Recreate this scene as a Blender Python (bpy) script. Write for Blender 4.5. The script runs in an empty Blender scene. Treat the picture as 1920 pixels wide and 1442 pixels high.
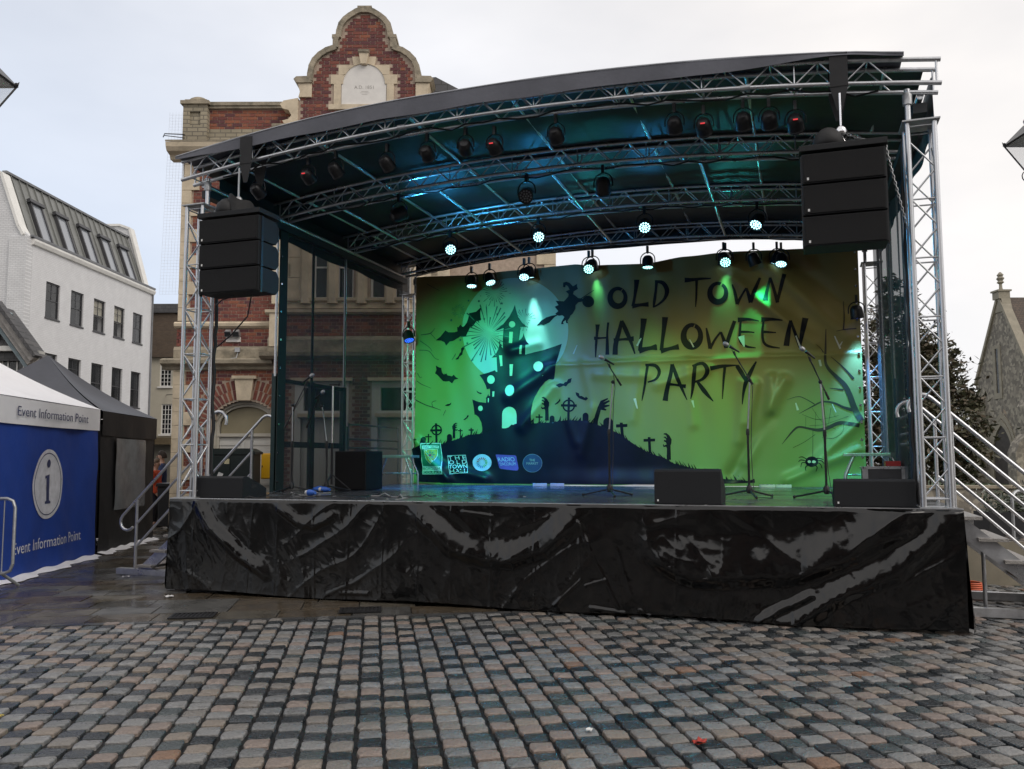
import bpy, bmesh, math, random
from mathutils import Vector, Matrix, geometry, noise

# ------------------------------------------------------------------ camera, sky, sun, exposure
SC = bpy.context.scene
COL = SC.collection
YAW = .3238
RT = Vector((math.cos(YAW), math.sin(YAW), 0))
FW = Vector((-math.sin(YAW), math.cos(YAW), 0))
CAMP = Vector((7.429, -8.808, 1.6))


def make_camera():
    pitch, roll = .0874, .0027
    up = Vector((0, 0, 1))
    f2 = FW * math.cos(pitch) + up * math.sin(pitch)
    u2 = up * math.cos(pitch) - FW * math.sin(pitch)
    r3 = RT * math.cos(roll) - u2 * math.sin(roll)
    u3 = u2 * math.cos(roll) + RT * math.sin(roll)
    cd = bpy.data.cameras.new('camera')
    cd.sensor_width = 36
    cd.lens = 36 * 1607.5 / 1920
    cd.clip_end = 2000
    cam = bpy.data.objects.new('camera', cd)
    COL.objects.link(cam)
    M = Matrix((r3, u3, -f2)).transposed().to_4x4()
    M.translation = CAMP
    cam.matrix_world = M
    SC.camera = cam


make_camera()
SUN_AZ = math.radians(128)     # behind the viewer's right shoulder, veiled by cloud
SUN_EL = math.radians(42)
sd = (FW * math.cos(SUN_AZ) + RT * math.sin(SUN_AZ)) * math.cos(SUN_EL) + Vector((0, 0, math.sin(SUN_EL)))


def make_world():
    w = bpy.data.worlds.new('World')
    SC.world = w
    w.use_nodes = True
    nt = w.node_tree
    N = nt.nodes
    bg = N['Background']
    sky = N.new('ShaderNodeTexSky')
    sky.sky_type = 'NISHITA'
    sky.sun_disc = False
    sky.sun_elevation = SUN_EL
    sky.sun_rotation = math.atan2(sd.x, sd.y)
    tc = N.new('ShaderNodeTexCoord')
    dot = N.new('ShaderNodeVectorMath'); dot.operation = 'DOT_PRODUCT'
    dot.inputs[1].default_value = sd
    nt.links.new(tc.outputs['Generated'], dot.inputs[0])
    mr = N.new('ShaderNodeMapRange')
    mr.inputs['From Min'].default_value = -.72
    mr.inputs['From Max'].default_value = .08
    nt.links.new(dot.outputs['Value'], mr.inputs['Value'])
    ramp = N.new('ShaderNodeMix'); ramp.data_type = 'RGBA'
    ramp.inputs[6].default_value = (7.0, 8.3, 10.5, 1)
    ramp.inputs[7].default_value = (11.8, 11.3, 10.9, 1)
    nt.links.new(mr.outputs['Result'], ramp.inputs[0])
    mp = N.new('ShaderNodeMapping'); mp.inputs['Scale'].default_value = (1, 1, 2.6)
    nt.links.new(tc.outputs['Generated'], mp.inputs['Vector'])
    no = N.new('ShaderNodeTexNoise'); no.inputs['Scale'].default_value = 1.7
    no.inputs['Detail'].default_value = 5; no.inputs['Roughness'].default_value = .5
    nt.links.new(mp.outputs['Vector'], no.inputs['Vector'])
    mr2 = N.new('ShaderNodeMapRange')
    mr2.inputs['From Min'].default_value = .35; mr2.inputs['From Max'].default_value = .65
    mr2.inputs['To Min'].default_value = .70; mr2.inputs['To Max'].default_value = .96
    nt.links.new(no.outputs['Fac'], mr2.inputs['Value'])
    mix = N.new('ShaderNodeMix'); mix.data_type = 'RGBA'
    nt.links.new(mr2.outputs['Result'], mix.inputs[0])
    nt.links.new(sky.outputs['Color'], mix.inputs[6])
    nt.links.new(ramp.outputs[2], mix.inputs[7])
    nt.links.new(mix.outputs[2], bg.inputs['Color'])
    bg.inputs['Strength'].default_value = .095


make_world()
sl = bpy.data.lights.new('sun', 'SUN')
sl.energy = 1.25
sl.angle = math.radians(38)
sl.color = (1, .93, .85)
so = bpy.data.objects.new('sun', sl)
COL.objects.link(so)
so.rotation_euler = (-sd).to_track_quat('-Z', 'Y').to_euler()
so.location = (0, 0, 30)
SC.view_settings.view_transform = 'Standard'
SC.view_settings.look = 'None'
SC.view_settings.exposure = 0.0
SC.view_settings.gamma = 1
SC.view_settings.use_curve_mapping = False
SC.cycles.max_bounces = 6
SC.cycles.diffuse_bounces = 3
SC.cycles.glossy_bounces = 3
SC.cycles.transparent_max_bounces = 12
SC.cycles.sample_clamp_indirect = 6
try:
    SC.cycles.use_denoising = True
except Exception:
    pass

RND = random.Random(11)
PI = math.pi


# ------------------------------------------------------------------ helpers
def Bw(x, y, z=0):
    """a point given in the square's own axes (x along the hall front, y away from the square) as a world point"""
    v = CAMP + RT * x + FW * y
    return Vector((v.x, v.y, z))


def link(o, parent=None):
    COL.objects.link(o)
    if parent is not None:
        o.parent = parent
    return o


def thing(name, label, cat, loc=(0, 0, 0), rz=0, group=None):
    o = bpy.data.objects.new(name, None)
    o.empty_display_size = .2
    link(o)
    o.location = loc
    o.rotation_euler = (0, 0, rz)
    o['label'] = label
    o['category'] = cat
    if group:
        o['group'] = group
    return o


def bthing(name, label, cat, b, group=None, rz=0):
    return thing(name, label, cat, Bw(*b), YAW + rz, group)


def tag(o, label, cat, group=None):
    o['label'] = label
    o['category'] = cat
    if group:
        o['group'] = group
    return o


def struct(o):
    o['kind'] = 'structure'
    return o


class MB:
    def __init__(s):
        s.v = []; s.f = []; s.m = []

    def add(s, vs, fs, mi=0):
        k = len(s.v)
        s.v += [tuple(v) for v in vs]
        s.f += [tuple(i + k for i in f) for f in fs]
        s.m += [mi] * len(fs)
        return s

    def box(s, x0, x1, y0, y1, z0, z1, mi=0, M=None):
        vs = [Vector(p) for p in ((x0, y0, z0), (x1, y0, z0), (x1, y1, z0), (x0, y1, z0), (x0, y0, z1), (x1, y0, z1), (x1, y1, z1), (x0, y1, z1))]
        if M is not None:
            vs = [M @ v for v in vs]
        return s.add(vs, ((0, 3, 2, 1), (4, 5, 6, 7), (0, 1, 5, 4), (1, 2, 6, 5), (2, 3, 7, 6), (3, 0, 4, 7)), mi)

    def bar(s, p, q, w, h, mi=0, up=(0, 0, 1)):
        p = Vector(p); q = Vector(q); d = (q - p).normalized(); u = Vector(up)
        sx = d.cross(u)
        if sx.length < 1e-4:
            sx = d.cross(Vector((1, 0, 0)))
        sx.normalize(); u = sx.cross(d)
        a = sx * w / 2; b = u * h / 2
        vs = [p - a - b, p + a - b, p + a + b, p - a + b, q - a - b, q + a - b, q + a + b, q - a + b]
        return s.add(vs, ((0, 1, 2, 3), (4, 7, 6, 5), (0, 4, 5, 1), (1, 5, 6, 2), (2, 6, 7, 3), (3, 7, 4, 0)), mi)

    def sweep(s, pts, r, n=8, mi=0, caps=True):
        pts = [Vector(p) for p in pts]
        rs = r if isinstance(r, (list, tuple)) else [r] * len(pts)
        vs = []; fs = []
        ref = None
        for i, p in enumerate(pts):
            d = (pts[min(i + 1, len(pts) - 1)] - pts[max(i - 1, 0)]).normalized()
            if ref is None:
                ref = d.cross(Vector((0, 0, 1)))
                if ref.length < 1e-3:
                    ref = d.cross(Vector((1, 0, 0)))
                ref.normalize()
            else:
                ref = (ref - d * ref.dot(d)).normalized()
            b = d.cross(ref)
            for k in range(n):
                a = 2 * PI * k / n
                vs.append(p + (ref * math.cos(a) + b * math.sin(a)) * rs[i])
        for i in range(len(pts) - 1):
            for k in range(n):
                fs.append((i * n + k, i * n + (k + 1) % n, (i + 1) * n + (k + 1) % n, (i + 1) * n + k))
        if caps:
            fs.append(tuple(range(n - 1, -1, -1)))
            fs.append(tuple((len(pts) - 1) * n + k for k in range(n)))
        return s.add(vs, fs, mi)

    def tube(s, p, q, r, n=8, mi=0):
        return s.sweep([p, q], r, n, mi)

    def lathe(s, prof, n=16, c=(0, 0, 0), M=None, mi=0):
        c = Vector(c); vs = []; fs = []
        for r, z in prof:
            for k in range(n):
                a = 2 * PI * k / n
                v = Vector((r * math.cos(a), r * math.sin(a), z))
                if M is not None:
                    v = M @ v
                vs.append(v + c)
        for i in range(len(prof) - 1):
            for k in range(n):
                fs.append((i * n + k, i * n + (k + 1) % n, (i + 1) * n + (k + 1) % n, (i + 1) * n + k))
        fs.append(tuple(range(n - 1, -1, -1)))
        fs.append(tuple((len(prof) - 1) * n + k for k in range(n)))
        return s.add(vs, fs, mi)

    def prism(s, poly, d0, d1, ax='y', mi=0):
        """extrude a 2-D outline between two depths; ax 'y': outline in (x,z), 'z': in (x,y), 'x': in (y,z)"""
        n = len(poly)
        def P(p, d):
            return {'y': (p[0], d, p[1]), 'z': (p[0], p[1], d), 'x': (d, p[0], p[1])}[ax]
        vs = [P(p, d0) for p in poly] + [P(p, d1) for p in poly]
        fs = [tuple(range(n)), tuple(range(2 * n - 1, n - 1, -1))]
        for i in range(n):
            j = (i + 1) % n
            fs.append((i, i + n, j + n, j))
        return s.add(vs, fs, mi)

    def ball(s, c, r, nu=10, nv=7, sc=(1, 1, 1), mi=0):
        pr = [(max(r * math.sin(PI * i / nv), r * .02), -r * math.cos(PI * i / nv)) for i in range(nv + 1)]
        M = Matrix.Diagonal((*sc, 1))
        return s.lathe(pr, nu, c, M, mi)

    def grid(s, fn, nu, nv, mi=0):
        vs = [fn(i / nu, j / nv) for j in range(nv + 1) for i in range(nu + 1)]
        fs = [(j * (nu + 1) + i, j * (nu + 1) + i + 1, (j + 1) * (nu + 1) + i + 1, (j + 1) * (nu + 1) + i) for j in range(nv) for i in range(nu)]
        return s.add(vs, fs, mi)

    def panel(s, u0, u1, z0, z1, y0, y1, holes, mi=0):
        """a wall in the x-z plane, y0 front to y1 back, with rectangular openings (u0,u1,z0,z1)"""
        us = sorted({u0, u1, *[h[0] for h in holes], *[h[1] for h in holes]})
        zs = sorted({z0, z1, *[h[2] for h in holes], *[h[3] for h in holes]})
        def solid(i, j):
            if i < 0 or j < 0 or i >= len(us) - 1 or j >= len(zs) - 1:
                return False
            cu = (us[i] + us[i + 1]) / 2; cz = (zs[j] + zs[j + 1]) / 2
            return u0 < cu < u1 and z0 < cz < z1 and not any(h[0] < cu < h[1] and h[2] < cz < h[3] for h in holes)
        for i in range(len(us) - 1):
            for j in range(len(zs) - 1):
                if not solid(i, j):
                    continue
                a, b, c, d = us[i], us[i + 1], zs[j], zs[j + 1]
                s.add([(a, y0, c), (b, y0, c), (b, y0, d), (a, y0, d)], [(0, 1, 2, 3)], mi)
                s.add([(a, y1, c), (b, y1, c), (b, y1, d), (a, y1, d)], [(3, 2, 1, 0)], mi)
                if not solid(i - 1, j): s.add([(a, y0, c), (a, y1, c), (a, y1, d), (a, y0, d)], [(3, 2, 1, 0)], mi)
                if not solid(i + 1, j): s.add([(b, y0, c), (b, y1, c), (b, y1, d), (b, y0, d)], [(0, 1, 2, 3)], mi)
                if not solid(i, j - 1): s.add([(a, y0, c), (b, y0, c), (b, y1, c), (a, y1, c)], [(3, 2, 1, 0)], mi)
                if not solid(i, j + 1): s.add([(a, y0, d), (b, y0, d), (b, y1, d), (a, y1, d)], [(0, 1, 2, 3)], mi)
        return s

    def mesh(s, name, mats, off=(0, 0, 0), smooth=None):
        me = bpy.data.meshes.new(name)
        o = Vector(off)
        me.from_pydata([Vector(v) + o for v in s.v], [], s.f)
        for m in (mats if isinstance(mats, (list, tuple)) else [mats]):
            me.materials.append(m)
        if any(s.m):
            me.polygons.foreach_set('material_index', s.m)
        if smooth is not None:
            me.shade_smooth()
            me.set_sharp_from_angle(angle=math.radians(smooth))
        me.update()
        return me

    def build(s, name, mats, parent=None, off=(0, 0, 0), smooth=None, bevel=0, flip=True):
        me = s.mesh(name, mats, off, smooth)
        if flip or bevel:
            bm = bmesh.new(); bm.from_mesh(me)
            if flip:
                bmesh.ops.recalc_face_normals(bm, faces=bm.faces)
            if bevel:
                es = [e for e in bm.edges if len(e.link_faces) == 2 and e.calc_face_angle(0) > .6]
                bmesh.ops.bevel(bm, geom=es, offset=bevel, segments=2, affect='EDGES', profile=.7, clamp_overlap=True)
            bm.to_mesh(me); bm.free()
            if smooth is not None:
                me.shade_smooth(); me.set_sharp_from_angle(angle=math.radians(smooth))
        return link(bpy.data.objects.new(name, me), parent)


def inst(me, name, parent=None, M=None):
    o = bpy.data.objects.new(name, me)
    link(o, parent)
    if M is not None:
        o.matrix_basis = M
    return o


def copy_tree(src, loc, rz, label, group=None):
    r = src.copy(); COL.objects.link(r)
    r.location = loc; r.rotation_euler = (0, 0, rz); r['label'] = label
    if group: r['group'] = group
    def rec(a, b):
        for ch in list(a.children):
            c = ch.copy(); COL.objects.link(c); c.parent = b
            rec(ch, c)
    rec(src, r)
    return r


# ------------------------------------------------------------------ materials
MATS = {}


def mat(name, col, rough=.6, metal=0., var=.18, scale=6., bump=0., bscale=None, rvar=0., spec=.5, coat=0., alpha=1., emit=None, es=0., detail=4., dirt=None):
    m = bpy.data.materials.new(name)
    m.use_nodes = True
    nt = m.node_tree; N = nt.nodes; L = nt.links
    b = N['Principled BSDF']
    b.inputs['Roughness'].default_value = rough
    b.inputs['Metallic'].default_value = metal
    b.inputs['Specular IOR Level'].default_value = spec
    b.inputs['Coat Weight'].default_value = coat
    b.inputs['Coat Roughness'].default_value = .1
    b.inputs['Alpha'].default_value = alpha
    tc = N.new('ShaderNodeTexCoord')
    no = N.new('ShaderNodeTexNoise')
    no.inputs['Scale'].default_value = scale
    no.inputs['Detail'].default_value = detail
    no.inputs['Roughness'].default_value = .62
    L.new(tc.outputs['Object'], no.inputs['Vector'])
    mx = N.new('ShaderNodeMix'); mx.data_type = 'RGBA'
    c = Vector(col[:3])
    mx.inputs[6].default_value = (*(c * (1 - var)), 1)
    mx.inputs[7].default_value = (*(c * (1 + var)), 1)
    mr = N.new('ShaderNodeMapRange')
    mr.inputs['From Min'].default_value = .3; mr.inputs['From Max'].default_value = .7
    L.new(no.outputs['Fac'], mr.inputs['Value'])
    L.new(mr.outputs['Result'], mx.inputs[0])
    last = mx.outputs[2]
    if dirt:            # (colour, scale, amount): stains with a shape of their own
        n2 = N.new('ShaderNodeTexNoise'); n2.inputs['Scale'].default_value = dirt[1]; n2.inputs['Detail'].default_value = 6
        n2.inputs['Roughness'].default_value = .7
        L.new(tc.outputs['Object'], n2.inputs['Vector'])
        r2 = N.new('ShaderNodeMapRange'); r2.inputs['From Min'].default_value = .48; r2.inputs['From Max'].default_value = .68
        r2.inputs['To Max'].default_value = dirt[2]
        L.new(n2.outputs['Fac'], r2.inputs['Value'])
        m2 = N.new('ShaderNodeMix'); m2.data_type = 'RGBA'
        L.new(r2.outputs['Result'], m2.inputs[0]); L.new(last, m2.inputs[6])
        m2.inputs[7].default_value = (*dirt[0], 1)
        last = m2.outputs[2]
    L.new(last, b.inputs['Base Color'])
    if rvar:
        n3 = N.new('ShaderNodeTexNoise'); n3.inputs['Scale'].default_value = scale * .45; n3.inputs['Detail'].default_value = 3
        L.new(tc.outputs['Object'], n3.inputs['Vector'])
        r3 = N.new('ShaderNodeMapRange')
        r3.inputs['From Min'].default_value = .35; r3.inputs['From Max'].default_value = .65
        r3.inputs['To Min'].default_value = max(rough - rvar, .02); r3.inputs['To Max'].default_value = min(rough + rvar, 1)
        L.new(n3.outputs['Fac'], r3.inputs['Value']); L.new(r3.outputs['Result'], b.inputs['Roughness'])
    if bump:
        n4 = N.new('ShaderNodeTexNoise'); n4.inputs['Scale'].default_value = bscale or scale * 4; n4.inputs['Detail'].default_value = 5
        L.new(tc.outputs['Object'], n4.inputs['Vector'])
        bu = N.new('ShaderNodeBump'); bu.inputs['Strength'].default_value = bump; bu.inputs['Distance'].default_value = .02
        L.new(n4.outputs['Fac'], bu.inputs['Height']); L.new(bu.outputs['Normal'], b.inputs['Normal'])
    if emit:
        b.inputs['Emission Color'].default_value = (*emit, 1)
        b.inputs['Emission Strength'].default_value = es
    MATS[name] = m
    return m


def brickmat(name, c1, c2, mortar, bw, bh, rough=.8, ms=.012, bump=.4, axes='xz', msmooth=.1, nv=.18):
    m = mat(name, c1, rough)
    nt = m.node_tree; N = nt.nodes; L = nt.links; b = N['Principled BSDF']
    tc = N.new('ShaderNodeTexCoord'); sp = N.new('ShaderNodeSeparateXYZ'); cb = N.new('ShaderNodeCombineXYZ')
    L.new(tc.outputs['Object'], sp.inputs[0])
    a = {'x': 'X', 'y': 'Y', 'z': 'Z'}
    L.new(sp.outputs[a[axes[0]]], cb.inputs[0]); L.new(sp.outputs[a[axes[1]]], cb.inputs[1])
    br = N.new('ShaderNodeTexBrick')
    br.inputs['Scale'].default_value = 1
    br.inputs['Brick Width'].default_value = bw; br.inputs['Row Height'].default_value = bh
    br.inputs['Mortar Size'].default_value = ms; br.inputs['Mortar Smooth'].default_value = msmooth
    br.inputs['Color1'].default_value = (*c1, 1); br.inputs['Color2'].default_value = (*c2, 1); br.inputs['Mortar'].default_value = (*mortar, 1)
    L.new(cb.outputs[0], br.inputs['Vector'])
    no = N.new('ShaderNodeTexNoise'); no.inputs['Scale'].default_value = 2.2; no.inputs['Detail'].default_value = 6
    L.new(tc.outputs['Object'], no.inputs['Vector'])
    mr = N.new('ShaderNodeMapRange'); mr.inputs['From Min'].default_value = .3; mr.inputs['From Max'].default_value = .7
    mr.inputs['To Min'].default_value = 1 - nv; mr.inputs['To Max'].default_value = 1 + nv * .5
    L.new(no.outputs['Fac'], mr.inputs['Value'])
    mu = N.new('ShaderNodeMix'); mu.data_type = 'RGBA'; mu.blend_type = 'MULTIPLY'; mu.inputs[0].default_value = 1
    L.new(br.outputs['Color'], mu.inputs[6]); L.new(mr.outputs['Result'], mu.inputs[7])
    L.new(mu.outputs[2], b.inputs['Base Color'])
    bu = N.new('ShaderNodeBump'); bu.inputs['Strength'].default_value = bump; bu.inputs['Distance'].default_value = .01; bu.invert = True
    L.new(br.outputs['Fac'], bu.inputs['Height']); L.new(bu.outputs['Normal'], b.inputs['Normal'])
    return m


ALU = mat('aluminium', (.62, .63, .65), .34, .85, .10, 9, rvar=.1, dirt=((.3, .3, .3), 14, .35))
STEEL = mat('galvanised_steel', (.42, .43, .44), .45, .7, .15, 14, rvar=.1)
CHROME = mat('chrome', (.8, .8, .82), .15, 1., .03)
BLACK = mat('black_paint', (.018, .018, .02), .5, 0, .3, 20)
BLACKM = mat('black_metal', (.02, .02, .022), .38, .3, .3, 20)
RUBBER = mat('black_rubber', (.015, .015, .016), .7, 0, .3, 20)
GRILLE = mat('speaker_grille', (.012, .012, .013), .75, 0, .25, 260, bump=.6, bscale=420, spec=.25)
CABINET = mat('speaker_cabinet', (.012, .013, .015), .6, 0, .3, 120, bump=.25, bscale=300, spec=.3)
WHITE = mat('white_plastic', (.7, .7, .69), .5)
STONE = mat('bath_stone', (.60, .505, .37), .85, 0, .12, 3.5, bump=.25, bscale=40, dirt=((.25, .21, .15), 2.6, .45))
STONED = mat('weathered_stone', (.32, .275, .205), .9, 0, .25, 5, bump=.5, bscale=30, dirt=((.10, .095, .07), 3.2, .8))
PLAQUE = mat('pale_plaque_stone', (.70, .675, .64), .8, 0, .06, 5, bump=.1, bscale=60)
ENGRAVE = mat('engraved_lettering', (.36, .34, .31), .9)
MORTAR = mat('brick_mortar', (.42, .33, .26), .95, 0, .2, 12)
BR = [mat('red_brick', (.205, .066, .048), .85, 0, .22, 11, bump=.3, bscale=60), mat('dark_red_brick', (.15, .048, .042), .85, 0, .22, 11, bump=.3, bscale=60),
      mat('orange_brick', (.265, .092, .052), .85, 0, .2, 11, bump=.3, bscale=60), mat('plum_brick', (.115, .042, .045), .85, 0, .22, 11, bump=.3, bscale=60)]
GLASS = mat('window_glass', (.03, .033, .037), .05, 0, .3, 1.2, spec=.8, alpha=.5)
CLEARGLASS = mat('clear_window_glass', (.05, .05, .05), .05, 0, .1, 1, spec=.8, alpha=.15)
DARKFRAME = mat('grey_window_frame', (.05, .05, .055), .5)
WHITEPAINT = mat('white_paint', (.74, .73, .70), .55, 0, .06, 3, dirt=((.5, .49, .46), 2.2, .35))
SLATE = brickmat('roof_slate', (.075, .075, .08), (.10, .098, .10), (.035, .035, .035), .28, .18, .75, .008, .5)
LEAD = mat('lead_sheet', (.17, .175, .185), .55, .2, .2, 3)
TARP = mat('black_tarpaulin', (.0028, .0028, .003), .13, 0, .3, 5, bump=.04, bscale=22, rvar=.04, spec=.60, dirt=((.011, .009, .008), 5, .5))
DECK = mat('wet_black_deck', (.075, .078, .085), .20, 0, .35, 2.5, bump=.08, bscale=9, rvar=.10, spec=.35)
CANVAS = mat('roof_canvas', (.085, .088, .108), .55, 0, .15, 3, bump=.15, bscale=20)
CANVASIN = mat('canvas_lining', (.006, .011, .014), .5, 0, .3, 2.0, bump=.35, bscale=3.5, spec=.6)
SCRIM = mat('mesh_scrim', (.030, .035, .038), .8, 0, .2, 3, alpha=.78)
WEBBING = mat('black_webbing', (.02, .02, .022), .8)
CABLE = mat('black_cable', (.012, .012, .013), .5)
CABLEB = mat('blue_plug', (.03, .12, .5), .4)
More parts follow.
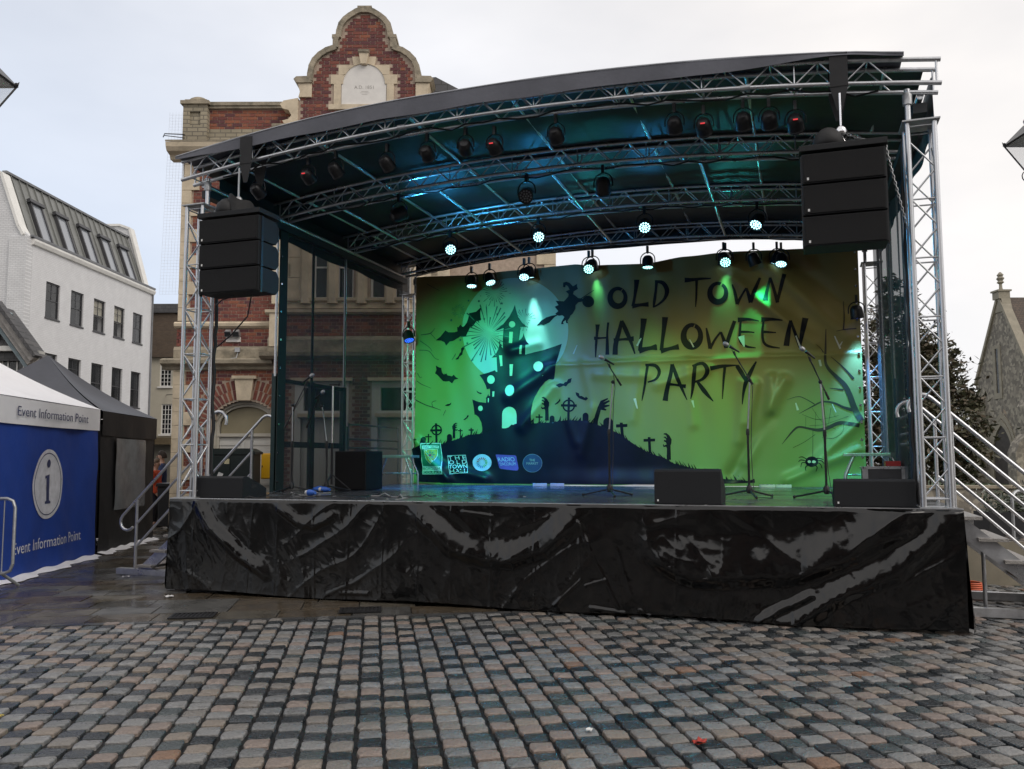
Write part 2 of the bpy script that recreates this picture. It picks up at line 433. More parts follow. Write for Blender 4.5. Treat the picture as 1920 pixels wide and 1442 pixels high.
# outlines of the printed backdrop (millimetres on its own sheet) and of the skirt folds (metres)
ART= {'moon':[[(3484,3930),(3479,3845),(3467,3761),(3448,3679),(3421,3599),(3387,3522),(3347,3449),(3299,3379),(3246,3314),(3187,3253),(3122,3198),(3052,3149),(2978,3105),(2899,3068),(2818,3038),(2733,3015),(2646,2999),(2558,2991),(2468,2990),(2379,2996),(2289,3010),(2201,3032),(2114,3061),(2030,3097),(1949,3139),(1872,3189),(1799,3245),(1730,3306),(1668,3373),(1611,3445),(1561,3521),(1518,3601),(1482,3684),(1453,3770),(1433,3857),(1421,3946),(1416,4035),(1420,4123),(1432,4211),(1452,4296),(1480,4380),(1516,4460),(1559,4536),(1610,4608),(1666,4675),(1729,4737),(1798,4792),(1872,4842),(1950,4884),(2032,4919),(2117,4947),(2204,4968),(2294,4981),(2384,4986),(2475,4983),(2565,4973),(2654,4955),(2742,4930),(2827,4898),(2909,4859),(2988,4813),(3062,4762),(3132,4704),(3197,4642),(3255,4574),(3308,4503),(3354,4427),(3394,4349),(3427,4268),(3452,4185),(3470,4101),(3481,4015)]],'castle':[[(2464,4473),(2486,4381),(2529,4239),(2608,4124),(2701,4047),(2574,4051),(2561,3918),(2544,3801),(2585,3823),(2618,3874),(2633,3936),(2650,3872),(2686,3781),(2750,3712),(2681,3712),(2663,3530),(2700,3539),(3014,3601),(3363,3701),(3314,3538),(3264,3352),(3214,3058),(3185,3048),(3125,3060),(3048,3014),(2946,2907),(2856,2762),(2804,2641),(2784,2494),(2780,2201),(1816,2041),(1816,2190),(1799,2290),(1746,2391),(1692,2435),(1659,2442),(1649,2568),(1618,2725),(1745,2678),(1894,2655),(1898,2731),(1886,2744),(1916,2774),(1942,2823),(1949,2786),(1974,2781),(1975,2919),(1912,2909),(1885,2988),(1832,3090),(1762,3182),(1949,3222),(2074,3262),(2096,3229),(2120,3228),(2104,3501),(2009,3498),(2097,3578),(2148,3674),(2170,3784),(2197,3706),(2226,3667),(2247,4043),(2083,3998),(2244,4129),(2362,4263),(2435,4398)]],'castle_window':[[(2070,3086),(2068,3068),(2062,3051),(2053,3036),(2041,3024),(2027,3015),(2011,3010),(1994,3008),(1977,3011),(1961,3017),(1947,3027),(1935,3040),(1926,3055),(1920,3073),(1918,3091),(1920,3108),(1926,3125),(1935,3140),(1947,3152),(1961,3161),(1977,3167),(1994,3168),(2011,3166),(2027,3159),(2041,3149),(2053,3136),(2062,3121),(2068,3104)],[(2463,2871),(2461,2848),(2454,2826),(2442,2807),(2427,2791),(2409,2779),(2389,2772),(2368,2770),(2347,2773),(2327,2781),(2309,2794),(2294,2811),(2282,2831),(2275,2853),(2273,2876),(2275,2900),(2283,2921),(2294,2941),(2309,2957),(2327,2969),(2347,2976),(2369,2978),(2390,2975),(2410,2966),(2428,2953),(2443,2936),(2454,2916),(2461,2894)],[(3012,3297),(3010,3277),(3002,3258),(2991,3240),(2976,3226),(2957,3216),(2937,3210),(2916,3208),(2895,3211),(2874,3219),(2856,3231),(2841,3246),(2830,3264),(2823,3284),(2820,3304),(2823,3325),(2830,3344),(2842,3361),(2857,3375),(2875,3386),(2896,3392),(2917,3393),(2938,3390),(2958,3382),(2976,3371),(2992,3355),(3003,3338),(3010,3318)],[(1829,2555),(1828,2544),(1825,2533),(1819,2524),(1812,2516),(1803,2511),(1793,2507),(1783,2506),(1772,2508),(1763,2511),(1754,2518),(1746,2526),(1741,2535),(1737,2546),(1736,2557),(1737,2568),(1741,2579),(1746,2588),(1754,2596),(1763,2602),(1772,2605),(1783,2606),(1793,2605),(1803,2601),(1812,2594),(1819,2586),(1825,2577),(1828,2566)],[(2361,3359),(2432,3359),(2412,3143),(2364,3145)],[(2024,2865),(2064,2866),(2057,2768),(2024,2766)],[(1932,2742),(1955,2739),(1950,2663),(1932,2666)],[(2473,4103),(2472,4090),(2467,4078),(2460,4068),(2450,4059),(2438,4053),(2426,4049),(2412,4048),(2398,4050),(2385,4055),(2374,4063),(2364,4073),(2357,4084),(2352,4097),(2351,4110),(2353,4123),(2357,4135),(2364,4146),(2374,4154),(2386,4161),(2399,4164),(2412,4165),(2426,4163),(2439,4158),(2450,4150),(2460,4140),(2467,4129),(2472,4116)],[(2361,3967),(2431,3964),(2413,3755),(2353,3760)],[(2572,3707),(2613,3706),(2594,3543),(2554,3545)],[(2155,3534),(2214,3532),(2222,3337),(2181,3331)],[(2214,2178),(2214,2407),(2215,2451),(2224,2486),(2242,2518),(2268,2543),(2300,2561),(2336,2570),(2373,2569),(2409,2559),(2441,2540),(2466,2513),(2484,2481),(2492,2446),(2494,2402),(2494,2260),(2455,2249),(2429,2237),(2390,2243),(2338,2195),(2286,2177)]],'hill':[[(388,1807),(583,1880),(1006,1900),(1283,1977),(1558,2064),(1797,2083),(2167,2183),(2499,2215),(2778,2258),(3118,2268),(3470,2308),(3785,2288),(3940,2239),(4156,2160),(4369,2067),(4610,1899),(4818,1764),(4936,1704),(5077,1655),(5189,1622),(5346,1526),(5597,1463),(5907,1362),(6151,1269),(6574,1231),(6680,1271),(6688,1205),(5666,1171),(4274,1162),(2797,1162),(1440,1164),(523,1188)]],'bat':[[(862,3880),(969,3954),(1064,4064),(1122,4025),(1244,4019),(1313,4030),(1308,4120),(1335,4107),(1380,4154),(1426,4109),(1456,4117),(1516,4182),(1546,4266),(1561,4364),(1696,4385),(1809,4478),(1779,4366),(1801,4209),(1712,4200),(1652,4119),(1577,4080),(1532,4012),(1487,3922),(1381,3934),(1305,3895),(1214,3850),(1153,3845),(1080,3770),(1046,3836),(970,3871)],[(864,3395),(934,3357),(980,3348),(996,3255),(1042,3211),(1049,3239),(1072,3224),(1095,3235),(1103,3202),(1202,3177),(1235,3207),(1277,3161),(1330,3131),(1255,3112),(1202,3043),(1141,3087),(1080,3082),(1019,3091),(965,3143),(912,3201),(850,3246),(880,3316)],[(1434,3726),(1457,3690),(1427,3649),(1412,3579),(1352,3546),(1329,3497),(1269,3497),(1337,3561),(1359,3609),(1389,3636),(1389,3700)],[(3250,2946),(3326,2981),(3389,2967),(3414,2996),(3451,3001),(3477,3049),(3545,3065),(3526,2987),(3476,2964),(3438,2916),(3388,2930),(3313,2896)],[(3611,2809),(3673,2789),(3685,2740),(3722,2739),(3783,2702),(3802,2725),(3844,2688),(3801,2651),(3734,2673),(3672,2698),(3623,2754)],[(3216,2600),(3286,2653),(3324,2701),(3330,2658),(3285,2617),(3235,2592)],[(1705,2892),(1745,2860),(1772,2853),(1819,2839),(1785,2821),(1745,2835),(1712,2861)],[(1062,2631),(1118,2653),(1149,2652),(1193,2680),(1181,2639),(1131,2617),(1074,2619)],[(1430,2351),(1492,2391),(1511,2425),(1535,2441),(1539,2413),(1505,2373),(1455,2345)]],'witch':[[(3395,4829),(3460,4841),(3517,4815),(3581,4747),(3664,4786),(3657,4742),(3676,4691),(3593,4652),(3579,4606),(3624,4571),(3681,4521),(3754,4510),(3782,4477),(3737,4448),(3680,4445),(3625,4392),(3622,4330),(3566,4239),(3525,4210),(3511,4170),(3469,4109),(3485,4068),(3447,4076),(3437,4133),(3389,4098),(3401,4060),(3350,4062),(3363,4112),(3415,4191),(3374,4225),(3309,4219),(3239,4258),(3300,4308),(3230,4391),(3304,4418),(3250,4500),(3408,4481),(3489,4564),(3496,4611),(3442,4662),(3516,4689),(3485,4754),(3443,4782),(3433,4741),(3394,4747)],[(3974,4649,12),(3163,4173,22)],[(2885,4055),(2968,4146),(3066,4204),(3170,4230),(3271,4240),(3189,4166),(3130,4106),(3016,4061),(2967,4073)],[(3974,4440),(3971,4416),(3963,4394),(3950,4375),(3932,4359),(3911,4348),(3888,4342),(3863,4340),(3838,4345),(3815,4354),(3794,4368),(3777,4386),(3764,4407),(3756,4430),(3753,4453),(3756,4477),(3765,4499),(3778,4518),(3796,4534),(3817,4545),(3841,4552),(3865,4553),(3890,4549),(3913,4539),(3934,4525),(3951,4507),(3964,4486),(3972,4463)]],'firework':[[(2120,4345),(2128,4324),(2151,4322),(2133,4309),(2139,4288),(2120,4301),(2101,4290),(2107,4311),(2089,4326),(2112,4325)],[(1865,4262),(1873,4243),(1893,4241),(1877,4230),(1883,4210),(1865,4222),(1848,4212),(1853,4231),(1837,4244),(1858,4244)],[(1517,3824),(1525,3803),(1549,3801),(1530,3788),(1537,3767),(1517,3780),(1498,3769),(1504,3790),(1486,3804),(1509,3804)],[(2208,4548),(2217,4525),(2242,4522),(2223,4509),(2229,4486),(2208,4500),(2188,4488),(2194,4511),(2175,4527),(2200,4526)],[(2171,3812),(2178,3793),(2198,3791),(2182,3780),(2188,3761),(2170,3772),(2153,3762),(2159,3781),(2143,3794),(2163,3794)]],'grave':[[(578,1876),(578,1995),(580,2010),(589,2023),(601,2033),(617,2038),(633,2038),(649,2032),(662,2023),(670,2009),(673,1994),(674,1875)],[(711,2090),(736,2090),(737,1910),(712,1910)],[(658,2050),(790,2048),(790,2025),(658,2027)],[(985,2162,26),(975,2123,26),(948,2093,26),(910,2076,26),(866,2076,26),(827,2094,26),(800,2126,26),(790,2165,26),(800,2203,26),(827,2234,26),(865,2251,26),(909,2250,26),(948,2232,26),(975,2201,26),(985,2162,26)],[(853,2292),(896,2291),(910,1908),(868,1908)],[(758,2177),(998,2178),(999,2139),(759,2137)],[(1102,1906),(1102,2036),(1105,2053),(1114,2068),(1128,2078),(1146,2084),(1164,2084),(1181,2078),(1195,2067),(1205,2052),(1208,2035),(1208,1906)],[(1364,2180),(1386,2180),(1387,1996),(1365,1996)],[(1331,2156),(1420,2155),(1420,2134),(1331,2135)],[(1579,2194),(1603,2194),(1604,2016),(1579,2017)],[(1539,2166),(1643,2165),(1643,2142),(1539,2143)],[(459,2011),(479,2011),(480,1877),(460,1877)],[(433,1992),(505,1991),(505,1972),(433,1973)],[(2918,2421),(2943,2420),(2942,2259),(2917,2260)],[(2867,2385),(2994,2383),(2994,2358),(2866,2360)],[(3122,2232),(3123,2352),(3125,2367),(3133,2380),(3146,2390),(3161,2395),(3177,2394),(3192,2389),(3204,2379),(3212,2365),(3214,2350),(3214,2231)],[(3588,2564,29),(3577,2521,29),(3549,2487,29),(3507,2468,29),(3461,2469,29),(3420,2489,29),(3391,2525,29),(3382,2569,29),(3392,2612,29),(3421,2646,29),(3463,2665,29),(3509,2664,29),(3550,2643,29),(3578,2608,29),(3588,2564,29)],[(3468,2716),(3512,2714),(3498,2262),(3454,2263)],[(3339,2597),(3632,2587),(3632,2543),(3338,2554)],[(3735,2223),(3737,2381),(3740,2400),(3750,2416),(3766,2428),(3784,2434),(3804,2434),(3822,2427),(3837,2414),(3847,2398),(3850,2379),(3848,2221)],[(4108,2070),(4111,2256),(4116,2286),(4132,2312),(4156,2330),(4184,2340),(4215,2340),(4243,2329),(4266,2309),(4281,2283),(4286,2254),(4284,2068)],[(4411,2247),(4466,2246),(4486,1931),(4431,1931)],[(4342,2216),(4549,2223),(4548,2169),(4341,2162)],[(4902,1986),(4950,1985),(4960,1704),(4912,1704)],[(4828,1954),(5031,1958),(5030,1910),(4828,1906)],[(1220,2009),(1225,2162),(1216,2184),(1211,2228),(1241,2272),(1278,2295),(1309,2292),(1315,2281),(1283,2273),(1267,2240),(1294,2260),(1317,2251),(1283,2233),(1281,2216),(1304,2221),(1313,2207),(1285,2196),(1275,2175),(1305,2161),(1315,2177),(1324,2166),(1313,2145),(1281,2148),(1271,2129),(1273,2008)],[(3107,2305),(3102,2535),(3114,2568),(3120,2633),(3082,2700),(3033,2737),(2991,2735),(2984,2719),(3026,2705),(3047,2655),(3012,2685),(2981,2673),(3026,2644),(3028,2619),(2998,2628),(2986,2607),(3023,2589),(3036,2556),(2997,2537),(2983,2562),(2972,2546),(2986,2513),(3028,2517),(3042,2487),(3038,2306)],[(5300,1590),(5297,1836),(5311,1871),(5318,1941),(5279,2012),(5229,2052),(5186,2049),(5178,2031),(5221,2017),(5242,1963),(5207,1995),(5175,1982),(5220,1951),(5223,1925),(5191,1934),(5179,1911),(5216,1893),(5230,1858),(5189,1837),(5175,1863),(5164,1846),(5177,1810),(5221,1815),(5234,1784),(5228,1590)],[(3902,2179),(4015,2527),(4069,2642),(4202,2687),(4215,2669),(4115,2610),(4230,2650),(4242,2625),(4142,2567),(4235,2565),(4231,2541),(4135,2512),(4184,2478),(4160,2463),(4073,2480),(3986,2178)]],'branch':[[(8372,2205,106),(8284,2402,94),(8215,2630,86),(8144,2797,78),(8014,2946,61),(7902,3075,51),(7857,3202,41),(7868,3411,31),(7884,3736,12)],[(8282,2896,37),(8135,3087,23),(7947,3272,8)],[(8245,2392,57),(8113,2436,41),(7961,2512,33),(7787,2533,29),(7627,2457,20),(7427,2349,6)],[(7668,2498,17),(7533,2585,12),(7415,2630,10),(7235,2582,4)],[(8341,2134,65),(8180,2168,61),(8027,2180,57),(7850,2100,57),(7713,2071,53),(7577,2094,37),(7420,2127,33),(7319,2066,29),(7137,1844,6)],[(8123,2725,27),(8027,2738,19),(7907,2756,6)],[(8173,4193,10),(8173,3920,17),(8152,3702,19)],[(8353,3723,19),(8195,3714,17),(8045,3690,8)],[(7833,3350,17),(7786,3425,10),(7719,3485,4)],[(550,4002,13),(747,4025,17),(846,4119,7)],[(747,4025,13),(862,3904,7)],[(517,3706,13),(714,3681,13),(839,3544,10),(935,3501,7)],[(434,2753,20),(649,2650,16),(809,2598,13),(975,2539,7)],[(809,2598,10),(791,2689,10),(879,2726,6)],[(484,3261,13),(538,3177,10),(581,3186,7)],[(467,3114,13),(575,3045,10),(771,2963,7)],[(533,3887,13),(713,3763,10),(785,3677,7)],[(669,4994,10),(795,4918,10),(939,4842,7)],[(1080,2543,6),(1021,2438,10)],[(1278,3607,10),(1198,3490,10)]],'spider':[[(7695,1553),(7692,1534),(7684,1517),(7671,1501),(7654,1487),(7635,1477),(7613,1471),(7591,1469),(7568,1471),(7547,1477),(7528,1487),(7512,1501),(7500,1517),(7493,1535),(7491,1554),(7494,1572),(7503,1590),(7515,1606),(7532,1620),(7551,1630),(7573,1636),(7596,1638),(7618,1636),(7640,1630),(7659,1619),(7674,1606),(7686,1590),(7693,1572)],[(7512,1597,14),(7454,1632,14),(7395,1624,8)],[(7501,1566,14),(7427,1583,14),(7387,1550,8)],[(7501,1535,14),(7442,1535,14),(7420,1463,8)],[(7529,1494,14),(7494,1463,14),(7500,1397,8)],[(7669,1607,14),(7718,1607,14),(7779,1586,8)],[(7684,1576,14),(7746,1565,14),(7783,1520,8)],[(7677,1535,14),(7725,1514,14),(7748,1446,8)],[(7646,1494,14),(7674,1463,14),(7653,1391,8)]],'spider_eye':[[(7582,1553),(7578,1542),(7568,1534),(7555,1531),(7543,1534),(7534,1542),(7531,1554),(7534,1565),(7544,1573),(7557,1576),(7569,1573),(7578,1565)],[(7656,1551),(7651,1540),(7640,1532),(7626,1529),(7611,1532),(7601,1540),(7597,1551),(7601,1563),(7612,1571),(7627,1574),(7642,1571),(7652,1563)]],'web':[[(7629,2062,6),(7612,1638,6)],[(7662,1999,6),(7491,1877,6),(7311,1785,6)],[(7466,2335,4),(7680,2248,6),(7875,2265,4),(8031,2304,4)],[(7768,1947,4),(7942,1934,6),(8080,2036,4),(8103,2158,4)],[(7578,2146,4),(7814,2163,4),(8185,2291,4)],[(7524,2292,4),(7519,2126,4)],[(7684,2373,4),(7665,2103,4)],[(7919,2430,4),(7872,2162,4)],[(7627,2436,4),(7776,2205,4),(7985,2078,4)]],'slit':[[(8013,3614,17),(8097,3401,29)],[(8130,3515,13),(8093,3454,21)],[(7766,3227,34),(7786,3121,34)],[(7373,2526,19),(7405,2403,38)],[(7941,2492,12),(7994,2356,12)],[(7410,3644,21),(7470,3460,30)],[(3647,3663,9),(3576,3505,25)],[(4819,3732,15),(4741,3599,36)],[(4688,2665,46),(4734,2484,20)],[(5684,2608,38),(5713,2485,13)],[(5658,3672,16),(5725,3533,26)],[(6525,3688,108),(6572,3502,19)],[(4796,3713,16),(4742,3600,26)]]}
FIRE= [((1950,3948),77,616,34,12.6),((2069,4737),63,303,28,7.0),((2644,4184),55,228,22,6.9),((1349,4419),43,156,26,4.3)]
DOTS= [(1190,4250,22),(1541,4607,18),(1752,4583,22),(1374,3863,21),(1623,3476,21),(1789,4680,9),(1905,4497,10),(2297,4788,10),(2370,4693,9),(2686,3988,10),(2781,4218,9)]
GRASSLINE= [(388,1807),(583,1880),(1006,1900),(1283,1977),(1558,2064),(1797,2083),(2167,2183),(2499,2215),(2778,2258),(3118,2268),(3470,2308),(3785,2288),(3940,2239),(4156,2160),(4369,2067),(4610,1899),(4818,1764),(4936,1704),(5077,1655),(5189,1622),(5346,1526),(5597,1463),(5907,1362),(6151,1269),(6574,1231)]
LETTERS= [('O',[[(4480,4622,46),(4525,4569,48),(4546,4500,53),(4539,4429,61),(4506,4369,69),(4453,4333,76),(4391,4329,82),(4332,4356,83),(4288,4411,82),(4269,4481,76),(4279,4552,69),(4315,4611,61),(4370,4643,53),(4432,4645,48),(4490,4614,46)]]),('L',[[(4754,4785,74),(4743,4669,55),(4709,4456,37),(4676,4311,43)],[(4664,4311,67),(4814,4327,43),(4956,4330,67)]]),('D',[[(5105,4755,46),(5089,4590,33),(5060,4393,40),(5041,4268,20)],[(5082,4730,33),(5212,4698,53),(5284,4561,60),(5239,4415,40),(5124,4316,26),(5035,4275,20)]]),('T',[[(5593,4721,66),(5727,4718,46),(5886,4727,33),(6044,4719,16)],[(5798,4726,39),(5794,4576,29),(5784,4381,26),(5771,4235,10)]]),('O',[[(6207,4610,42),(6259,4566,44),(6289,4500,49),(6291,4426,57),(6266,4360,66),(6218,4314,73),(6157,4299,79),(6096,4318,81),(6047,4367,79),(6022,4436,73),(6025,4510,66),(6055,4574,57),(6107,4614,49),(6169,4622,44),(6229,4596,42)]]),('W',[[(6399,4587,16),(6442,4436,39),(6474,4241,45)],[(6468,4241,45),(6548,4381,29),(6634,4501,26)],[(6634,4501,29),(6670,4373,45),(6701,4253,58)],[(6695,4253,51),(6764,4447,51),(6861,4671,32)]]),('N',[[(6935,4270,70),(6959,4402,44),(7027,4659,29)],[(7027,4659,29),(7081,4458,38),(7134,4226,45)],[(7128,4227,32),(7186,4451,44),(7258,4700,51)]]),('H',[[(4032,4020,62),(4021,3878,37),(4000,3663,34),(3988,3426,15)],[(4229,4044,31),(4208,3869,28),(4205,3653,43),(4203,3463,55)],[(3964,3770,49),(4082,3770,25),(4222,3770,25)]]),('A',[[(4473,4061,43),(4431,3888,55),(4360,3646,67),(4345,3457,73)],[(4473,4061,43),(4548,3882,61),(4636,3664,43),(4700,3458,18)],[(4324,3716,55),(4484,3726,31),(4683,3729,68)]]),('L',[[(4876,4079,73),(4859,3928,55),(4825,3716,43),(4795,3526,49)],[(4780,3518,73),(4937,3545,48),(5093,3553,73)]]),('L',[[(4864,4080,79),(4845,3909,60),(4809,3679,46),(4790,3508,53)],[(4776,3499,66),(4931,3535,46),(5088,3568,79)]]),('L',[[(5243,4085,79),(5220,3889,59),(5187,3662,46),(5168,3499,52)],[(5155,3489,72),(5320,3525,46),(5471,3551,78)]]),('O',[[(5742,3915,52),(5799,3872,54),(5836,3801,59),(5845,3717,67),(5825,3637,76),(5780,3577,83),(5719,3548,89),(5653,3558,91),(5597,3603,89),(5562,3676,83),(5556,3761,76),(5579,3840,67),(5626,3898,59),(5689,3923,54),(5754,3909,52)]]),('W',[[(5946,3858,19),(5974,3689,45),(6004,3495,45)],[(5998,3495,39),(6098,3667,29),(6188,3775,26)],[(6188,3775,29),(6237,3629,45),(6274,3499,51)],[(6265,3499,45),(6331,3704,51),(6424,3955,45)]]),('E',[[(6476,3969,64),(6645,3969,38),(6826,3927,13)],[(6493,3760,38),(6639,3753,25),(6745,3735,13)],[(6528,3966,26),(6505,3759,32),(6507,3600,32),(6602,3507,32),(6759,3474,13)]]),('E',[[(6863,3951,63),(7037,3947,38),(7206,3913,13)],[(6875,3741,38),(7001,3728,25),(7096,3717,13)],[(6902,3945,25),(6875,3741,32),(6891,3566,32),(6979,3490,32),(7148,3454,13)]]),('N',[[(7253,3484,69),(7282,3658,62),(7333,3906,31)],[(7333,3906,31),(7400,3683,38),(7473,3455,44)],[(7467,3456,25),(7509,3678,56),(7570,3940,75)]]),('P',[[(4926,3253,39),(4890,3019,33),(4847,2791,29),(4811,2622,10)],[(4887,3248,33),(5056,3235,46),(5126,3125,46),(5068,2996,33),(4921,2946,20)]]),('A',[[(5353,3247,45),(5317,3037,52),(5248,2780,58),(5219,2612,71)],[(5353,3247,39),(5438,3001,52),(5529,2772,32),(5595,2616,10)],[(5250,2903,45),(5404,2885,29),(5578,2854,52)]]),('R',[[(5744,3216,45),(5717,2992,51),(5687,2768,32),(5659,2634,13)],[(5696,3201,32),(5870,3243,45),(5952,3112,58),(5864,2971,39),(5696,2921,26)],[(5769,2942,32),(5891,2762,58),(6036,2583,10)]]),('T',[[(5999,3149,58),(6196,3183,45),(6457,3189,13)],[(6242,3172,38),(6215,2943,29),(6188,2621,10)]]),('Y',[[(6442,3183,51),(6515,3060,57),(6593,2916,44)],[(6762,3241,19),(6667,3071,50),(6587,2900,50),(6539,2712,32),(6516,2518,9)]])]
LOGO= {'council':[(591,1917),(974,1919),(1061,1332),(614,1325)],'council_in':[(606,1901),(965,1904),(1023,1483),(623,1479)],'council_low':[(629,1388),(1038,1395),(1046,1343),(631,1336)],'shield':[(671,1800),(795,1807),(921,1804),(928,1688),(897,1596),(813,1516),(714,1602),(682,1689)],'ribbon':[(627,1870),(680,1877),(908,1868),(943,1859),(940,1815),(795,1826),(636,1800)],'shield_in':[(681,1792),(795,1798),(912,1795),(918,1691),(888,1604),(813,1529),(724,1611),(692,1692)],'th':[(1116,1682),(1481,1692),(1549,1356),(1186,1334)],'ca':[(2005,1546),(2000,1512),(1986,1479),(1963,1450),(1933,1425),(1897,1407),(1856,1395),(1814,1391),(1771,1395),(1731,1407),(1694,1425),(1664,1450),(1641,1479),(1626,1512),(1621,1547),(1626,1581),(1640,1614),(1663,1644),(1694,1668),(1730,1687),(1771,1698),(1814,1702),(1856,1698),(1897,1686),(1933,1667),(1963,1643),(1986,1613),(2000,1581)],'radio':[(2083,1695),(2245,1688),(2453,1679),(2482,1665),(2529,1442),(2517,1408),(2487,1400),(2184,1430),(2155,1453)],'mk':[(2981,1535),(2976,1498),(2963,1463),(2940,1431),(2911,1405),(2876,1385),(2837,1372),(2796,1368),(2755,1372),(2716,1385),(2681,1404),(2651,1431),(2629,1462),(2616,1498),(2611,1535),(2616,1572),(2630,1608),(2652,1639),(2682,1666),(2717,1686),(2756,1698),(2798,1702),(2839,1697),(2878,1685),(2913,1665),(2942,1638),(2963,1607),(2977,1572)],'mk_in':[(2975,1535),(2970,1499),(2957,1465),(2935,1435),(2907,1410),(2873,1390),(2836,1378),(2796,1374),(2756,1378),(2719,1390),(2685,1409),(2656,1435),(2635,1465),(2622,1499),(2618,1535),(2622,1571),(2636,1605),(2657,1636),(2686,1661),(2720,1680),(2758,1692),(2798,1696),(2837,1691),(2875,1679),(2909,1660),(2937,1635),(2958,1604),(2970,1570)],'heart':[(818,1687),(815,1675),(806,1667),(793,1664),(781,1667),(771,1675),(768,1687),(771,1698),(780,1707),(793,1710),(806,1707),(815,1698)]}
LOGOTXT= {'BOROUGH': [(633, 1406),(1021, 1414),(1011, 1467),(626, 1458)], 'COUNCIL': [(639, 1342),(1039, 1348),(1030, 1395),(635, 1391)], 'DACORUM': [(655, 1820),(923, 1825),(918, 1864),(655, 1861)], 'T H E': [(1145, 1598),(1488, 1608),(1471, 1675),(1128, 1665)], 'O L D': [(1160, 1515),(1504, 1529),(1490, 1599),(1147, 1589)], 'TOWN': [(1173, 1433),(1519, 1449),(1506, 1517),(1163, 1504)], 'HALL': [(1198, 1349),(1534, 1367),(1521, 1438),(1185, 1421)], 'RADIO': [(2143, 1565),(2460, 1568),(2441, 1648),(2119, 1638)], 'DACORUM ': [(2179, 1492),(2482, 1497),(2464, 1553),(2155, 1546)], 'THE': [(2742, 1569),(2849, 1569),(2849, 1612),(2742, 1612)], 'MARKET': [(2686, 1510),(2907, 1510),(2907, 1550),(2686, 1551)]}
RIDGES= [([(7.199,-0.043),(7.323,0.014),(7.667,0.267),(8.233,0.523),(8.562,0.865),(8.746,1.039)],0.06,0.19,0.1),([(5.926,0.661),(6.375,0.413),(6.89,0.46),(7.387,0.52),(7.87,0.697),(8.155,0.879),(8.434,1.032)],0.092,0.42,0.14),([(3.339,0.992),(3.79,0.624),(4.102,0.548),(4.468,0.52),(4.825,0.655),(5.204,0.953)],0.062,0.24,0.12),([(0.42,1.07),(0.648,0.784),(0.883,0.599),(1.077,0.447),(1.416,0.242)],0.042,0.14,0.09),([(1.579,1.023),(1.836,0.873),(2.051,0.846),(2.295,0.943)],0.034,0.12,0.06),([(5.204,0.953),(5.399,0.509),(5.616,0.087)],0.01,0.03,0.02),([(5.216,0.942),(5.227,0.366)],0.007,0.02,0.02),([(5.227,0.35),(4.938,0.08)],0.009,0.03,0.02),([(5.283,0.298),(5.481,0.36)],0.008,0.03,0.02),([(5.613,0.679),(5.755,0.19)],0.008,0.02,0.02),([(7.004,0.031),(7.23,0.17),(7.477,0.307)],0.045,0.08,0.05),([(2.413,0.09),(2.753,0.099)],0.01,0.04,0.03),([(5.337,0.073),(5.671,0.036)],0.012,0.04,0.03),([(5.835,0.072),(6.048,-0.049)],0.012,0.04,0.03),([(3.915,1.031),(4.256,0.991)],0.01,0.03,0.02)]
SEAMS= [[(0.378,0.714),(0.367,0.136)],[(1.196,0.734),(1.152,0.169)],[(1.564,0.743),(1.535,0.185)],[(2.053,0.754),(2.063,0.207)],[(2.512,0.766),(2.48,0.224)],[(2.946,0.776),(2.925,0.243)],[(3.374,0.787),(3.365,0.261)],[(3.777,0.797),(3.766,0.278)],[(4.237,0.808),(4.225,0.297)],[(4.737,0.82),(4.723,0.318)],[(5.654,0.842),(5.648,0.356)],[(6.225,0.856),(6.205,0.38)],[(6.681,0.867),(6.659,0.399)],[(7.151,0.879),(7.139,0.419)],[(7.687,0.892),(7.672,0.441)]]



# text outlines come from Blender's own font, turned into plain meshes
def text_mesh(body, size=1., align='LEFT', res=3):
    cu = bpy.data.curves.new('lettering', 'FONT')
    cu.body = body; cu.size = size; cu.align_x = align; cu.resolution_u = res
    o = bpy.data.objects.new('lettering', cu)
    COL.objects.link(o)
    dg = bpy.context.evaluated_depsgraph_get()
    me = bpy.data.meshes.new_from_object(o.evaluated_get(dg))
    vs = [v.co.copy() for v in me.vertices]
    fs = [tuple(p.vertices) for p in me.polygons]
    bpy.data.objects.remove(o); bpy.data.meshes.remove(me); bpy.data.curves.remove(cu)
    return vs, fs


TXT = {}
for w_ in ('Event Information Point', 'A.D. 1851', *LOGOTXT):
    TXT[w_] = text_mesh(w_.strip())


# ------------------------------------------------------------------ ground
HD = 1.138          # deck height
SW, SDEP = 8.82, 6.75   # stage width and depth


def ground():
    g = MB(); g.box(-260, 260, -60, 420, -.6, -.06)
    m = mat('far_ground_asphalt', (.075, .073, .07), .55, 0, .25, .8, bump=.3, bscale=30, rvar=.2)
    o = g.build('ground', m); struct(o)
    o.location = CAMP.x, CAMP.y, 0
    o.rotation_euler.z = YAW


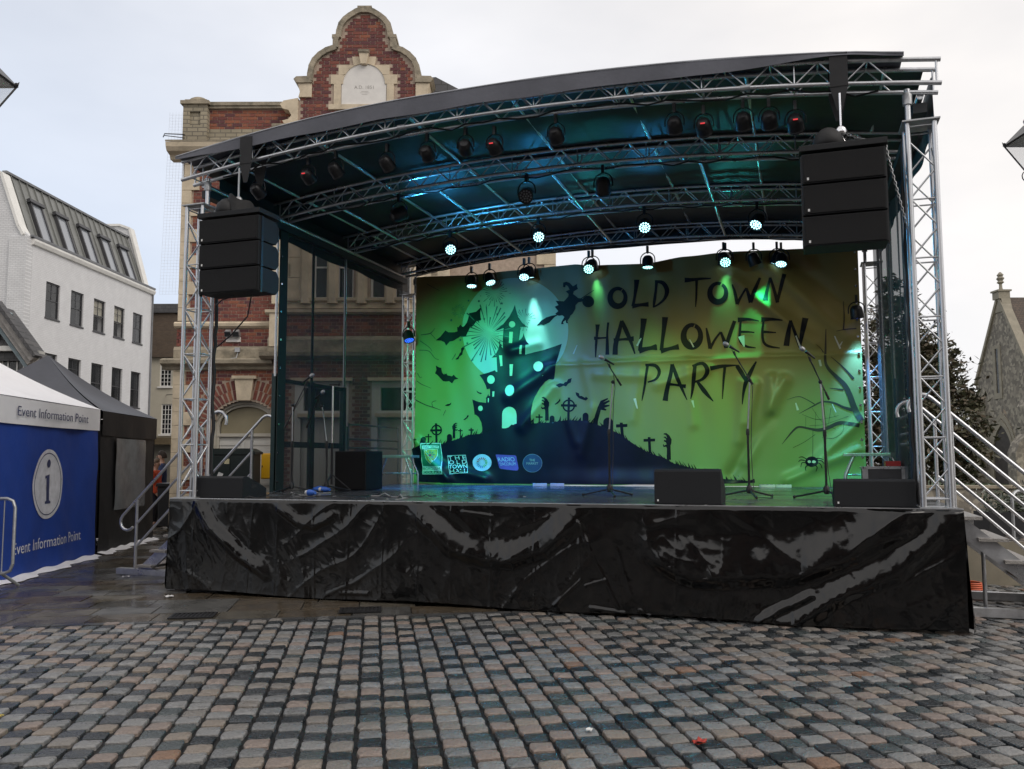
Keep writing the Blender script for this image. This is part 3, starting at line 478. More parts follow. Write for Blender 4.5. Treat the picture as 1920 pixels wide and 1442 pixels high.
def unseen_terrace():
    """unseen shop terrace added behind the viewer so wet surfaces reflect a dark street"""
    t = bthing('brick_terrace', 'unseen brick terrace of shops added behind the viewer for the reflections', 'terrace', (0, -24, 0))
    m = brickmat('terrace_brick', (.16, .075, .05), (.12, .06, .045), (.2, .17, .14), .225, .077)
    hs = []
    for x in range(-33, 33, 3): hs += [(x + .9, x + 2.1, 3.6, 5.4), (x + .9, x + 2.1, 6.4, 7.9), (x + .3, x + 2.7, .4, 2.7)]
    b = MB(); b.panel(-34, 34, 0, 8.8, -.3, .0, hs); b.build('wall', m, t, flip=False)
    for h in hs:
        f = MB(); f.panel(h[0], h[1], h[2], h[3], -.2, -.12, [(h[0] + .06, (h[0] + h[1]) / 2 - .03, h[2] + .06, h[3] - .06), ((h[0] + h[1]) / 2 + .03, h[1] - .06, h[2] + .06, h[3] - .06)]); o = f.build('window', MATS['white_paint'], t, flip=False)
        p = MB(); p.box(h[0], h[1], -.18, -.17, h[2], h[3]); p.build('pane', GLASS, o)
    b = MB(); b.box(-34, 34, -6, -.6, 0, 8.7); b.build('core', RUBBER, t)
    r = MB(); r.prism([(.25, 8.8), (-6.3, 8.8), (-3, 11.4)], -34.3, 34.3, 'x'); r.build('roof', SLATE, t)


def bound(x):
    """distance at which the setts end and the flagged pavement starts"""
    return 8.49 + (x + 4.97) * .147


def in_stage(p, inset=0.):
    return inset < p.x < SW - inset and inset < p.y < SDEP


def setts():
    bed = MB(); bed.add([(-16, -4, -.022), (26, -4, -.022), (26, 24, -.022), (-16, 24, -.022)], [(0, 1, 2, 3)])
    bed.add([(-16, -4, -.05), (26, -4, -.05), (26, 24, -.05), (-16, 24, -.05)], [(3, 2, 1, 0)])
    m = mat('wet_sett_joints', (.011, .010, .009), .6, 0, .4, 14, bump=.8, bscale=60, rvar=.2, spec=.3)
    b = bed.build('cobbled_pavement', m, flip=False); struct(b)
    b.location = Bw(0, 0); b.rotation_euler.z = YAW
    cols = [('pink_granite', (.212, .170, .146), .46), ('tan_granite', (.208, .176, .146), .46), ('pale_grey_granite', (.198, .196, .192), .38), ('grey_granite', (.148, .150, .150), .36),
            ('slate_blue_sett', (.044, .049, .054), .2), ('dark_sett', (.024, .029, .033), .15), ('green_grey_sett', (.062, .074, .076), .24), ('rust_sett', (.20, .122, .08), .48), ('warm_grey_granite', (.178, .163, .147), .42)]
    sm = [mat(n, c, r, 0, .26, 26, bump=.5, bscale=55, rvar=.16, spec=.5, dirt=((c[0] * .45, c[1] * .45, c[2] * .45), 17, .55)) for n, c, r in cols]
    wts = [15, 9, 18, 17, 17, 20, 10, .8, 11]
    CAT = [0, 0, 1, 1, 2, 2, 2, 0, 0]
    a = math.atan(260 / 1607.5)
    cd = Vector((-math.sin(a), math.cos(a), 0)); ac = Vector((math.cos(a), math.sin(a), 0))
    P = .158
    r = random.Random(5)

    def sett_shape(seed, dome, flat):
        q = random.Random(seed)
        hw, hl = .0705, .0745
        pts = []
        for k in range(12):
            t = 2 * PI * k / 12
            c, s = math.cos(t), math.sin(t)
            e = .34
            x = hw * math.copysign(abs(c) ** e, c); y = hl * math.copysign(abs(s) ** e, s)
            pts.append((x * q.uniform(.925, 1.03), y * q.uniform(.925, 1.03)))
        mb = MB(); n = 12
        rings = [(1.0, -.05), (1.0, -.012), (.982, -.0035), (.94, -.0005), (.6, dome)]
        vs = []
        for sc, z in rings:
            for x, y in pts:
                vs.append((x * sc, y * sc, z + q.uniform(-.0024, .0024)))
        vs.append((q.uniform(-.01, .01), q.uniform(-.01, .01), dome * 1.05))
        fs = []
        for i in range(len(rings) - 1):
            for k in range(n):
                fs.append((i * n + k, i * n + (k + 1) % n, (i + 1) * n + (k + 1) % n, (i + 1) * n + k))
        t0 = (len(rings) - 1) * n
        for k in range(n):
            fs.append((t0 + k, t0 + (k + 1) % n, len(vs) - 1))
        return vs, fs
    shapes = [sett_shape(100 + k, .0030 + .0014 * (k % 3), 0) for k in range(10)]
    flats = [sett_shape(200 + k, .0008, 1) for k in range(5)]
    place = []
    for i in range(-60, 160):
        off = r.uniform(0, P)
        prev = -1
        for j in range(18, 150):
            p = ac * (i * P + r.uniform(-.004, .004)) + cd * (j * P + off + r.uniform(-.006, .006))
            if not (3.3 < p.y < 21): continue
            px = p.x / p.y
            if px < -.66 or px > .68: continue
            if p.x < 5 and p.y > bound(p.x): continue
            w = Bw(p.x, p.y)
            if in_stage(w, .35): continue
            if w.x < 4 and w.y > 0: continue
            k = r.choices(range(9), wts)[0]
            for _ in range(3):
                if prev >= 0 and CAT[k] == CAT[prev] and r.random() < .8: k = r.choices(range(9), wts)[0]
            prev = k
            place.append((p, k))
    place.sort(key=lambda t: t[0].y + (0 if abs(t[0].x / t[0].y) < .6 and t[0].y > 4.35 else 50))
    cache = {}
    stuff = MB()
    for n, (p, k) in enumerate(place):
        low = k in (4, 5, 6)
        idx = r.randrange(5) if low else r.randrange(10)
        vs, fs = (flats if low else shapes)[idx]
        ang = -a + 0 + r.uniform(-.03, .03)
        ang = a + r.uniform(-.03, .03)
        z = r.uniform(-.006, -.001) if low else r.uniform(-.004, .004)
        M = Matrix.Translation((p.x, p.y, z)) @ Matrix.Rotation(ang, 4, 'Z') @ Matrix.Rotation(r.uniform(-.03, .03), 4, 'X') @ Matrix.Rotation(r.uniform(-.03, .03), 4, 'Y') @ Matrix.Diagonal((r.uniform(.96, 1.03), r.uniform(.94, 1.05), 1, 1))
        if n < 300:
            key = (low, idx, k)
            if key not in cache:
                t = MB(); t.add(vs, fs); cache[key] = t.mesh('sett', sm[k], smooth=26)
            inst(cache[key], 'sett', b, M)
        else:
            stuff.add([M @ Vector(v) for v in vs], fs, k)
    o = stuff.build('distant_setts', sm, b, smooth=26, flip=False); o['kind'] = 'stuff'


def flags():
    bed = MB()
    poly = [(-22, bound(-22) + .03), (1.5, bound(1.5) + .03), (1.5, 17.9), (-7.3, 18.3), (-7.3, 34), (-22, 34)]
    bed.add([(x, y, -.012) for x, y in poly], [tuple(range(6))])
    bed.add([(x, y, -.016) for x, y in poly], [tuple(range(5, -1, -1))])
    m = mat('wet_paving_joints', (.03, .028, .024), .3, 0, .4, 6, rvar=.15)
    b = bed.build('flagged_pavement', m, flip=False); struct(b)
    b.location = Bw(0, 0); b.rotation_euler.z = YAW
    ms = [mat('wet_york_stone', (.10, .088, .068), .22, 0, .3, 3.5, bump=.12, bscale=18, rvar=.17, spec=.6, dirt=((.035, .03, .024), 3, .7)),
          mat('wet_brown_flag', (.082, .064, .044), .20, 0, .35, 3.5, bump=.12, bscale=18, rvar=.15, spec=.6, dirt=((.03, .025, .018), 3, .7)),
          mat('wet_grey_flag', (.085, .083, .078), .26, 0, .3, 3.5, bump=.12, bscale=18, rvar=.18, spec=.6, dirt=((.03, .03, .028), 3, .7))]
    r = random.Random(8)
    sl = math.atan(.147)
    n = 0
    stuff = MB(); todo = []
    for row in range(0, 60):
        d0 = .05 + row * .46
        x = -15 + r.uniform(0, .6)
        while x < 1.2:
            w = r.choice((.6, .75, .9, .6))
            p = Vector((x, bound(x) + d0, 0))
            q = Bw(p.x + w / 2, p.y + .2)
            ok = not in_stage(q, .3) and not (q.x > -.2 and q.y > .2) and p.y < 33 and p.x / p.y > -.72 and (p.y < 17.6 or p.x < -7.8)
            if ok: todo.append((p.copy(), w))
            x += w + .008
    todo.sort(key=lambda t: t[0].y)
    for p, w in todo:
        h = r.uniform(0, .004)
        M = Matrix.Translation((p.x, p.y, h - .002)) @ Matrix.Rotation(sl, 4, 'Z') @ Matrix.Rotation(r.uniform(-.006, .006), 4, 'X') @ Matrix.Rotation(r.uniform(-.006, .006), 4, 'Y')
        if n < 230:
            t = MB(); t.box(0, w, 0, .452, -.03, 0, 0, M)
            t.build('paving_slab', ms[r.randrange(3)], b)
        else:
            stuff.box(0, w, 0, .452, -.03, 0, r.randrange(3), M)
        n += 1
    if stuff.v:
        o = stuff.build('distant_paving_slabs', ms, b); o['kind'] = 'stuff'
    # kerb of darker setts between the two surfaces, and the drain grate
    k = MB()
    x = -15
    while x < 0.6:
        w = .3
        M = Matrix.Translation((x, bound(x) - .06, .001)) @ Matrix.Rotation(sl, 4, 'Z')
        k.box(0, w - .008, 0, .1, -.05, 0, 0, M)
        x += w
    ko = k.build('kerb', mat('wet_dark_kerb', (.05, .05, .05), .3, 0, .3, 6, rvar=.15)); struct(ko)
    ko.location = Bw(0, 0); ko.rotation_euler.z = YAW
    for (gx, gy, lab) in ((-3.29, 9.0, 'small black iron drain grate in the wet flagstones'), (-1.62, 9.3, 'short dark drain grate half under the stage skirt')):
        t = bthing('drain_grate', lab, 'drain', (gx, gy, .006), 'drain grates', sl)
        fr = MB()
        fr.panel(-.22, .22, -.15, .15, 0, .012, [(-.19, .19, -.12, .12)])
        fr.v = [(x, z, y) for x, y, z in fr.v]
        fr.build('frame', BLACKM, t)
        for q in range(9):
            bb = MB(); bb.box(-.18 + q * .042, -.162 + q * .042, -.12, .12, 0, .01); bb.build('bar', BLACKM, t)
        pit = MB(); pit.box(-.2, .2, -.13, .13, -.002, .001); pit.build('pit', RUBBER, t)


# ------------------------------------------------------------------ stage platform
def seg_dist(px, pz, pts):
    best = 9; sgn = 1; along = 0
    for i in range(len(pts) - 1):
        ax, az = pts[i]; bx, bz = pts[i + 1]
        dx, dz = bx - ax, bz - az
        L2 = dx * dx + dz * dz
        t = max(0, min(1, ((px - ax) * dx + (pz - az) * dz) / L2))
        qx, qz = ax + dx * t, az + dz * t
        d = math.hypot(px - qx, pz - qz)
        if d < best:
            best = d
            nz = dx if dx >= 0 else -dx; nx = -dz if dx >= 0 else dz
            sgn = 1 if (px - qx) * nx + (pz - qz) * nz > 0 else -1
            along = (i + t) / (len(pts) - 1)
    return best * sgn, along


def sstep(t):
    t = max(0., min(1., t)); return t * t * (3 - 2 * t)


def rdg(x, z, k, p=3):
    return (1 - abs(noise.noise((x, z, k)))) ** p


def wrinkles(x, z):
    """hanging folds, slanting drags from the fixing points and fine crumpling"""
    wx = x + .12 * noise.noise((x * 1.3, z * 1.7, 21.0)); wz = z + .08 * noise.noise((x * 1.9, z * 1.4, 33.0))
    m2 = sstep(noise.noise((x * .55, z * .5, 12.0)) * 1.6 + .45); m3 = sstep(-noise.noise((x * .55, z * .5, 12.0)) * 1.6 + .45)
    d = .012 * rdg(wx * 2.6 + .25 * wz, wz * .5, 3.1)
    d += .017 * m2 * rdg((wx * .8 - wz * 1.0) * 2.1, (wx + wz) * .55, 6.2, 5) + .017 * m3 * rdg((wx * .8 + wz * 1.0) * 2.1, (wx - wz) * .55, 8.4, 5)
    d += .0030 * rdg(wx * 8 + wz * 2, wz * 5, 1.9, 4) + .0016 * rdg(wx * 17, wz * 15, 5.5, 4) * sstep(1.2 - z * 1.1)
    return d


RB = [(p, h, wu, wl, min(q[0] for q in p) - max(wu, wl), max(q[0] for q in p) + max(wu, wl)) for p, h, wu, wl in RIDGES]


def skirt_d(x, z):
    d = .036 - .022 * (1 - z / HD) + .016 * noise.noise((x * .9, z * 1.6, 4.0)) + .006 * noise.noise((x * 2.6, z * 3.2, 9.0)) + wrinkles(x, z) - .02
    for pts, h, wu, wl, x0, x1 in RB:
        if not (x0 < x < x1): continue
        if h < .033 and not (min(pts[0][1], pts[-1][1]) - .05 < z < max(pts[0][1], pts[-1][1]) + .05): continue
        s, al = seg_dist(x, z, pts)
        end = sstep(min((x - pts[0][0]), (pts[-1][0] - x)) / .35 + .55) if pts[0][0] < pts[-1][0] and h > .033 else 1
        if h > .033:
            s += .030 * noise.noise((x * 2.2, z * 1.5, 3.3)) + .010 * noise.noise((x * 9, z * 4, 1.1))
            h = h * end * (.85 + .45 * noise.noise((x * 3.1, z * 1.2, 8.0)))
        if s > 0:
            if s < wu:
                t = s / wu
                d += h * (1 - sstep(t)) * (1 + .16 * noise.noise((x * 12, z * 2.5, .4)))
                if h > .033: d += (.0018 * noise.noise((x * 8, z * 10, .3)) + .0009 * noise.noise((x * 34, z * 16, 5.1))) * sstep((1 - t) * 2)
        elif -s < wl:
            d += h * sstep(1 + s / wl)
    for (ax, az), (bx, bz) in SEAMS:
        dx = x - ax - (bx - ax) * (z - az) / (bz - az)
        if abs(dx) < .03:
            d += .006 * math.exp(-(dx / .009) ** 2) * (.35 + .65 * math.sin(z * 5 + ax * 3) ** 2)
    top = sstep((HD - z) / .035)
    return max(d * (.35 + .65 * top), .002)


def stage():
    t = thing('stage_platform', 'black stage platform with a glossy black tarpaulin skirt', 'stage', (0, 0, 0))
    d = MB(); d.box(.0, SW, .02, SDEP, HD - .10, HD)
    d.build('deck', DECK, t)
    # plywood joints of the deck, proud strips of tape
    e = MB(); e.box(-.004, SW + .004, -.012, .018, HD - .006, HD + .003); e.build('edge_trim', ALU, t)
    s = MB()
    nx, nz = 760, 96
    z0, z1 = .03, HD - .007
    vs = []
    for j in range(nz + 1):
        z = z0 + (z1 - z0) * j / nz
        for i in range(nx + 1):
            x = SW * i / nx
            vs.append((x, -.004 - skirt_d(x, z), z + (.012 * math.sin(x * 2.3) if j == 0 else 0)))
    fs = [(j * (nx + 1) + i, j * (nx + 1) + i + 1, (j + 1) * (nx + 1) + i + 1, (j + 1) * (nx + 1) + i) for j in range(nz) for i in range(nx)]
    s.add(vs, fs); s.build('skirt', TARP, t, smooth=70, flip=False)
    for side, x in ((-1, -.006), (1, SW + .006)):
        g = MB()
        def fn(u, v, x=x, side=side):
            y = .0 + u * SDEP; z = .03 + v * (HD - .05)
            w = .02 * math.sin(y * 7 + 2 * math.sin(z * 3)) + .05 * (1 - v) * (.6 + .4 * math.sin(y * 2.2)) + .02 * math.sin(y * 17) * (1 - v)
            return (x + side * max(w, -.004) * (.2 + .8 * (1 - v)), y, z)
        g.grid(fn, 180, 24); g.build('side_skirt', TARP, t, smooth=70, flip=False)
    bk = MB(); bk.box(.02, SW - .02, SDEP - .03, SDEP - .01, .03, HD - .11); bk.build('back_skirt', TARP, t)
    lg = MB()
    for x in (.12, 3.0, 5.9, 8.7):
        for y in (.2, 3.3, 6.5): lg.tube((x, y, -.0), (x, y, HD - .11), .025)
    lg.build('legs', ALU, t)
    # a little grit and tape scattered on the wet boards near the front edge
    r = random.Random(4)
    for k in range(14):
        q = MB(); x = r.uniform(1.2, 7.5); y = r.uniform(.03, 1.5); w = r.uniform(.015, .05)
        q.box(x, x + w, y, y + w * .6, HD + .001, HD + .004, 0)
        q.build('tape_scrap', r.choice((WHITE, CABLE, WHITE)), t)


CYL = None


def strut(name, parent, p, q, r, m=None):
    global CYL
    m = m or ALU
    if CYL is None: CYL = {}
    if m.name not in CYL:
        t = MB(); t.tube((0, 0, 0), (0, 0, 1), 1, 8); CYL[m.name] = t.mesh('strut', m, smooth=50)
    p = Vector(p); q = Vector(q); d = q - p
    M = Matrix.Translation(p) @ d.to_track_quat('Z', 'Y').to_matrix().to_4x4() @ Matrix.Diagonal((r, r, d.length, 1))
    return inst(CYL[m.name], name, parent, M)


TW = .235
TH = 3.70


def tower(x, y, label, back=False):
    t = thing('truss_tower', label, 'truss tower', (x, y, HD), 0, 'aluminium truss towers at the stage corners')
    h = TW / 2
    cs = [(-h, -h), (h, -h), (h, h), (-h, h)]
    for a in cs: strut('chord', t, (*a, 0), (*a, TH), .025)
    bay = .285
    for k in range(4):
        a = cs[k]; b = cs[(k + 1) % 4]
        z = .10; n = 0
        while z + bay < TH - .02:
            p, q = (a, b) if (n + k) % 2 == 0 else (b, a)
            strut('brace', t, (*p, z), (*q, z + bay), .0088)
            if n % 2 == 0: strut('rung', t, (*a, z - .012), (*b, z - .012), .0085)
            z += bay; n += 1
        strut('rung', t, (*a, TH - .04), (*b, TH - .04), .0085)
    pl = MB(); pl.box(-h - .05, h + .05, -h - .05, h + .05, TH, TH + .014); pl.build('top_plate', STEEL, t)
    bp = MB(); bp.box(-h - .04, h + .04, -h - .04, h + .04, .001, .012); bp.build('base_plate', STEEL, t)
    zt = 5.22 - HD
    mx = h * .8 if x < 4 else -h * .8
    strut('mast', t, (mx, 0, TH), (mx, 0, zt), .028)
    co = MB(); co.lathe([(.045, 0), (.045, .1), (.03, .12)], 12, (mx, 0, zt - .16)); co.build('mast_collar', STEEL, t, smooth=40)
    if not back:
        ca = MB()
        r = random.Random(int(x * 10))
        cx, cy = (h + .035, h + .03) if x < 4 else (-h - .03, h + .03)
        ca.sweep([(cx + r.uniform(-.012, .012), cy + r.uniform(-.012, .012), .02 + k * .12) for k in range(31)], .022, 7)
        ca.build('cable_bundle', CABLE, t, smooth=60)


def zb(x):
    return 5.20 + .32 * (1 - ((x - 4.4) / 4.4) ** 2)


TRY = [.165, 2.15, 4.2, 6.3]


def arch(y, label, front=False):
    t = thing('arched_truss', label, 'roof truss', (0, y, 0), 0, 'arched roof trusses over the stage')
    w = .117; hh = .235
    xs = [-.02 + (SW + .02) * i / 36 for i in range(37)]
    for yy in (-w, w):
        for nm, dz in (('bottom_chord', 0), ('top_chord', hh)):
            c = MB(); c.sweep([(x, yy, zb(x) + dz) for x in xs], .0245, 8); c.build(nm, ALU, t, smooth=50)
    P = .46
    x = .12; n = 0
    while x + P < SW:
        xm = x + P / 2
        for yy in (-w, w):
            strut('brace', t, (x, yy, zb(x)), (xm, yy, zb(xm) + hh), .0085)
            strut('brace', t, (xm, yy, zb(xm) + hh), (x + P, yy, zb(x + P)), .0085)
            if n % 2 == 0: strut('post', t, (x, yy, zb(x)), (x, yy, zb(x) + hh), .0085)
        strut('cross_brace', t, (x, -w, zb(x)), (x, w, zb(x)), .0085)
        strut('cross_brace', t, (xm, -w, zb(xm) + hh), (xm, w, zb(xm) + hh), .0085)
        x += P; n += 1
    for yy in (-w, w):
        for x in (0, SW - .04): strut('post', t, (x, yy, zb(x)), (x, yy, zb(x) + hh), .012)
    # rough cable run lying along the lower chords
    c = MB(); r = random.Random(int(y * 31))
    c.sweep([(x_, r.uniform(-.08, .10), zb(x_) - r.uniform(.028, .05)) for x_ in [.5 + k * .21 for k in range(38)]], .011, 5)
    c.build('cable', CABLE, t, smooth=60)
    if front:
        for x in (3.1, 5.9, 7.0):
            c = MB(); c.lathe([(.034, -.05), (.034, .05)], 10, (x, -w, zb(x)), Matrix.Rotation(PI / 2, 4, 'Y')); c.build('coupler', STEEL, t, smooth=40)


def canopy():
    t = thing('stage_roof', 'dark grey canvas canopy arched over the stage trusses', 'canopy', (0, 0, 0))
    r = random.Random(2)
    PX = [.45, 1.72, 3.05, 4.38, 5.70, 7.0, 8.35]

    def sag(x, y):
        s = 0
        for i in range(len(TRY) - 1):
            if TRY[i] < y < TRY[i + 1]:
                s = math.sin(PI * (y - TRY[i]) / (TRY[i + 1] - TRY[i]))
        return -.035 * s + .008 * math.sin(x * 9 + y * 3) * s

    def topf(x):
        return zb(x) + .285 + (.02 * math.sin(PI * min(max((x - .3) / 3.6, 0), 1)))
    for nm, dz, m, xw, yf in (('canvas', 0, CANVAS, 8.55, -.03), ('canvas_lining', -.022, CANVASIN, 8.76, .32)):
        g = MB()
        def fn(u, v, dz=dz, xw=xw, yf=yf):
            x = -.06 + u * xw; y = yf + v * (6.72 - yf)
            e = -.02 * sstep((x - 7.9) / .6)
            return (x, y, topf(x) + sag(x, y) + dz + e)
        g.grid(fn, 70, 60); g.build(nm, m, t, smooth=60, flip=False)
    # front valance hanging over the top chord
    ctl = [(-.05, 5.44), (.6, 5.455), (1.7, 5.525), (2.9, 5.585), (4.1, 5.61), (5.9, 5.60), (7.0, 5.545), (7.85, 5.50), (8.5, 5.50)]
    def low(x):
        for i in range(len(ctl) - 1):
            if ctl[i][0] <= x <= ctl[i + 1][0]:
                a, b = ctl[i], ctl[i + 1]; return a[1] + (b[1] - a[1]) * (x - a[0]) / (b[0] - a[0])
        return ctl[-1][1]
    g = MB()
    for yy, rev in ((-.034, 0), (-.026, 1)):
        def fn(u, v, yy=yy):
            x = -.06 + u * 8.55; a = topf(x) - .02 * sstep((x - 7.9) / .6) + .004; b = min(low(x) + (a - .03 - low(x)) * sstep((x - 6.6) / 1.6), a - .03)
            return (x, yy - .012 * math.sin(x * 5) * (1 - v) - .01 * (1 - v), b + (a - b) * v)
        g.grid(fn, 120, 6)
    g.build('valance', CANVAS, t, smooth=60, flip=False)
    k = MB(); k.sweep([(-.06 + 8.55 * i / 40, -.03, topf(-.06 + 8.55 * i / 40) + .006 - .02 * sstep((-.06 + 8.55 * i / 40 - 7.9) / .6)) for i in range(41)], .012, 6)
    k.build('keder_edge', mat('keder_rope', (.30, .31, .34), .5), t, smooth=60)
    for i in range(3):
        ya, yb = TRY[i], TRY[i + 1]
        for j, x in enumerate(PX):
            strut('purlin', t, (x, ya + .12, zb(x) + .235 + .01), (x, yb - .12, zb(x) + .235 + .01), .024)
        if i > 0:
            for x in (1.05, 2.6, 4.3, 6.3, 7.6):
                strut('lower_purlin', t, (x, ya + .12, zb(x)), (x, yb - .12, zb(x)), .022)
    # fabric closing the eaves along both sides
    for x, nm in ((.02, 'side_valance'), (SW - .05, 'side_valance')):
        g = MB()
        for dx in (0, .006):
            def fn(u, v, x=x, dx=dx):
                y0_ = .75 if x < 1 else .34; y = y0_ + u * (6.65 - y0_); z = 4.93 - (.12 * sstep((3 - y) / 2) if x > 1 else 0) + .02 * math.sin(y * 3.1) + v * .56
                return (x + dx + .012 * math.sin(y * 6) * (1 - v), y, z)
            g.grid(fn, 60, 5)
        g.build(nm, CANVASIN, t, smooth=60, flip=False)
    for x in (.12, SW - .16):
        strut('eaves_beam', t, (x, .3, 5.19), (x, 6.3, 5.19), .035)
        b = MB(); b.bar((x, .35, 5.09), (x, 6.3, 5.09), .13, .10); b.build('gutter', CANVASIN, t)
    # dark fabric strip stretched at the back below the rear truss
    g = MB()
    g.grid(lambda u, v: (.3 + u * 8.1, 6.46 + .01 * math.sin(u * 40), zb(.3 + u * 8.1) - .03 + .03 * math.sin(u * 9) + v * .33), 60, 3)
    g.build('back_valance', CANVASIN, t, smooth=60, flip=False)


def scrims():
    t = thing('mesh_side_screen', 'black see-through mesh side wall at the left of the stage', 'mesh screen', (.13, 2.05, HD))
    def pan(y0, y1, zt):
        g = MB()
        def fn(u, v):
            y = y0 + u * (y1 - y0); return (.014 * math.sin(y * 11 + 1.3 * math.sin(y * 4)) * (.4 + .6 * v), y, -.05 + v * zt)
        g.grid(fn, 90, 8); return g
    pan(.18, 4.15, 3.95).build('mesh_cloth', SCRIM, t, smooth=60, flip=False)
    h = MB(); h.box(-.006, .006, 0, .2, -.05, 3.9); h.build('hem', mat('dark_green_hem', (.012, .022, .022), .7), t)
    ey = MB()
    for k in range(9): ey.lathe([(.016, 0), (.016, .012)], 8, (.008, .03, .15 + k * .42), Matrix.Rotation(PI / 2, 4, 'Y'))
    ey.build('eyelets', CHROME, t)
    for y, r_, m in ((.98, .022, BLACKM), (2.0, .022, ALU), (-.02, .018, ALU)):
        strut('pole', t, (-.03, y, 1.7 if m is ALU else 0), (-.03, y, 3.95), r_, m)
    t2 = thing('mesh_side_screen', 'black see-through mesh side wall at the right of the stage', 'mesh screen', (SW - .14, .9, HD))
    g = MB()
    def fn(u, v):
        y = 1.55 + u * 3.75; return (.03 * math.sin(y * 9 + 1.3 * math.sin(y * 4)) * (.4 + .6 * v), y, -.05 + v * 4.0)
    g.grid(fn, 110, 8); g.build('mesh_cloth', SCRIM, t2, smooth=60, flip=False)
    for y in (1.9, 3.6):
        strut('pole', t2, (.05, y, 1.55), (.05, y, 3.95), .02, ALU)
        b = MB(); b.box(.02, .09, y - .035, y + .035, 0, 1.6); b.build('post', mat('blue_post', (.02, .05, .13), .5) if 'blue_post' not in MATS else MATS['blue_post'], t2)
    # dark box-section frame on the left edge
    f = thing('side_frame', 'dark teal box-section frame standing at the left edge of the stage', 'frame', (.03, 2.15, HD))
    TE = mat('teal_painted_steel', (.012, .035, .036), .5, .2)
    for y in (0, 1.0, 2.0):
        b = MB(); b.box(-.035, .035, y - .05, y + .05, 0, 1.70 if y else 1.75); b.build('post', TE, f, bevel=.004)
    for z, th in ((1.66, .06), (.70, .09)):
        for a, b_ in ((.05, .95), (1.05, 1.95)):
            b = MB(); b.box(-.03, .03, a, b_, z - th / 2, z + th / 2); b.build('beam', TE, f)
    # guard rails beyond the back corners
    for x, lab in ((-.12, 'three-bar aluminium guard rail at the back left of the stage'), (SW + .1, 'three-bar aluminium guard rail at the back right of the stage')):
        t3 = thing('guard_rail', lab, 'guard rail', (x, 4.6, HD), 0, 'guard rails at the back of the stage')
        for z in (1.09, .83, .68): strut('rail', t3, (0, 0, z), (0, 2.0, z), .018)
        for y in (0, 2.0): strut('post', t3, (0, y, -.3), (0, y, 1.12), .024)
        p = MB(); p.box(-.02, .02, -.1, -.02, .65, 1.05); p.build('end_plate', ALU, t3)


# ------------------------------------------------------------------ printed backdrop
BY = 6.2


def line_d(x, z, ax, az, bx, bz, w):
    dx, dz = bx - ax, bz - az
    t = ((x - ax) * dx + (z - az) * dz) / (dx * dx + dz * dz)
    tc_ = max(0, min(1, t))
    d = math.hypot(x - ax - dx * tc_, z - az - dz * tc_)
    return math.exp(-(d / w) ** 2)


FOLDS = [(6.55, 2.9, 6.45, 1.9, 0.085, 0.0406), (6.75, 2.85, 6.6, 2.2, 0.085, 0.0464), (7.0, 2.95, 6.95, 2.4, 0.085, 0.0522), (7.2, 2.9, 6.55, 1.55, 0.1, 0.0725), (6.95, 2.3, 6.3, 1.35, 0.1, -0.0725), (7.6, 1.5, 8.35, 2.2, 0.085, 0.058), (7.2, 1.25, 8.3, 1.75, 0.085, 0.058), (6.4, 4.7, 7.7, 3.5, 0.09, 0.0435), (6.9, 5.0, 8.2, 3.6, 0.12, 0.0508), (7.4, 4.9, 8.35, 4.0, 0.1, -0.0435), (0.5, 1.95, 1.15, 1.25, 0.085, 0.0812), (0.6, 1.6, 1.9, 1.25, 0.085, 0.0464), (2.35, 2.75, 3.3, 3.35, 0.12, 0.0435), (2.6, 2.2, 3.2, 2.9, 0.1, 0.0435), (3.3, 2.9, 3.6, 1.9, 0.085, 0.0232), (3.9, 2.5, 3.7, 1.7, 0.085, 0.0232), (3.75, 3.35, 3.95, 2.4, 0.085, 0.0209), (4.25, 3.35, 4.2, 2.5, 0.085, 0.0209), (4.8, 3.3, 4.65, 2.3, 0.085, 0.0186), (5.6, 3.3, 5.7, 2.2, 0.085, 0.0232), (2.4, 3.62, 2.9, 3.72, 0.085, 0.0348), (1.0, 4.5, 2.2, 3.9, 0.15, 0.029), (4.0, 3.1, 4.9, 3.05, 0.085, 0.0232), (5.1, 2.9, 5.95, 3.15, 0.1, 0.0319)]


def bd(x, z):
    """how far the cloth hangs in front of its plane"""
    low = sstep((3.4 - z) / 1.2)
    d = .03 + .010 * math.sin(2.4 * x + .8 * z) + .006 * math.sin(x * 7.5 + math.sin(z * 2.3) * 1.4) * (.3 + .7 * low) + .004 * math.sin(x * 13 + 2 * z)
    d += .014 * math.exp(-((z - 3.33 - .012 * math.sin(x * 3)) / .04) ** 2) * sstep((x - 2.9) / .6)
    if z < 3.33 and x > 3: d += .016 * math.exp(-((3.33 - z) / .35))
    for ax, az, bx, bz, w, h in FOLDS:
        if min(ax, bx) - 3 * w < x < max(ax, bx) + 3 * w:
            d += h * line_d(x, z, ax, az, bx, bz, w)
    d += .05 * sstep((1.5 - z) / .35) * (.6 + .4 * math.sin(x * 1.7))
    return d


def btop(x):
    ctl = [(.45, 5.14), (1.6, 5.10), (2.6, 5.13), (3.6, 5.15), (3.95, 5.10), (4.9, 5.07), (5.6, 5.14), (6.3, 5.16), (7.2, 5.13), (8.40, 5.08)]
    for i in range(len(ctl) - 1):
        if x <= ctl[i + 1][0]:
            a, b = ctl[i], ctl[i + 1]; t = (x - a[0]) / (b[0] - a[0]); return a[1] + (b[1] - a[1]) * sstep(t)
    return ctl[-1][1]


def bbot(x):
    return 1.1405 + .028 * math.exp(-((x - 4.9) / .4) ** 2) + .003 * (1 + math.sin(x * 4))


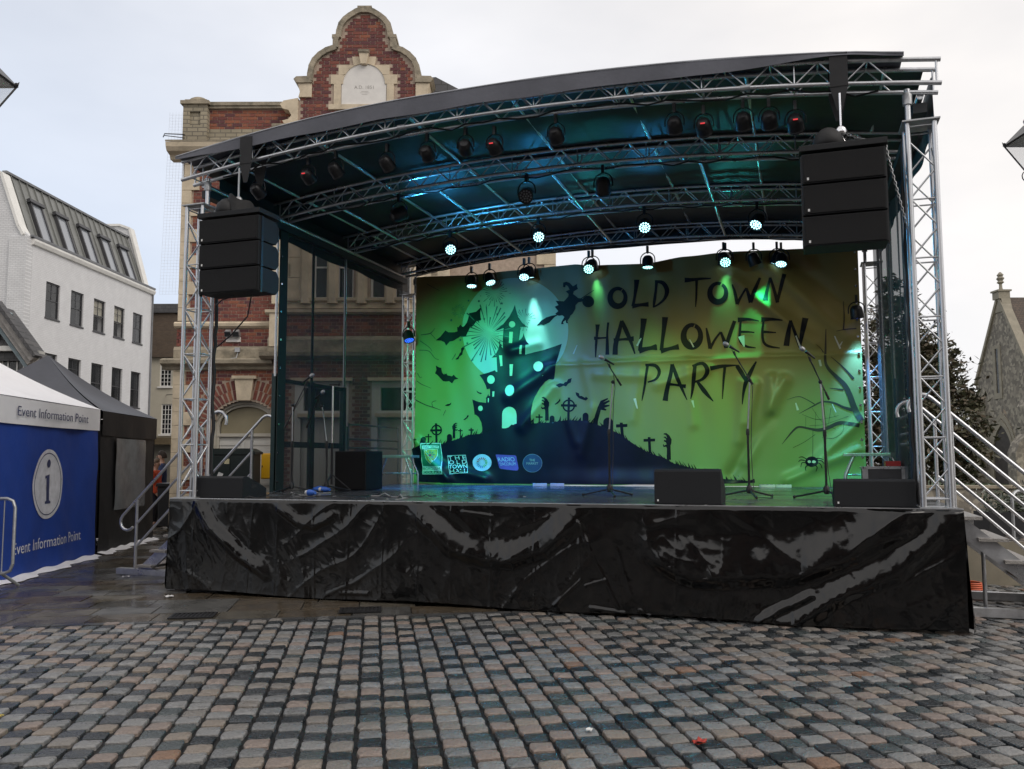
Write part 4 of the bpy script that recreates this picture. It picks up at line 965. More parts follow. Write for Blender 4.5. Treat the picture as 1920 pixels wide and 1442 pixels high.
def inside(p, poly):
    x, y = p; c = False; n = len(poly); j = n - 1
    for i in range(n):
        xi, yi = poly[i]; xj, yj = poly[j]
        if (yi > y) != (yj > y) and x < (xj - xi) * (y - yi) / (yj - yi) + xi: c = not c
        j = i
    return c


def ribbon(pts):
    """centre line (x, z, width) in mm -> smooth outline"""
    ps = [Vector(p) for p in pts]
    if len(ps) > 2:
        o = []
        for i in range(len(ps) - 1):
            a, b, c, d = ps[max(i - 1, 0)], ps[i], ps[i + 1], ps[min(i + 2, len(ps) - 1)]
            for k in range(4):
                t = k / 4; o.append(.5 * (2 * b + (c - a) * t + (2 * a - 5 * b + 4 * c - d) * t * t + (3 * b - a - 3 * c + d) * t ** 3))
        ps = o + [ps[-1]]
    L = []; R = []
    for i, p in enumerate(ps):
        d = ps[min(i + 1, len(ps) - 1)].xy - ps[max(i - 1, 0)].xy
        n = Vector((-d.y, d.x)).normalized() * max(p.z, 1.5) / 2
        L.append(tuple(p.xy + n)); R.append(tuple(p.xy - n))
    if (ps[0].xy - ps[-1].xy).length < 1:      # closed ring: a chain of quads
        return [[L[i], L[i + 1], R[i + 1], R[i]] for i in range(len(L) - 1)]
    return [L + R[::-1]]


def outl(polys):
    o = []
    for p in polys:
        o += ribbon(p) if len(p[0]) == 3 else [p]
    return o


def sparks():
    r = random.Random(3); o = []
    for (cx, cz), r0, r1, n, w in FIRE:
        for i in range(n):
            a = 2 * PI * (i + r.uniform(-.25, .25)) / n; R = r1 * r.uniform(.5, 1); q = r0 * r.uniform(.8, 1.4); c, s = math.cos(a), math.sin(a)
            o.append([(cx + q * c, cz + q * s), (cx + R * c - w * s, cz + R * s + w * c), (cx + R * c + w * s, cz + R * s - w * c)])
    for x, z, q in DOTS: o.append([(x + q * math.cos(PI * k / 5), z + q * math.sin(PI * k / 5)) for k in range(10)])
    return o


def grass_blades():
    r = random.Random(3); o = []; x = GRASSLINE[0][0] + 10
    while x < GRASSLINE[-1][0]:
        for (a, b), (c, d) in zip(GRASSLINE, GRASSLINE[1:]):
            if a <= x <= c:
                z = b + (d - b) * (x - a) / (c - a) - 30; h = r.uniform(55, 140); w = r.uniform(14, 28); l = r.uniform(20, 100) * (1 if x < 4100 else -1)
                o.append([(x - w, z), (x + w, z), (x + l, z + h)]); break
        x += r.uniform(25, 70)
    return o


def cloth_print(name, polys, m, off, parent, sp=.042, scale=.001):
    """flat print on the cloth: outlines filled with small triangles that follow the folds"""
    P = [[(a * scale, b * scale) for a, b in p] for p in outl(polys)]
    co = []; ed = []
    for p in P:
        k = len(co); n = len(p)
        pts = []
        for i in range(n):
            a, b = Vector(p[i]), Vector(p[(i + 1) % n]); q = max(1, int((b - a).length / sp))
            pts += [a + (b - a) * (j / q) for j in range(q)]
        co += pts; ed += [(k + i, k + (i + 1) % len(pts)) for i in range(len(pts))]
    xs = [v[0] for v in co]; zs = [v[1] for v in co]
    boxes = [(min(a for a, b in p), max(a for a, b in p), min(b for a, b in p), max(b for a, b in p)) for p in P]
    x = min(xs) + sp / 2
    if max(xs) - min(xs) > .2:
        while x < max(xs):
            z = min(zs) + sp / 2
            while z < max(zs):
                if any(bx[0] < x < bx[1] and bx[2] < z < bx[3] and inside((x, z), p) for p, bx in zip(P, boxes)): co.append(Vector((x, z)))
                z += sp
            x += sp
    vo, _, fo, *_ = geometry.delaunay_2d_cdt([Vector(c) for c in co], ed, [], 0, 1e-5)
    keep = []
    for f in fo:
        c = sum((vo[i] for i in f), Vector((0, 0))) / len(f)
        if any(bx[0] < c.x < bx[1] and bx[2] < c.y < bx[3] and inside(c, p) for p, bx in zip(P, boxes)):
            a, b, d_ = (vo[i] for i in f[:3])
            keep.append(f if (b - a).cross(d_ - a) > 0 else tuple(reversed(f)))
    mb = MB(); mb.add([(v.x, BY - bd(v.x, v.y) - off, v.y) for v in vo], keep)
    used = sorted({i for f in keep for i in f}); mp = {o: n for n, o in enumerate(used)}
    mb.v = [mb.v[i] for i in used]; mb.f = [tuple(mp[i] for i in f) for f in mb.f]
    if not mb.f: return None
    return mb.build(name, m, parent, smooth=70, flip=False)


def cloth_text(word, quad, m, off, parent, name='lettering'):
    vs, fs = TXT[word]
    x0 = min(v.x for v in vs); x1 = max(v.x for v in vs); y0 = min(v.y for v in vs); y1 = max(v.y for v in vs)
    bl, br, tr, tl = [Vector(q) * .001 for q in quad]
    out = []
    for v in vs:
        u = (v.x - x0) / (x1 - x0); w = (v.y - y0) / (y1 - y0)
        p = (bl * (1 - u) + br * u) * (1 - w) + (tl * (1 - u) + tr * u) * w
        out.append((p.x, BY - bd(p.x, p.y) - off, p.y))
    mb = MB(); mb.add(out, fs); return mb.build(name, m, parent, flip=False)


def banner():
    t = thing('stage_backdrop', 'printed green backdrop with haunted castle and party lettering', 'banner', (0, 0, 0))
    g = mat('green_banner_print', (.3, .4, .05), .42, 0, .06, 2, spec=.45)
    nt = g.node_tree; N = nt.nodes; L = nt.links; b = N['Principled BSDF']
    tc = N.new('ShaderNodeTexCoord'); sp = N.new('ShaderNodeSeparateXYZ'); L.new(tc.outputs['Object'], sp.inputs[0])
    # the artwork's own gradient: lime near the castle, olive green at the upper edge
    mr = N.new('ShaderNodeMapRange'); mr.inputs['From Min'].default_value = 1.2; mr.inputs['From Max'].default_value = 5.1
    L.new(sp.outputs['Z'], mr.inputs['Value'])
    cr = N.new('ShaderNodeValToRGB'); e = cr.color_ramp.elements
    e[0].position = 0; e[0].color = (.20, .34, .10, 1); e[1].position = 1; e[1].color = (.235, .155, .045, 1)
    k = cr.color_ramp.elements.new(.45); k.color = (.285, .25, .075, 1)
    L.new(mr.outputs['Result'], cr.inputs[0]); L.new(cr.outputs[0], b.inputs['Base Color'])
    c = MB()
    for off, rv in ((0, 0),):
        def fn(u, v):
            x = .44 + u * 7.98; z = bbot(x) + v * (btop(x) - bbot(x)); return (x, BY - bd(x, z), z)
        c.grid(fn, 300, 150)
    c.build('cloth', g, t, smooth=70, flip=False)
    cb = MB(); cb.grid(lambda u, v: (lambda x, z: (x, BY - bd(x, z) + .06, z))(.44 + u * 7.98, bbot(.44 + u * 7.98) + v * (btop(.44 + u * 7.98) - bbot(.44 + u * 7.98))), 80, 40)
    cb.build('cloth_backing', mat('banner_backing', (.16, .17, .15), .7), t, smooth=70, flip=False)
    ink = mat('black_print', (.006, .007, .012), .45, 0, .2, 6, spec=.16); navy = mat('blue_gloss_black_print', (.004, .006, .017), .36, 0, .2, 4, spec=.22)  # castle and hill ink tinted navy to stand in for blue lamp gloss
    moon = mat('moon_print', (.37, .41, .29), .42, 0, .04, 3)
    win = mat('window_print', (.50, .58, .33), .42, 0, .04, 3)
    slit = mat('slit_daylight_paint', (.62, .60, .5), .5)  # pale patches painted in for daylight showing through the wind slits
    cloth_print('moon_print', ART['moon'], moon, .003, t)
    cloth_print('castle_print', ART['castle'], navy, .006, t)
    cloth_print('hill_print', ART['hill'], navy, .0075, t)
    cloth_print('grass_print', grass_blades(), ink, .0065, t, .2)
    for p in ART['castle_window']: cloth_print('castle_window', [p], win, .0095, t)
    for p in ART['bat']: cloth_print('bat_print', [p], ink, .006, t)
    cloth_print('witch_print', ART['witch'], ink, .006, t)
    cloth_print('firework_print', ART['firework'] + sparks(), mat('firework_print', (.03, .06, .06), .45), .0055, t, .2)
    cloth_print('graveyard_print', ART['grave'], ink, .0062, t)
    cloth_print('tree_print', ART['branch'], mat('brown_print', (.035, .026, .02), .4), .006, t)
    cloth_print('spider_print', ART['spider'], ink, .006, t); cloth_print('spider_eyes', ART['spider_eye'], win, .009, t)
    cloth_print('web_print', ART['web'], ink, .0045, t, .2)
    for ch, st in LETTERS: cloth_print('letter', [[(x, z, w * 1.32) for x, z, w in q] for q in st], ink, .006, t)
    for p in ART['slit']: cloth_print('wind_slit_daylight', [p], slit, .012, t)
    wh = mat('white_print', (.66, .68, .68), .45); gr = mat('green_print', (.02, .20, .13), .45); go = mat('gold_print', (.42, .33, .05), .45)
    pu = mat('purple_print', (.16, .06, .34), .45); li = mat('lilac_print', (.52, .50, .66), .45); nv = mat('navy_print', (.02, .04, .11), .45)
    cloth_print('council_logo', [LOGO['council']], wh, .0100, t)
    cloth_print('logo_field', [LOGO['council_in']], gr, .0120, t); cloth_print('logo_field', [LOGO['council_low']], gr, .0120, t)
    cloth_print('logo_shield', [LOGO['shield']], wh, .0140, t); cloth_print('logo_shield', [LOGO['shield_in']], go, .0155, t)
    hx = sum(p[0] for p in LOGO['heart']) / 12; hz = sum(p[1] for p in LOGO['heart']) / 12
    pet = [[(hx + q * math.cos(a + d), hz + q * math.sin(a + d)) for q, d in ((25, 0), (62, -.22), (88, 0), (62, .22))] for a in [2 * PI * i / 8 + .2 for i in range(8)]]
    cloth_print('logo_petals', pet, gr, .017, t, .2); cloth_print('logo_heart', [LOGO['heart']], mat('red_print', (.3, .03, .05), .45), .0185, t, .2)
    cloth_print('logo_ribbon', [LOGO['ribbon']], wh, .0172, t)
    cloth_text('DACORUM', LOGOTXT['DACORUM'], gr, .019, t); cloth_text('BOROUGH', LOGOTXT['BOROUGH'], gr, .014, t); cloth_text('COUNCIL', LOGOTXT['COUNCIL'], wh, .014, t)
    q = LOGO['th']
    fr = []
    cx = sum(p[0] for p in q) / 4; cy = sum(p[1] for p in q) / 4
    for i in range(4):
        a, b2 = q[i], q[(i + 1) % 4]; f = .955
        fr.append([a, b2, (cx + (b2[0] - cx) * f, cy + (b2[1] - cy) * f), (cx + (a[0] - cx) * f, cy + (a[1] - cy) * f)])
    cloth_print('logo_border', fr, wh, .010, t)
    for w_ in ('T H E', 'O L D', 'TOWN', 'HALL'): cloth_text(w_, LOGOTXT[w_], wh, .0105, t)
    cloth_print('round_logo', [LOGO['ca']], li, .010, t)
    rc = [mat('logo_red', (.5, .06, .08), .5), mat('logo_orange', (.5, .2, .05), .5), mat('logo_green', (.12, .35, .1), .5), mat('logo_blue', (.08, .18, .45), .5)]
    hx = sum(p[0] for p in LOGO['ca']) / len(LOGO['ca']); hz = sum(p[1] for p in LOGO['ca']) / len(LOGO['ca'])
    for i in range(16):
        a = 2 * PI * i / 16 + .1
        cloth_print('logo_ray', [[(hx + q * math.cos(a + d), hz + q * .9 * math.sin(a + d)) for q, d in ((65, -.12), (110, -.1), (110, .1), (65, .12))]], rc[[2, 2, 1, 0, 0, 0, 0, 0, 3, 3, 3, 3, 3, 2, 2, 2][i]], .012, t, .2)
    cloth_print('radio_logo', [LOGO['radio']], pu, .010, t); cloth_text('RADIO', LOGOTXT['RADIO'], li, .012, t); cloth_text('DACORUM ', LOGOTXT['DACORUM '], li, .012, t)
    cloth_print('market_logo', [LOGO['mk']], mat('logo_rim', (.25, .27, .3), .5), .010, t); cloth_print('logo_field', [LOGO['mk_in']], nv, .0115, t)
    cloth_text('THE', LOGOTXT['THE'], mat('logo_gold', (.4, .38, .3), .5), .013, t); cloth_text('MARKET', LOGOTXT['MARKET'], MATS['logo_gold'], .013, t)
    # eyelets and ties along the right edge
    for k in range(14):
        z = 1.35 + k * .28
        e_ = MB(); e_.lathe([(.02, 0), (.02, .01)], 8, (8.37, BY - bd(8.37, z) - .006, z), Matrix.Rotation(PI / 2, 4, 'X')); e_.build('eyelet', CHROME, t)


# ------------------------------------------------------------------ stage lamps
LEDM = {}


def led_mat(kind):
    if kind not in LEDM:
        c, s = {'cyan': ((.45, .93, 1.0), 3.4), 'green': ((.40, 1.0, .90), 3.4), 'blue': ((.03, .14, 1.0), 2), 'dim': ((.12, .35, .75), 1.6)}[kind]
        LEDM[kind] = mat('led_' + kind, (.2, .2, .2), .3, emit=c, es=s)
    return LEDM[kind]


PARM = {}


def par(loc, aim, label, lit=None, light=None, size=1., group='par cans on the stage roof', dispm=False):
    """one LED par can: loc is the clamp point on the truss, aim the direction the lens faces"""
    loc = Vector(loc); aim = Vector(aim).normalized()
    t = thing('par_can', label, 'stage light', loc, 0, group)
    if not PARM:
        y = MB(); a = [(math.cos(q) * .125, 0, -.27 + .13 * (1 - math.sin(q))) for q in [PI * k / 10 for k in range(11)]]
        y.sweep([(.125, 0, -.27)] + [(math.cos(q) * .125, 0, -.20 + math.sin(q) * .12) for q in [PI * k / 8 for k in range(9)]] + [(-.125, 0, -.27)], .010, 6)
        PARM['yoke'] = y.mesh('yoke', BLACKM, smooth=60)
        c = MB(); c.box(-.02, .02, -.03, .03, -.09, .03); c.tube((0, 0, -.1), (0, 0, -.07), .012)
        PARM['clamp'] = c.mesh('clamp', BLACKM)
        b = MB(); b.lathe([(.02, -.135), (.06, -.125), (.088, -.09), (.098, -.05), (.102, .06), (.106, .062), (.106, .085), (.096, .085), (.094, .07)], 20)
        PARM['housing'] = b.mesh('housing', BLACKM, smooth=35)
        f = MB(); f.lathe([(.094, .066), (.094, .069)], 20); PARM['lens_plate'] = f.mesh('lens_plate', BLACK, smooth=35)
    inst(PARM['clamp'], 'clamp', t); inst(PARM['yoke'], 'yoke', t)
    R = aim.to_track_quat('Z', 'Y').to_matrix().to_4x4()
    H = Matrix.Translation((0, 0, -.27)) @ R
    inst(PARM['housing'], 'housing', t, H)
    pl = inst(PARM['lens_plate'], 'lens_plate', t, H)
    key = 'led_' + str(lit)
    if key not in PARM:
        d = MB()
        pts = [(0, 0)] + [(.036 * math.cos(2 * PI * k / 6), .036 * math.sin(2 * PI * k / 6)) for k in range(6)] + [(.073 * math.cos(2 * PI * k / 12 + .26), .073 * math.sin(2 * PI * k / 12 + .26)) for k in range(12)]
        for x, y in pts: d.lathe([(.0138, .069), (.0130, .075), (.007, .078)], 8, (x, y, 0))
        PARM[key] = d.mesh('led_cluster', led_mat(lit) if lit else mat('unlit_led', (.25, .25, .26), .2), smooth=40)
    inst(PARM[key], 'led_cluster', t, H)
    if dispm:
        dp = MB(); dp.box(-.028, .028, -.145, -.138, .0, .014); m_ = mat('red_display', (.2, .01, .01), .4, emit=(1, .05, .06), es=.8) if 'red_display' not in MATS else MATS['red_display']
        o = dp.build('display', m_, t); o.location = (0, 0, -.27)
    if light:
        power, col, ang, bl = light
        l = bpy.data.lights.new('stage_lamp', 'SPOT')
        l.energy = power; l.color = col; l.spot_size = math.radians(ang); l.spot_blend = bl; l.shadow_soft_size = .06
        o = bpy.data.objects.new('stage_lamp', l); link(o, t)
        o.matrix_basis = Matrix.Translation(Vector((0, 0, -.27)) + aim * .13) @ (-aim).to_track_quat('Z', 'Y').to_matrix().to_4x4()
    return t


CY = (.18, .62, 1.0); GN = (.02, 1.0, .46); BL = (.05, .22, 1.0); CG = (.12, 1.0, .62)


def lamps():
    ORD = ['first', 'second', 'third', 'fourth', 'fifth', 'sixth', 'seventh', 'eighth', 'ninth', 'tenth', 'eleventh', 'twelfth', 'thirteenth']
    # third truss: four lit lamps thrown towards the audience
    for k, (x, ax) in enumerate(((1.98, .45), (3.52, .30), (5.24, .12), (6.92, -.25))):
        par((x, TRY[2], zb(x) - .03), (ax, -.75 if k < 3 else -.45, -.62), ORD[k] + ' lit par can from the left on the third truss', 'cyan', (30, (.03, .42, 1.0), 168, 1.0))
    # rear truss
    rear = [(1.71, (.10, -.22, -1), 'cyan', (700, (.03, .25, 1.0), 64, .7)), (2.07, (.4, -.3, -1), 'cyan', (600, (.03, .25, 1.0), 64, .7)), (2.74, (.12, -.55, -.8), 'cyan', (40, (.03, .5, 1.0), 168, 1.0)),
            (3.95, (.10, -.75, -.6), 'green', (30, (.04, .7, .8), 168, 1.0)), (5.0, (0, -.12, -1), 'green', (45, CG, 60, .8)), (6.32, (.0, -.75, -.6), 'green', (30, (.04, .7, .7), 168, 1.0)),
            (6.78, (.3, .2, -.9), None, None), (7.22, (-.1, -.42, -.9), 'cyan', (70, CG, 60, .6))]
    for k, (x, a, lit, l) in enumerate(rear):
        par((x, TRY[3] - .42, zb(x) - .26 + .02), a, ORD[k] + (' par can from the left on the rear truss, lit' if lit else ' par can from the left on the rear truss, switched off'), lit, l)
    # small floods clipped between them that rake the cloth
    for x, a, l, lab in ((2.80, (.06, .13, -1), (330, (.25, .85, 1.0), 26, .5), 'small cyan flood raking the castle on the backdrop'), (7.15, (-.42, .13, -1), (330, GN, 28, .5), 'small green flood raking the lettering on the backdrop'),
                         (6.28, (0, .28, -1), (60, CG, 40, .7), 'small green flood above the end of the word town'), (3.99, (.12, .42, -1), (40, CG, 34, .7), 'small green flood above the witch')):
        par((x, TRY[3] - .30, zb(x) - .20), a, lab, 'cyan', l)
    # second truss: hanging unlit lamps, the first given an added blue spot for the roof
    for k, (x, a) in enumerate(((2.04, (.4, .5, .35)), (3.97, (.1, -.8, -.5)), (5.04, (-.1, .6, -.8)))):
        par((x, TRY[1], zb(x) - .03), a, ORD[k] + ' par can from the left on the second truss', 'blue' if k == 0 else None, (150, (.05, .42, .9), 120, .8) if k == 0 else None)
    # front truss: thrown back at the cloth
    fr = [(.97, (.10, 1, -.46), None, (800, GN, 40, .9)), (1.70, (-.02, 1, -.36), None, (750, GN, 40, .9)), (2.09, (.18, 1, -.66), 'blue', (550, BL, 46, .8)), (2.79, (.22, 1, -.66), 'blue', (550, BL, 46, .8)),
          (3.32, (-.05, 1, -.40), None, (50, (.30, 1.0, .25), 44, .7)), (3.81, (-.18, 1, -.30), None, (480, (.12, .66, 1.0), 26, .8)), (4.17, (.10, 1, -.48), None, (40, (.85, .85, .2), 44, .7)), (4.91, (.02, 1, -.52), None, (520, (.18, 1, .25), 32, .9)),
          (6.24, (-.06, 1, -.55), None, (150, (.9, .9, .2), 40, .8)), (6.55, (.02, 1, -.42), None, (80, (1, .85, .25), 46, .7)), (6.96, (.06, 1, -.60), None, (230, (.02, 1, .42), 34, .9)), (7.22, (.02, .9, -.5), None, (120, (.2, .5, 1), 24, .8)), (7.48, (.10, 1, -.62), None, (430, (.02, .95, .5), 30, .9))]
    for k, (x, a, lit, l) in enumerate(fr):
        q = par((x, TRY[0] + .12, zb(x) - .03 - (.02 if k % 3 else .06)), a, ORD[k] + ' par can from the left on the front truss', lit, l, dispm=k in (1, 6, 9, 12)); q.scale = (.82, .82, .82)
    # lamps added to put a blue wash on both back corners
    for p, a, lab, pw in (((.42, 5.9, 4.2), (.35, -.3, -1), 'added blue wash lamp at the back left tower', 420), ((8.35, 5.9, 4.2), (.1, .1, -1), 'added blue wash lamp at the back right tower', 420)):
        par(p, a, lab, 'blue', (pw, (.10, .42, 1.0), 64, .7))


# ------------------------------------------------------------------ loudspeakers
def array(x0, x1, y, zt, zbm, label, left):
    w = x1 - x0; cx = (x0 + x1) / 2
    t = thing('line_array', label, 'speaker array', (cx, y, zbm), 0, 'line arrays hung at the front of the stage')
    H = zt - zbm; n = 3; fh = .07; ch = (H - fh) / n
    f = MB(); f.box(-w / 2 - .02, w / 2 + .02, -.02, .42, H - fh + .012, H); f.build('flying_frame', CABINET, t, bevel=.006)
    for k in range(n):
        z0 = H - fh - ch * (k + 1); z1 = z0 + ch - .014
        sh = .012 * k
        c = MB()
        m = (z0 + z1) / 2
        prof = [(.0, z0), (.0, z1), (.36, z1 - .004), (.42, z1 - .07), (.42, z0 + .07), (.36, z0 + .004)]
        c.prism([(p[0] + sh, p[1]) for p in prof], -w / 2, w / 2, 'x')
        o = c.build('cabinet', CABINET, t, bevel=.006)
        g = MB(); g.box(-w / 2 + .018, w / 2 - .018, -.012 + sh, .004 + sh, z0 + .012, z1 - .012); g.build('grille', GRILLE, o, bevel=.004)
        b = MB(); b.box(-w / 2 + .045, -w / 2 + .063, -.016 + sh, -.010 + sh, z0 + .03, z0 + .055); b.build('badge', WHITE, o)
        s = MB()
        for q in (-1, 1): s.box(q * (w / 2 + .006) - .006, q * (w / 2 + .006) + .006, .05, .09, z0 - .02, z1)
        s.build('rigging_link', BLACKM, o)
    # hoist hook and shackle
    s = MB(); s.sweep([(-.03, .18, H), (-.035, .18, H + .06), (-.02, .18, H + .10), (.02, .18, H + .10), (.035, .18, H + .06), (.03, .18, H)], .009, 6)
    s.build('shackle', CHROME, t, smooth=60)
    top = 5.19 - zbm
    hk = MB(); hk.ball((0, .18, H + .17), .055, 10, 7, (1, .8, 1.1)); hk.sweep([(0, .18, H + .21), (0, .18, top - .02)], .012, 6); hk.build('chain_hook', CHROME if not left else STEEL, t, smooth=60)
    bg = MB()
    bg.lathe([(.12, 0), (.15, .05), (.13, .14), (.07, .2), (.02, .22)], 12, (-.17 if left else -.12, .2, H + .005)); bg.build('chain_bag', RUBBER, t, smooth=60)
    if left:
        cl = MB(); cl.grid(lambda u, v: (-.36 + u * .62, .16 + .06 * math.sin(u * 9), H + .03 + .20 * math.sin(PI * u) * v + .03 * math.sin(u * 17)), 16, 4); cl.build('bag_cloth', RUBBER, t, smooth=60, flip=False)
        c = MB(); c.sweep([(w * .2, .25, 0), (w * .1, .3, -.25), (-w * .2, .35, -.45), (-w * .45, .42, -.55), (-w * .6, .5, -.58)], .009, 6); c.build('signal_cable', CABLE, t, smooth=60)
        c = MB(); c.sweep([(-w * .1, .25, 0), (-w * .35, .3, -.03), (-w * .5, .35, -.08)], .008, 6); c.build('signal_cable', CABLE, t, smooth=60)
    else:
        lp = MB(); lp.sweep([(.0, .2, H + .2), (-.16, .2, H + .17), (-.24, .2, H + .09), (-.14, .2, H + .03), (.02, .2, H + .04), (.06, .2, H + .15)], .016, 7); lp.build('strap_loop', WEBBING, t, smooth=60)
        ch_ = MB()
        path = [Vector((.04, .18, H + .14)), Vector((.2, .2, H + .07)), Vector((w / 2 + .015, .22, H + .045)), Vector((w / 2 + .07, .24, H - .25)), Vector((w / 2 + .16, .3, H - .65)), Vector((w / 2 + .26, .34, -.1))]
        L_ = []
        for i in range(len(path) - 1):
            q = int((path[i + 1] - path[i]).length / .03)
            L_ += [path[i].lerp(path[i + 1], j / q) for j in range(q)]
        for i in range(len(L_) - 1):
            d = (L_[i + 1] - L_[i]).normalized(); sx = d.cross(Vector((0, 1, 0))).normalized(); uu = sx if i % 2 else d.cross(sx)
            ring = [L_[i] + d * (.021 * math.cos(a)) + uu * (.011 * math.sin(a)) for a in [2 * PI * q / 6 for q in range(7)]]
            ch_.sweep(ring, .005, 4, caps=False)
        ch_.build('hoist_chain', STEEL, t)
    # strap round the truss that carries it
    st = thing('lifting_strap', 'black lifting strap round the front truss above the %s array' % ('left' if left else 'right'), 'strap', (cx + (.0), .12, 5.2), 0, 'lifting straps on the front truss')
    sb = MB(); z_ = zb(cx) - 5.2
    sb.box(-.085, .085, -.165, -.155, z_ - .06, z_ + .28); sb.box(-.085, .085, .14, .15, z_ - .06, z_ + .28); sb.box(-.085, .085, -.155, .14, z_ + .270, z_ + .28)
    sb.build('band', WEBBING, st)
    sc = MB(); sc.prism([(-.085, z_ - .06), (.085, z_ - .06), (.025, z_ - .3), (-.025, z_ - .3)], -.16, -.15); sc.build('sling_end', WEBBING, st); sc = MB(); sc.prism([(-.085, z_ - .06), (.085, z_ - .06), (.025, z_ - .3), (-.025, z_ - .3)], .14, .15); sc.build('sling_end', WEBBING, st)


def wedge(x0, x1, y, h, d, label, handle=False):
    w = x1 - x0
    t = thing('floor_monitor', label, 'stage monitor', ((x0 + x1) / 2, y, HD), 0, 'wedge monitors along the stage front')
    b = MB()
    prof = [(0, .004), (0, h * .93), (.03, h), (.10, h), (d, h * .42), (d, .004)]
    b.prism(prof, -w / 2, w / 2, 'x'); b.build('cabinet', CABINET, t, bevel=.008)
    g = MB(); n = Vector((0, h * .58, d - .10)).normalized()
    g.prism([(.125, h * .995), (d - .015, h * .48), (d - .008, h * .50), (.13, h * 1.01)], -w / 2 + .03, w / 2 - .03, 'x'); g.build('grille', GRILLE, t)
    bd_ = MB(); bd_.box(-w / 2 + .03, -w / 2 + .046, -.005, 0, .03, .05); bd_.build('badge', WHITE, t)
    hd = MB(); hd.box(w / 2 - .004, w / 2 + .003, d * .38, d * .38 + .09, h * .45, h * .62); hd.build('side_handle', RUBBER, t)


def mic_stand(base, clutch, mic, tail, label, miclabel, yaw=0, blue=False):
    base = Vector(base); L = lambda p: Vector(p) - base
    t = thing('microphone_stand', label, 'mic stand', base, 0, 'boom microphone stands on the stage')
    c, m, q = L(clutch), L(mic), L(tail)
    hub = MB(); hub.lathe([(.018, .05), (.032, .06), (.036, .12), (.02, .15)], 10); hub.build('hub', BLACKM, t, smooth=40)
    for k in range(3):
        a = yaw + 2 * PI * k / 3
        g = MB(); g.sweep([(.03 * math.cos(a), .03 * math.sin(a), .085), (.36 * math.cos(a), .36 * math.sin(a), .015)], .011, 7); g.ball((.36 * math.cos(a), .36 * math.sin(a), .018), .018, 8, 5); g.build('leg', BLACKM, t, smooth=50)
    p = MB(); p.sweep([(0, 0, .1), (0, 0, c.z * .55)], .014, 8); p.build('lower_pole', BLACKM, t, smooth=50)
    p = MB(); p.lathe([(.02, 0), (.022, .05), (.015, .08)], 10, (0, 0, c.z * .55 - .03)); p.build('height_clutch', BLACKM, t, smooth=40)
    p = MB(); p.sweep([(0, 0, c.z * .55), (c.x, c.y, c.z)], .0095, 8); p.build('upper_pole', STEEL, t, smooth=50)
    p = MB(); p.ball(c, .024, 8, 6, (1, 1.3, 1)); p.sweep([c + Vector((0, -.05, 0)), c + Vector((0, .03, 0))], .009, 6); p.build('boom_clutch', BLACKM, t, smooth=50)
    d = (m - q).normalized()
    p = MB(); p.sweep([q, m - d * .10], .0085, 7); p.build('boom', BLACKM, t, smooth=50)
    p = MB(); p.sweep([q, q + d * .10], .014, 7); p.build('counter_grip', RUBBER, t, smooth=50)
    p = MB(); p.sweep([m - d * .10, m - d * .06 + Vector((0, 0, .015))], .014, 7); p.build('mic_clip', RUBBER, t, smooth=50)
    cb = MB(); r = random.Random(int(base.x * 100))
    pts = [m - d * .02, m - d * .12 + Vector((.03, 0, -.05)), c + Vector((.03, -.02, -.08))] + [Vector((c.x * (1 - k / 5) + .03 + r.uniform(-.012, .012), -.02, c.z * (1 - k / 5) + .04)) for k in range(1, 5)] + [Vector((.06, -.1, .01)), Vector((.25, -.2, .008))]
    cb.sweep(pts, .0045, 5); cb.build('mic_cable', CABLE, t, smooth=60)
    # the microphone in the clip
    hd = Vector((d.x, d.y, d.z * .35)).normalized()
    mo = thing('microphone', miclabel, 'microphone', base + m, 0, 'vocal microphones')
    Q = hd.to_track_quat('Z', 'Y').to_matrix().to_4x4()
    b = MB(); b.lathe([(.010, -.12), (.013, -.06), (.018, .0), (.02, .02)], 10, (0, 0, .015), Q); b.build('body', BLACKM, mo, smooth=40)
    b = MB(); b.lathe([(.020, .0), (.027, .015), (.028, .04), (.020, .062), (.006, .070)], 12, Q @ Vector((0, 0, .04)) + Vector((0, 0, .015)), Q); b.build('head_grille', STEEL, mo, smooth=60)


def trestle(x, y, label):
    t = thing('aluminium_stool', label, 'trestle', (x, y, HD), 0, 'aluminium trestles in the back corners')
    b = MB(); b.box(-.39, .39, -.16, .16, .50, .545); b.build('top', ALU, t, bevel=.006)
    for sx in (-1, 1):
        for sy in (-1, 1):
            l = MB(); l.sweep([(sx * .25, sy * .12, .50), (sx * .36, sy * .14, .24), (sx * .37, sy * .14, .20), (sx * .37, sy * .14, .004)], .02, 8); l.build('leg', ALU, t, smooth=50)
    s = MB(); s.tube((-.36, .14, .22), (.36, .14, .22), .012); s.build('stretcher', ALU, t)


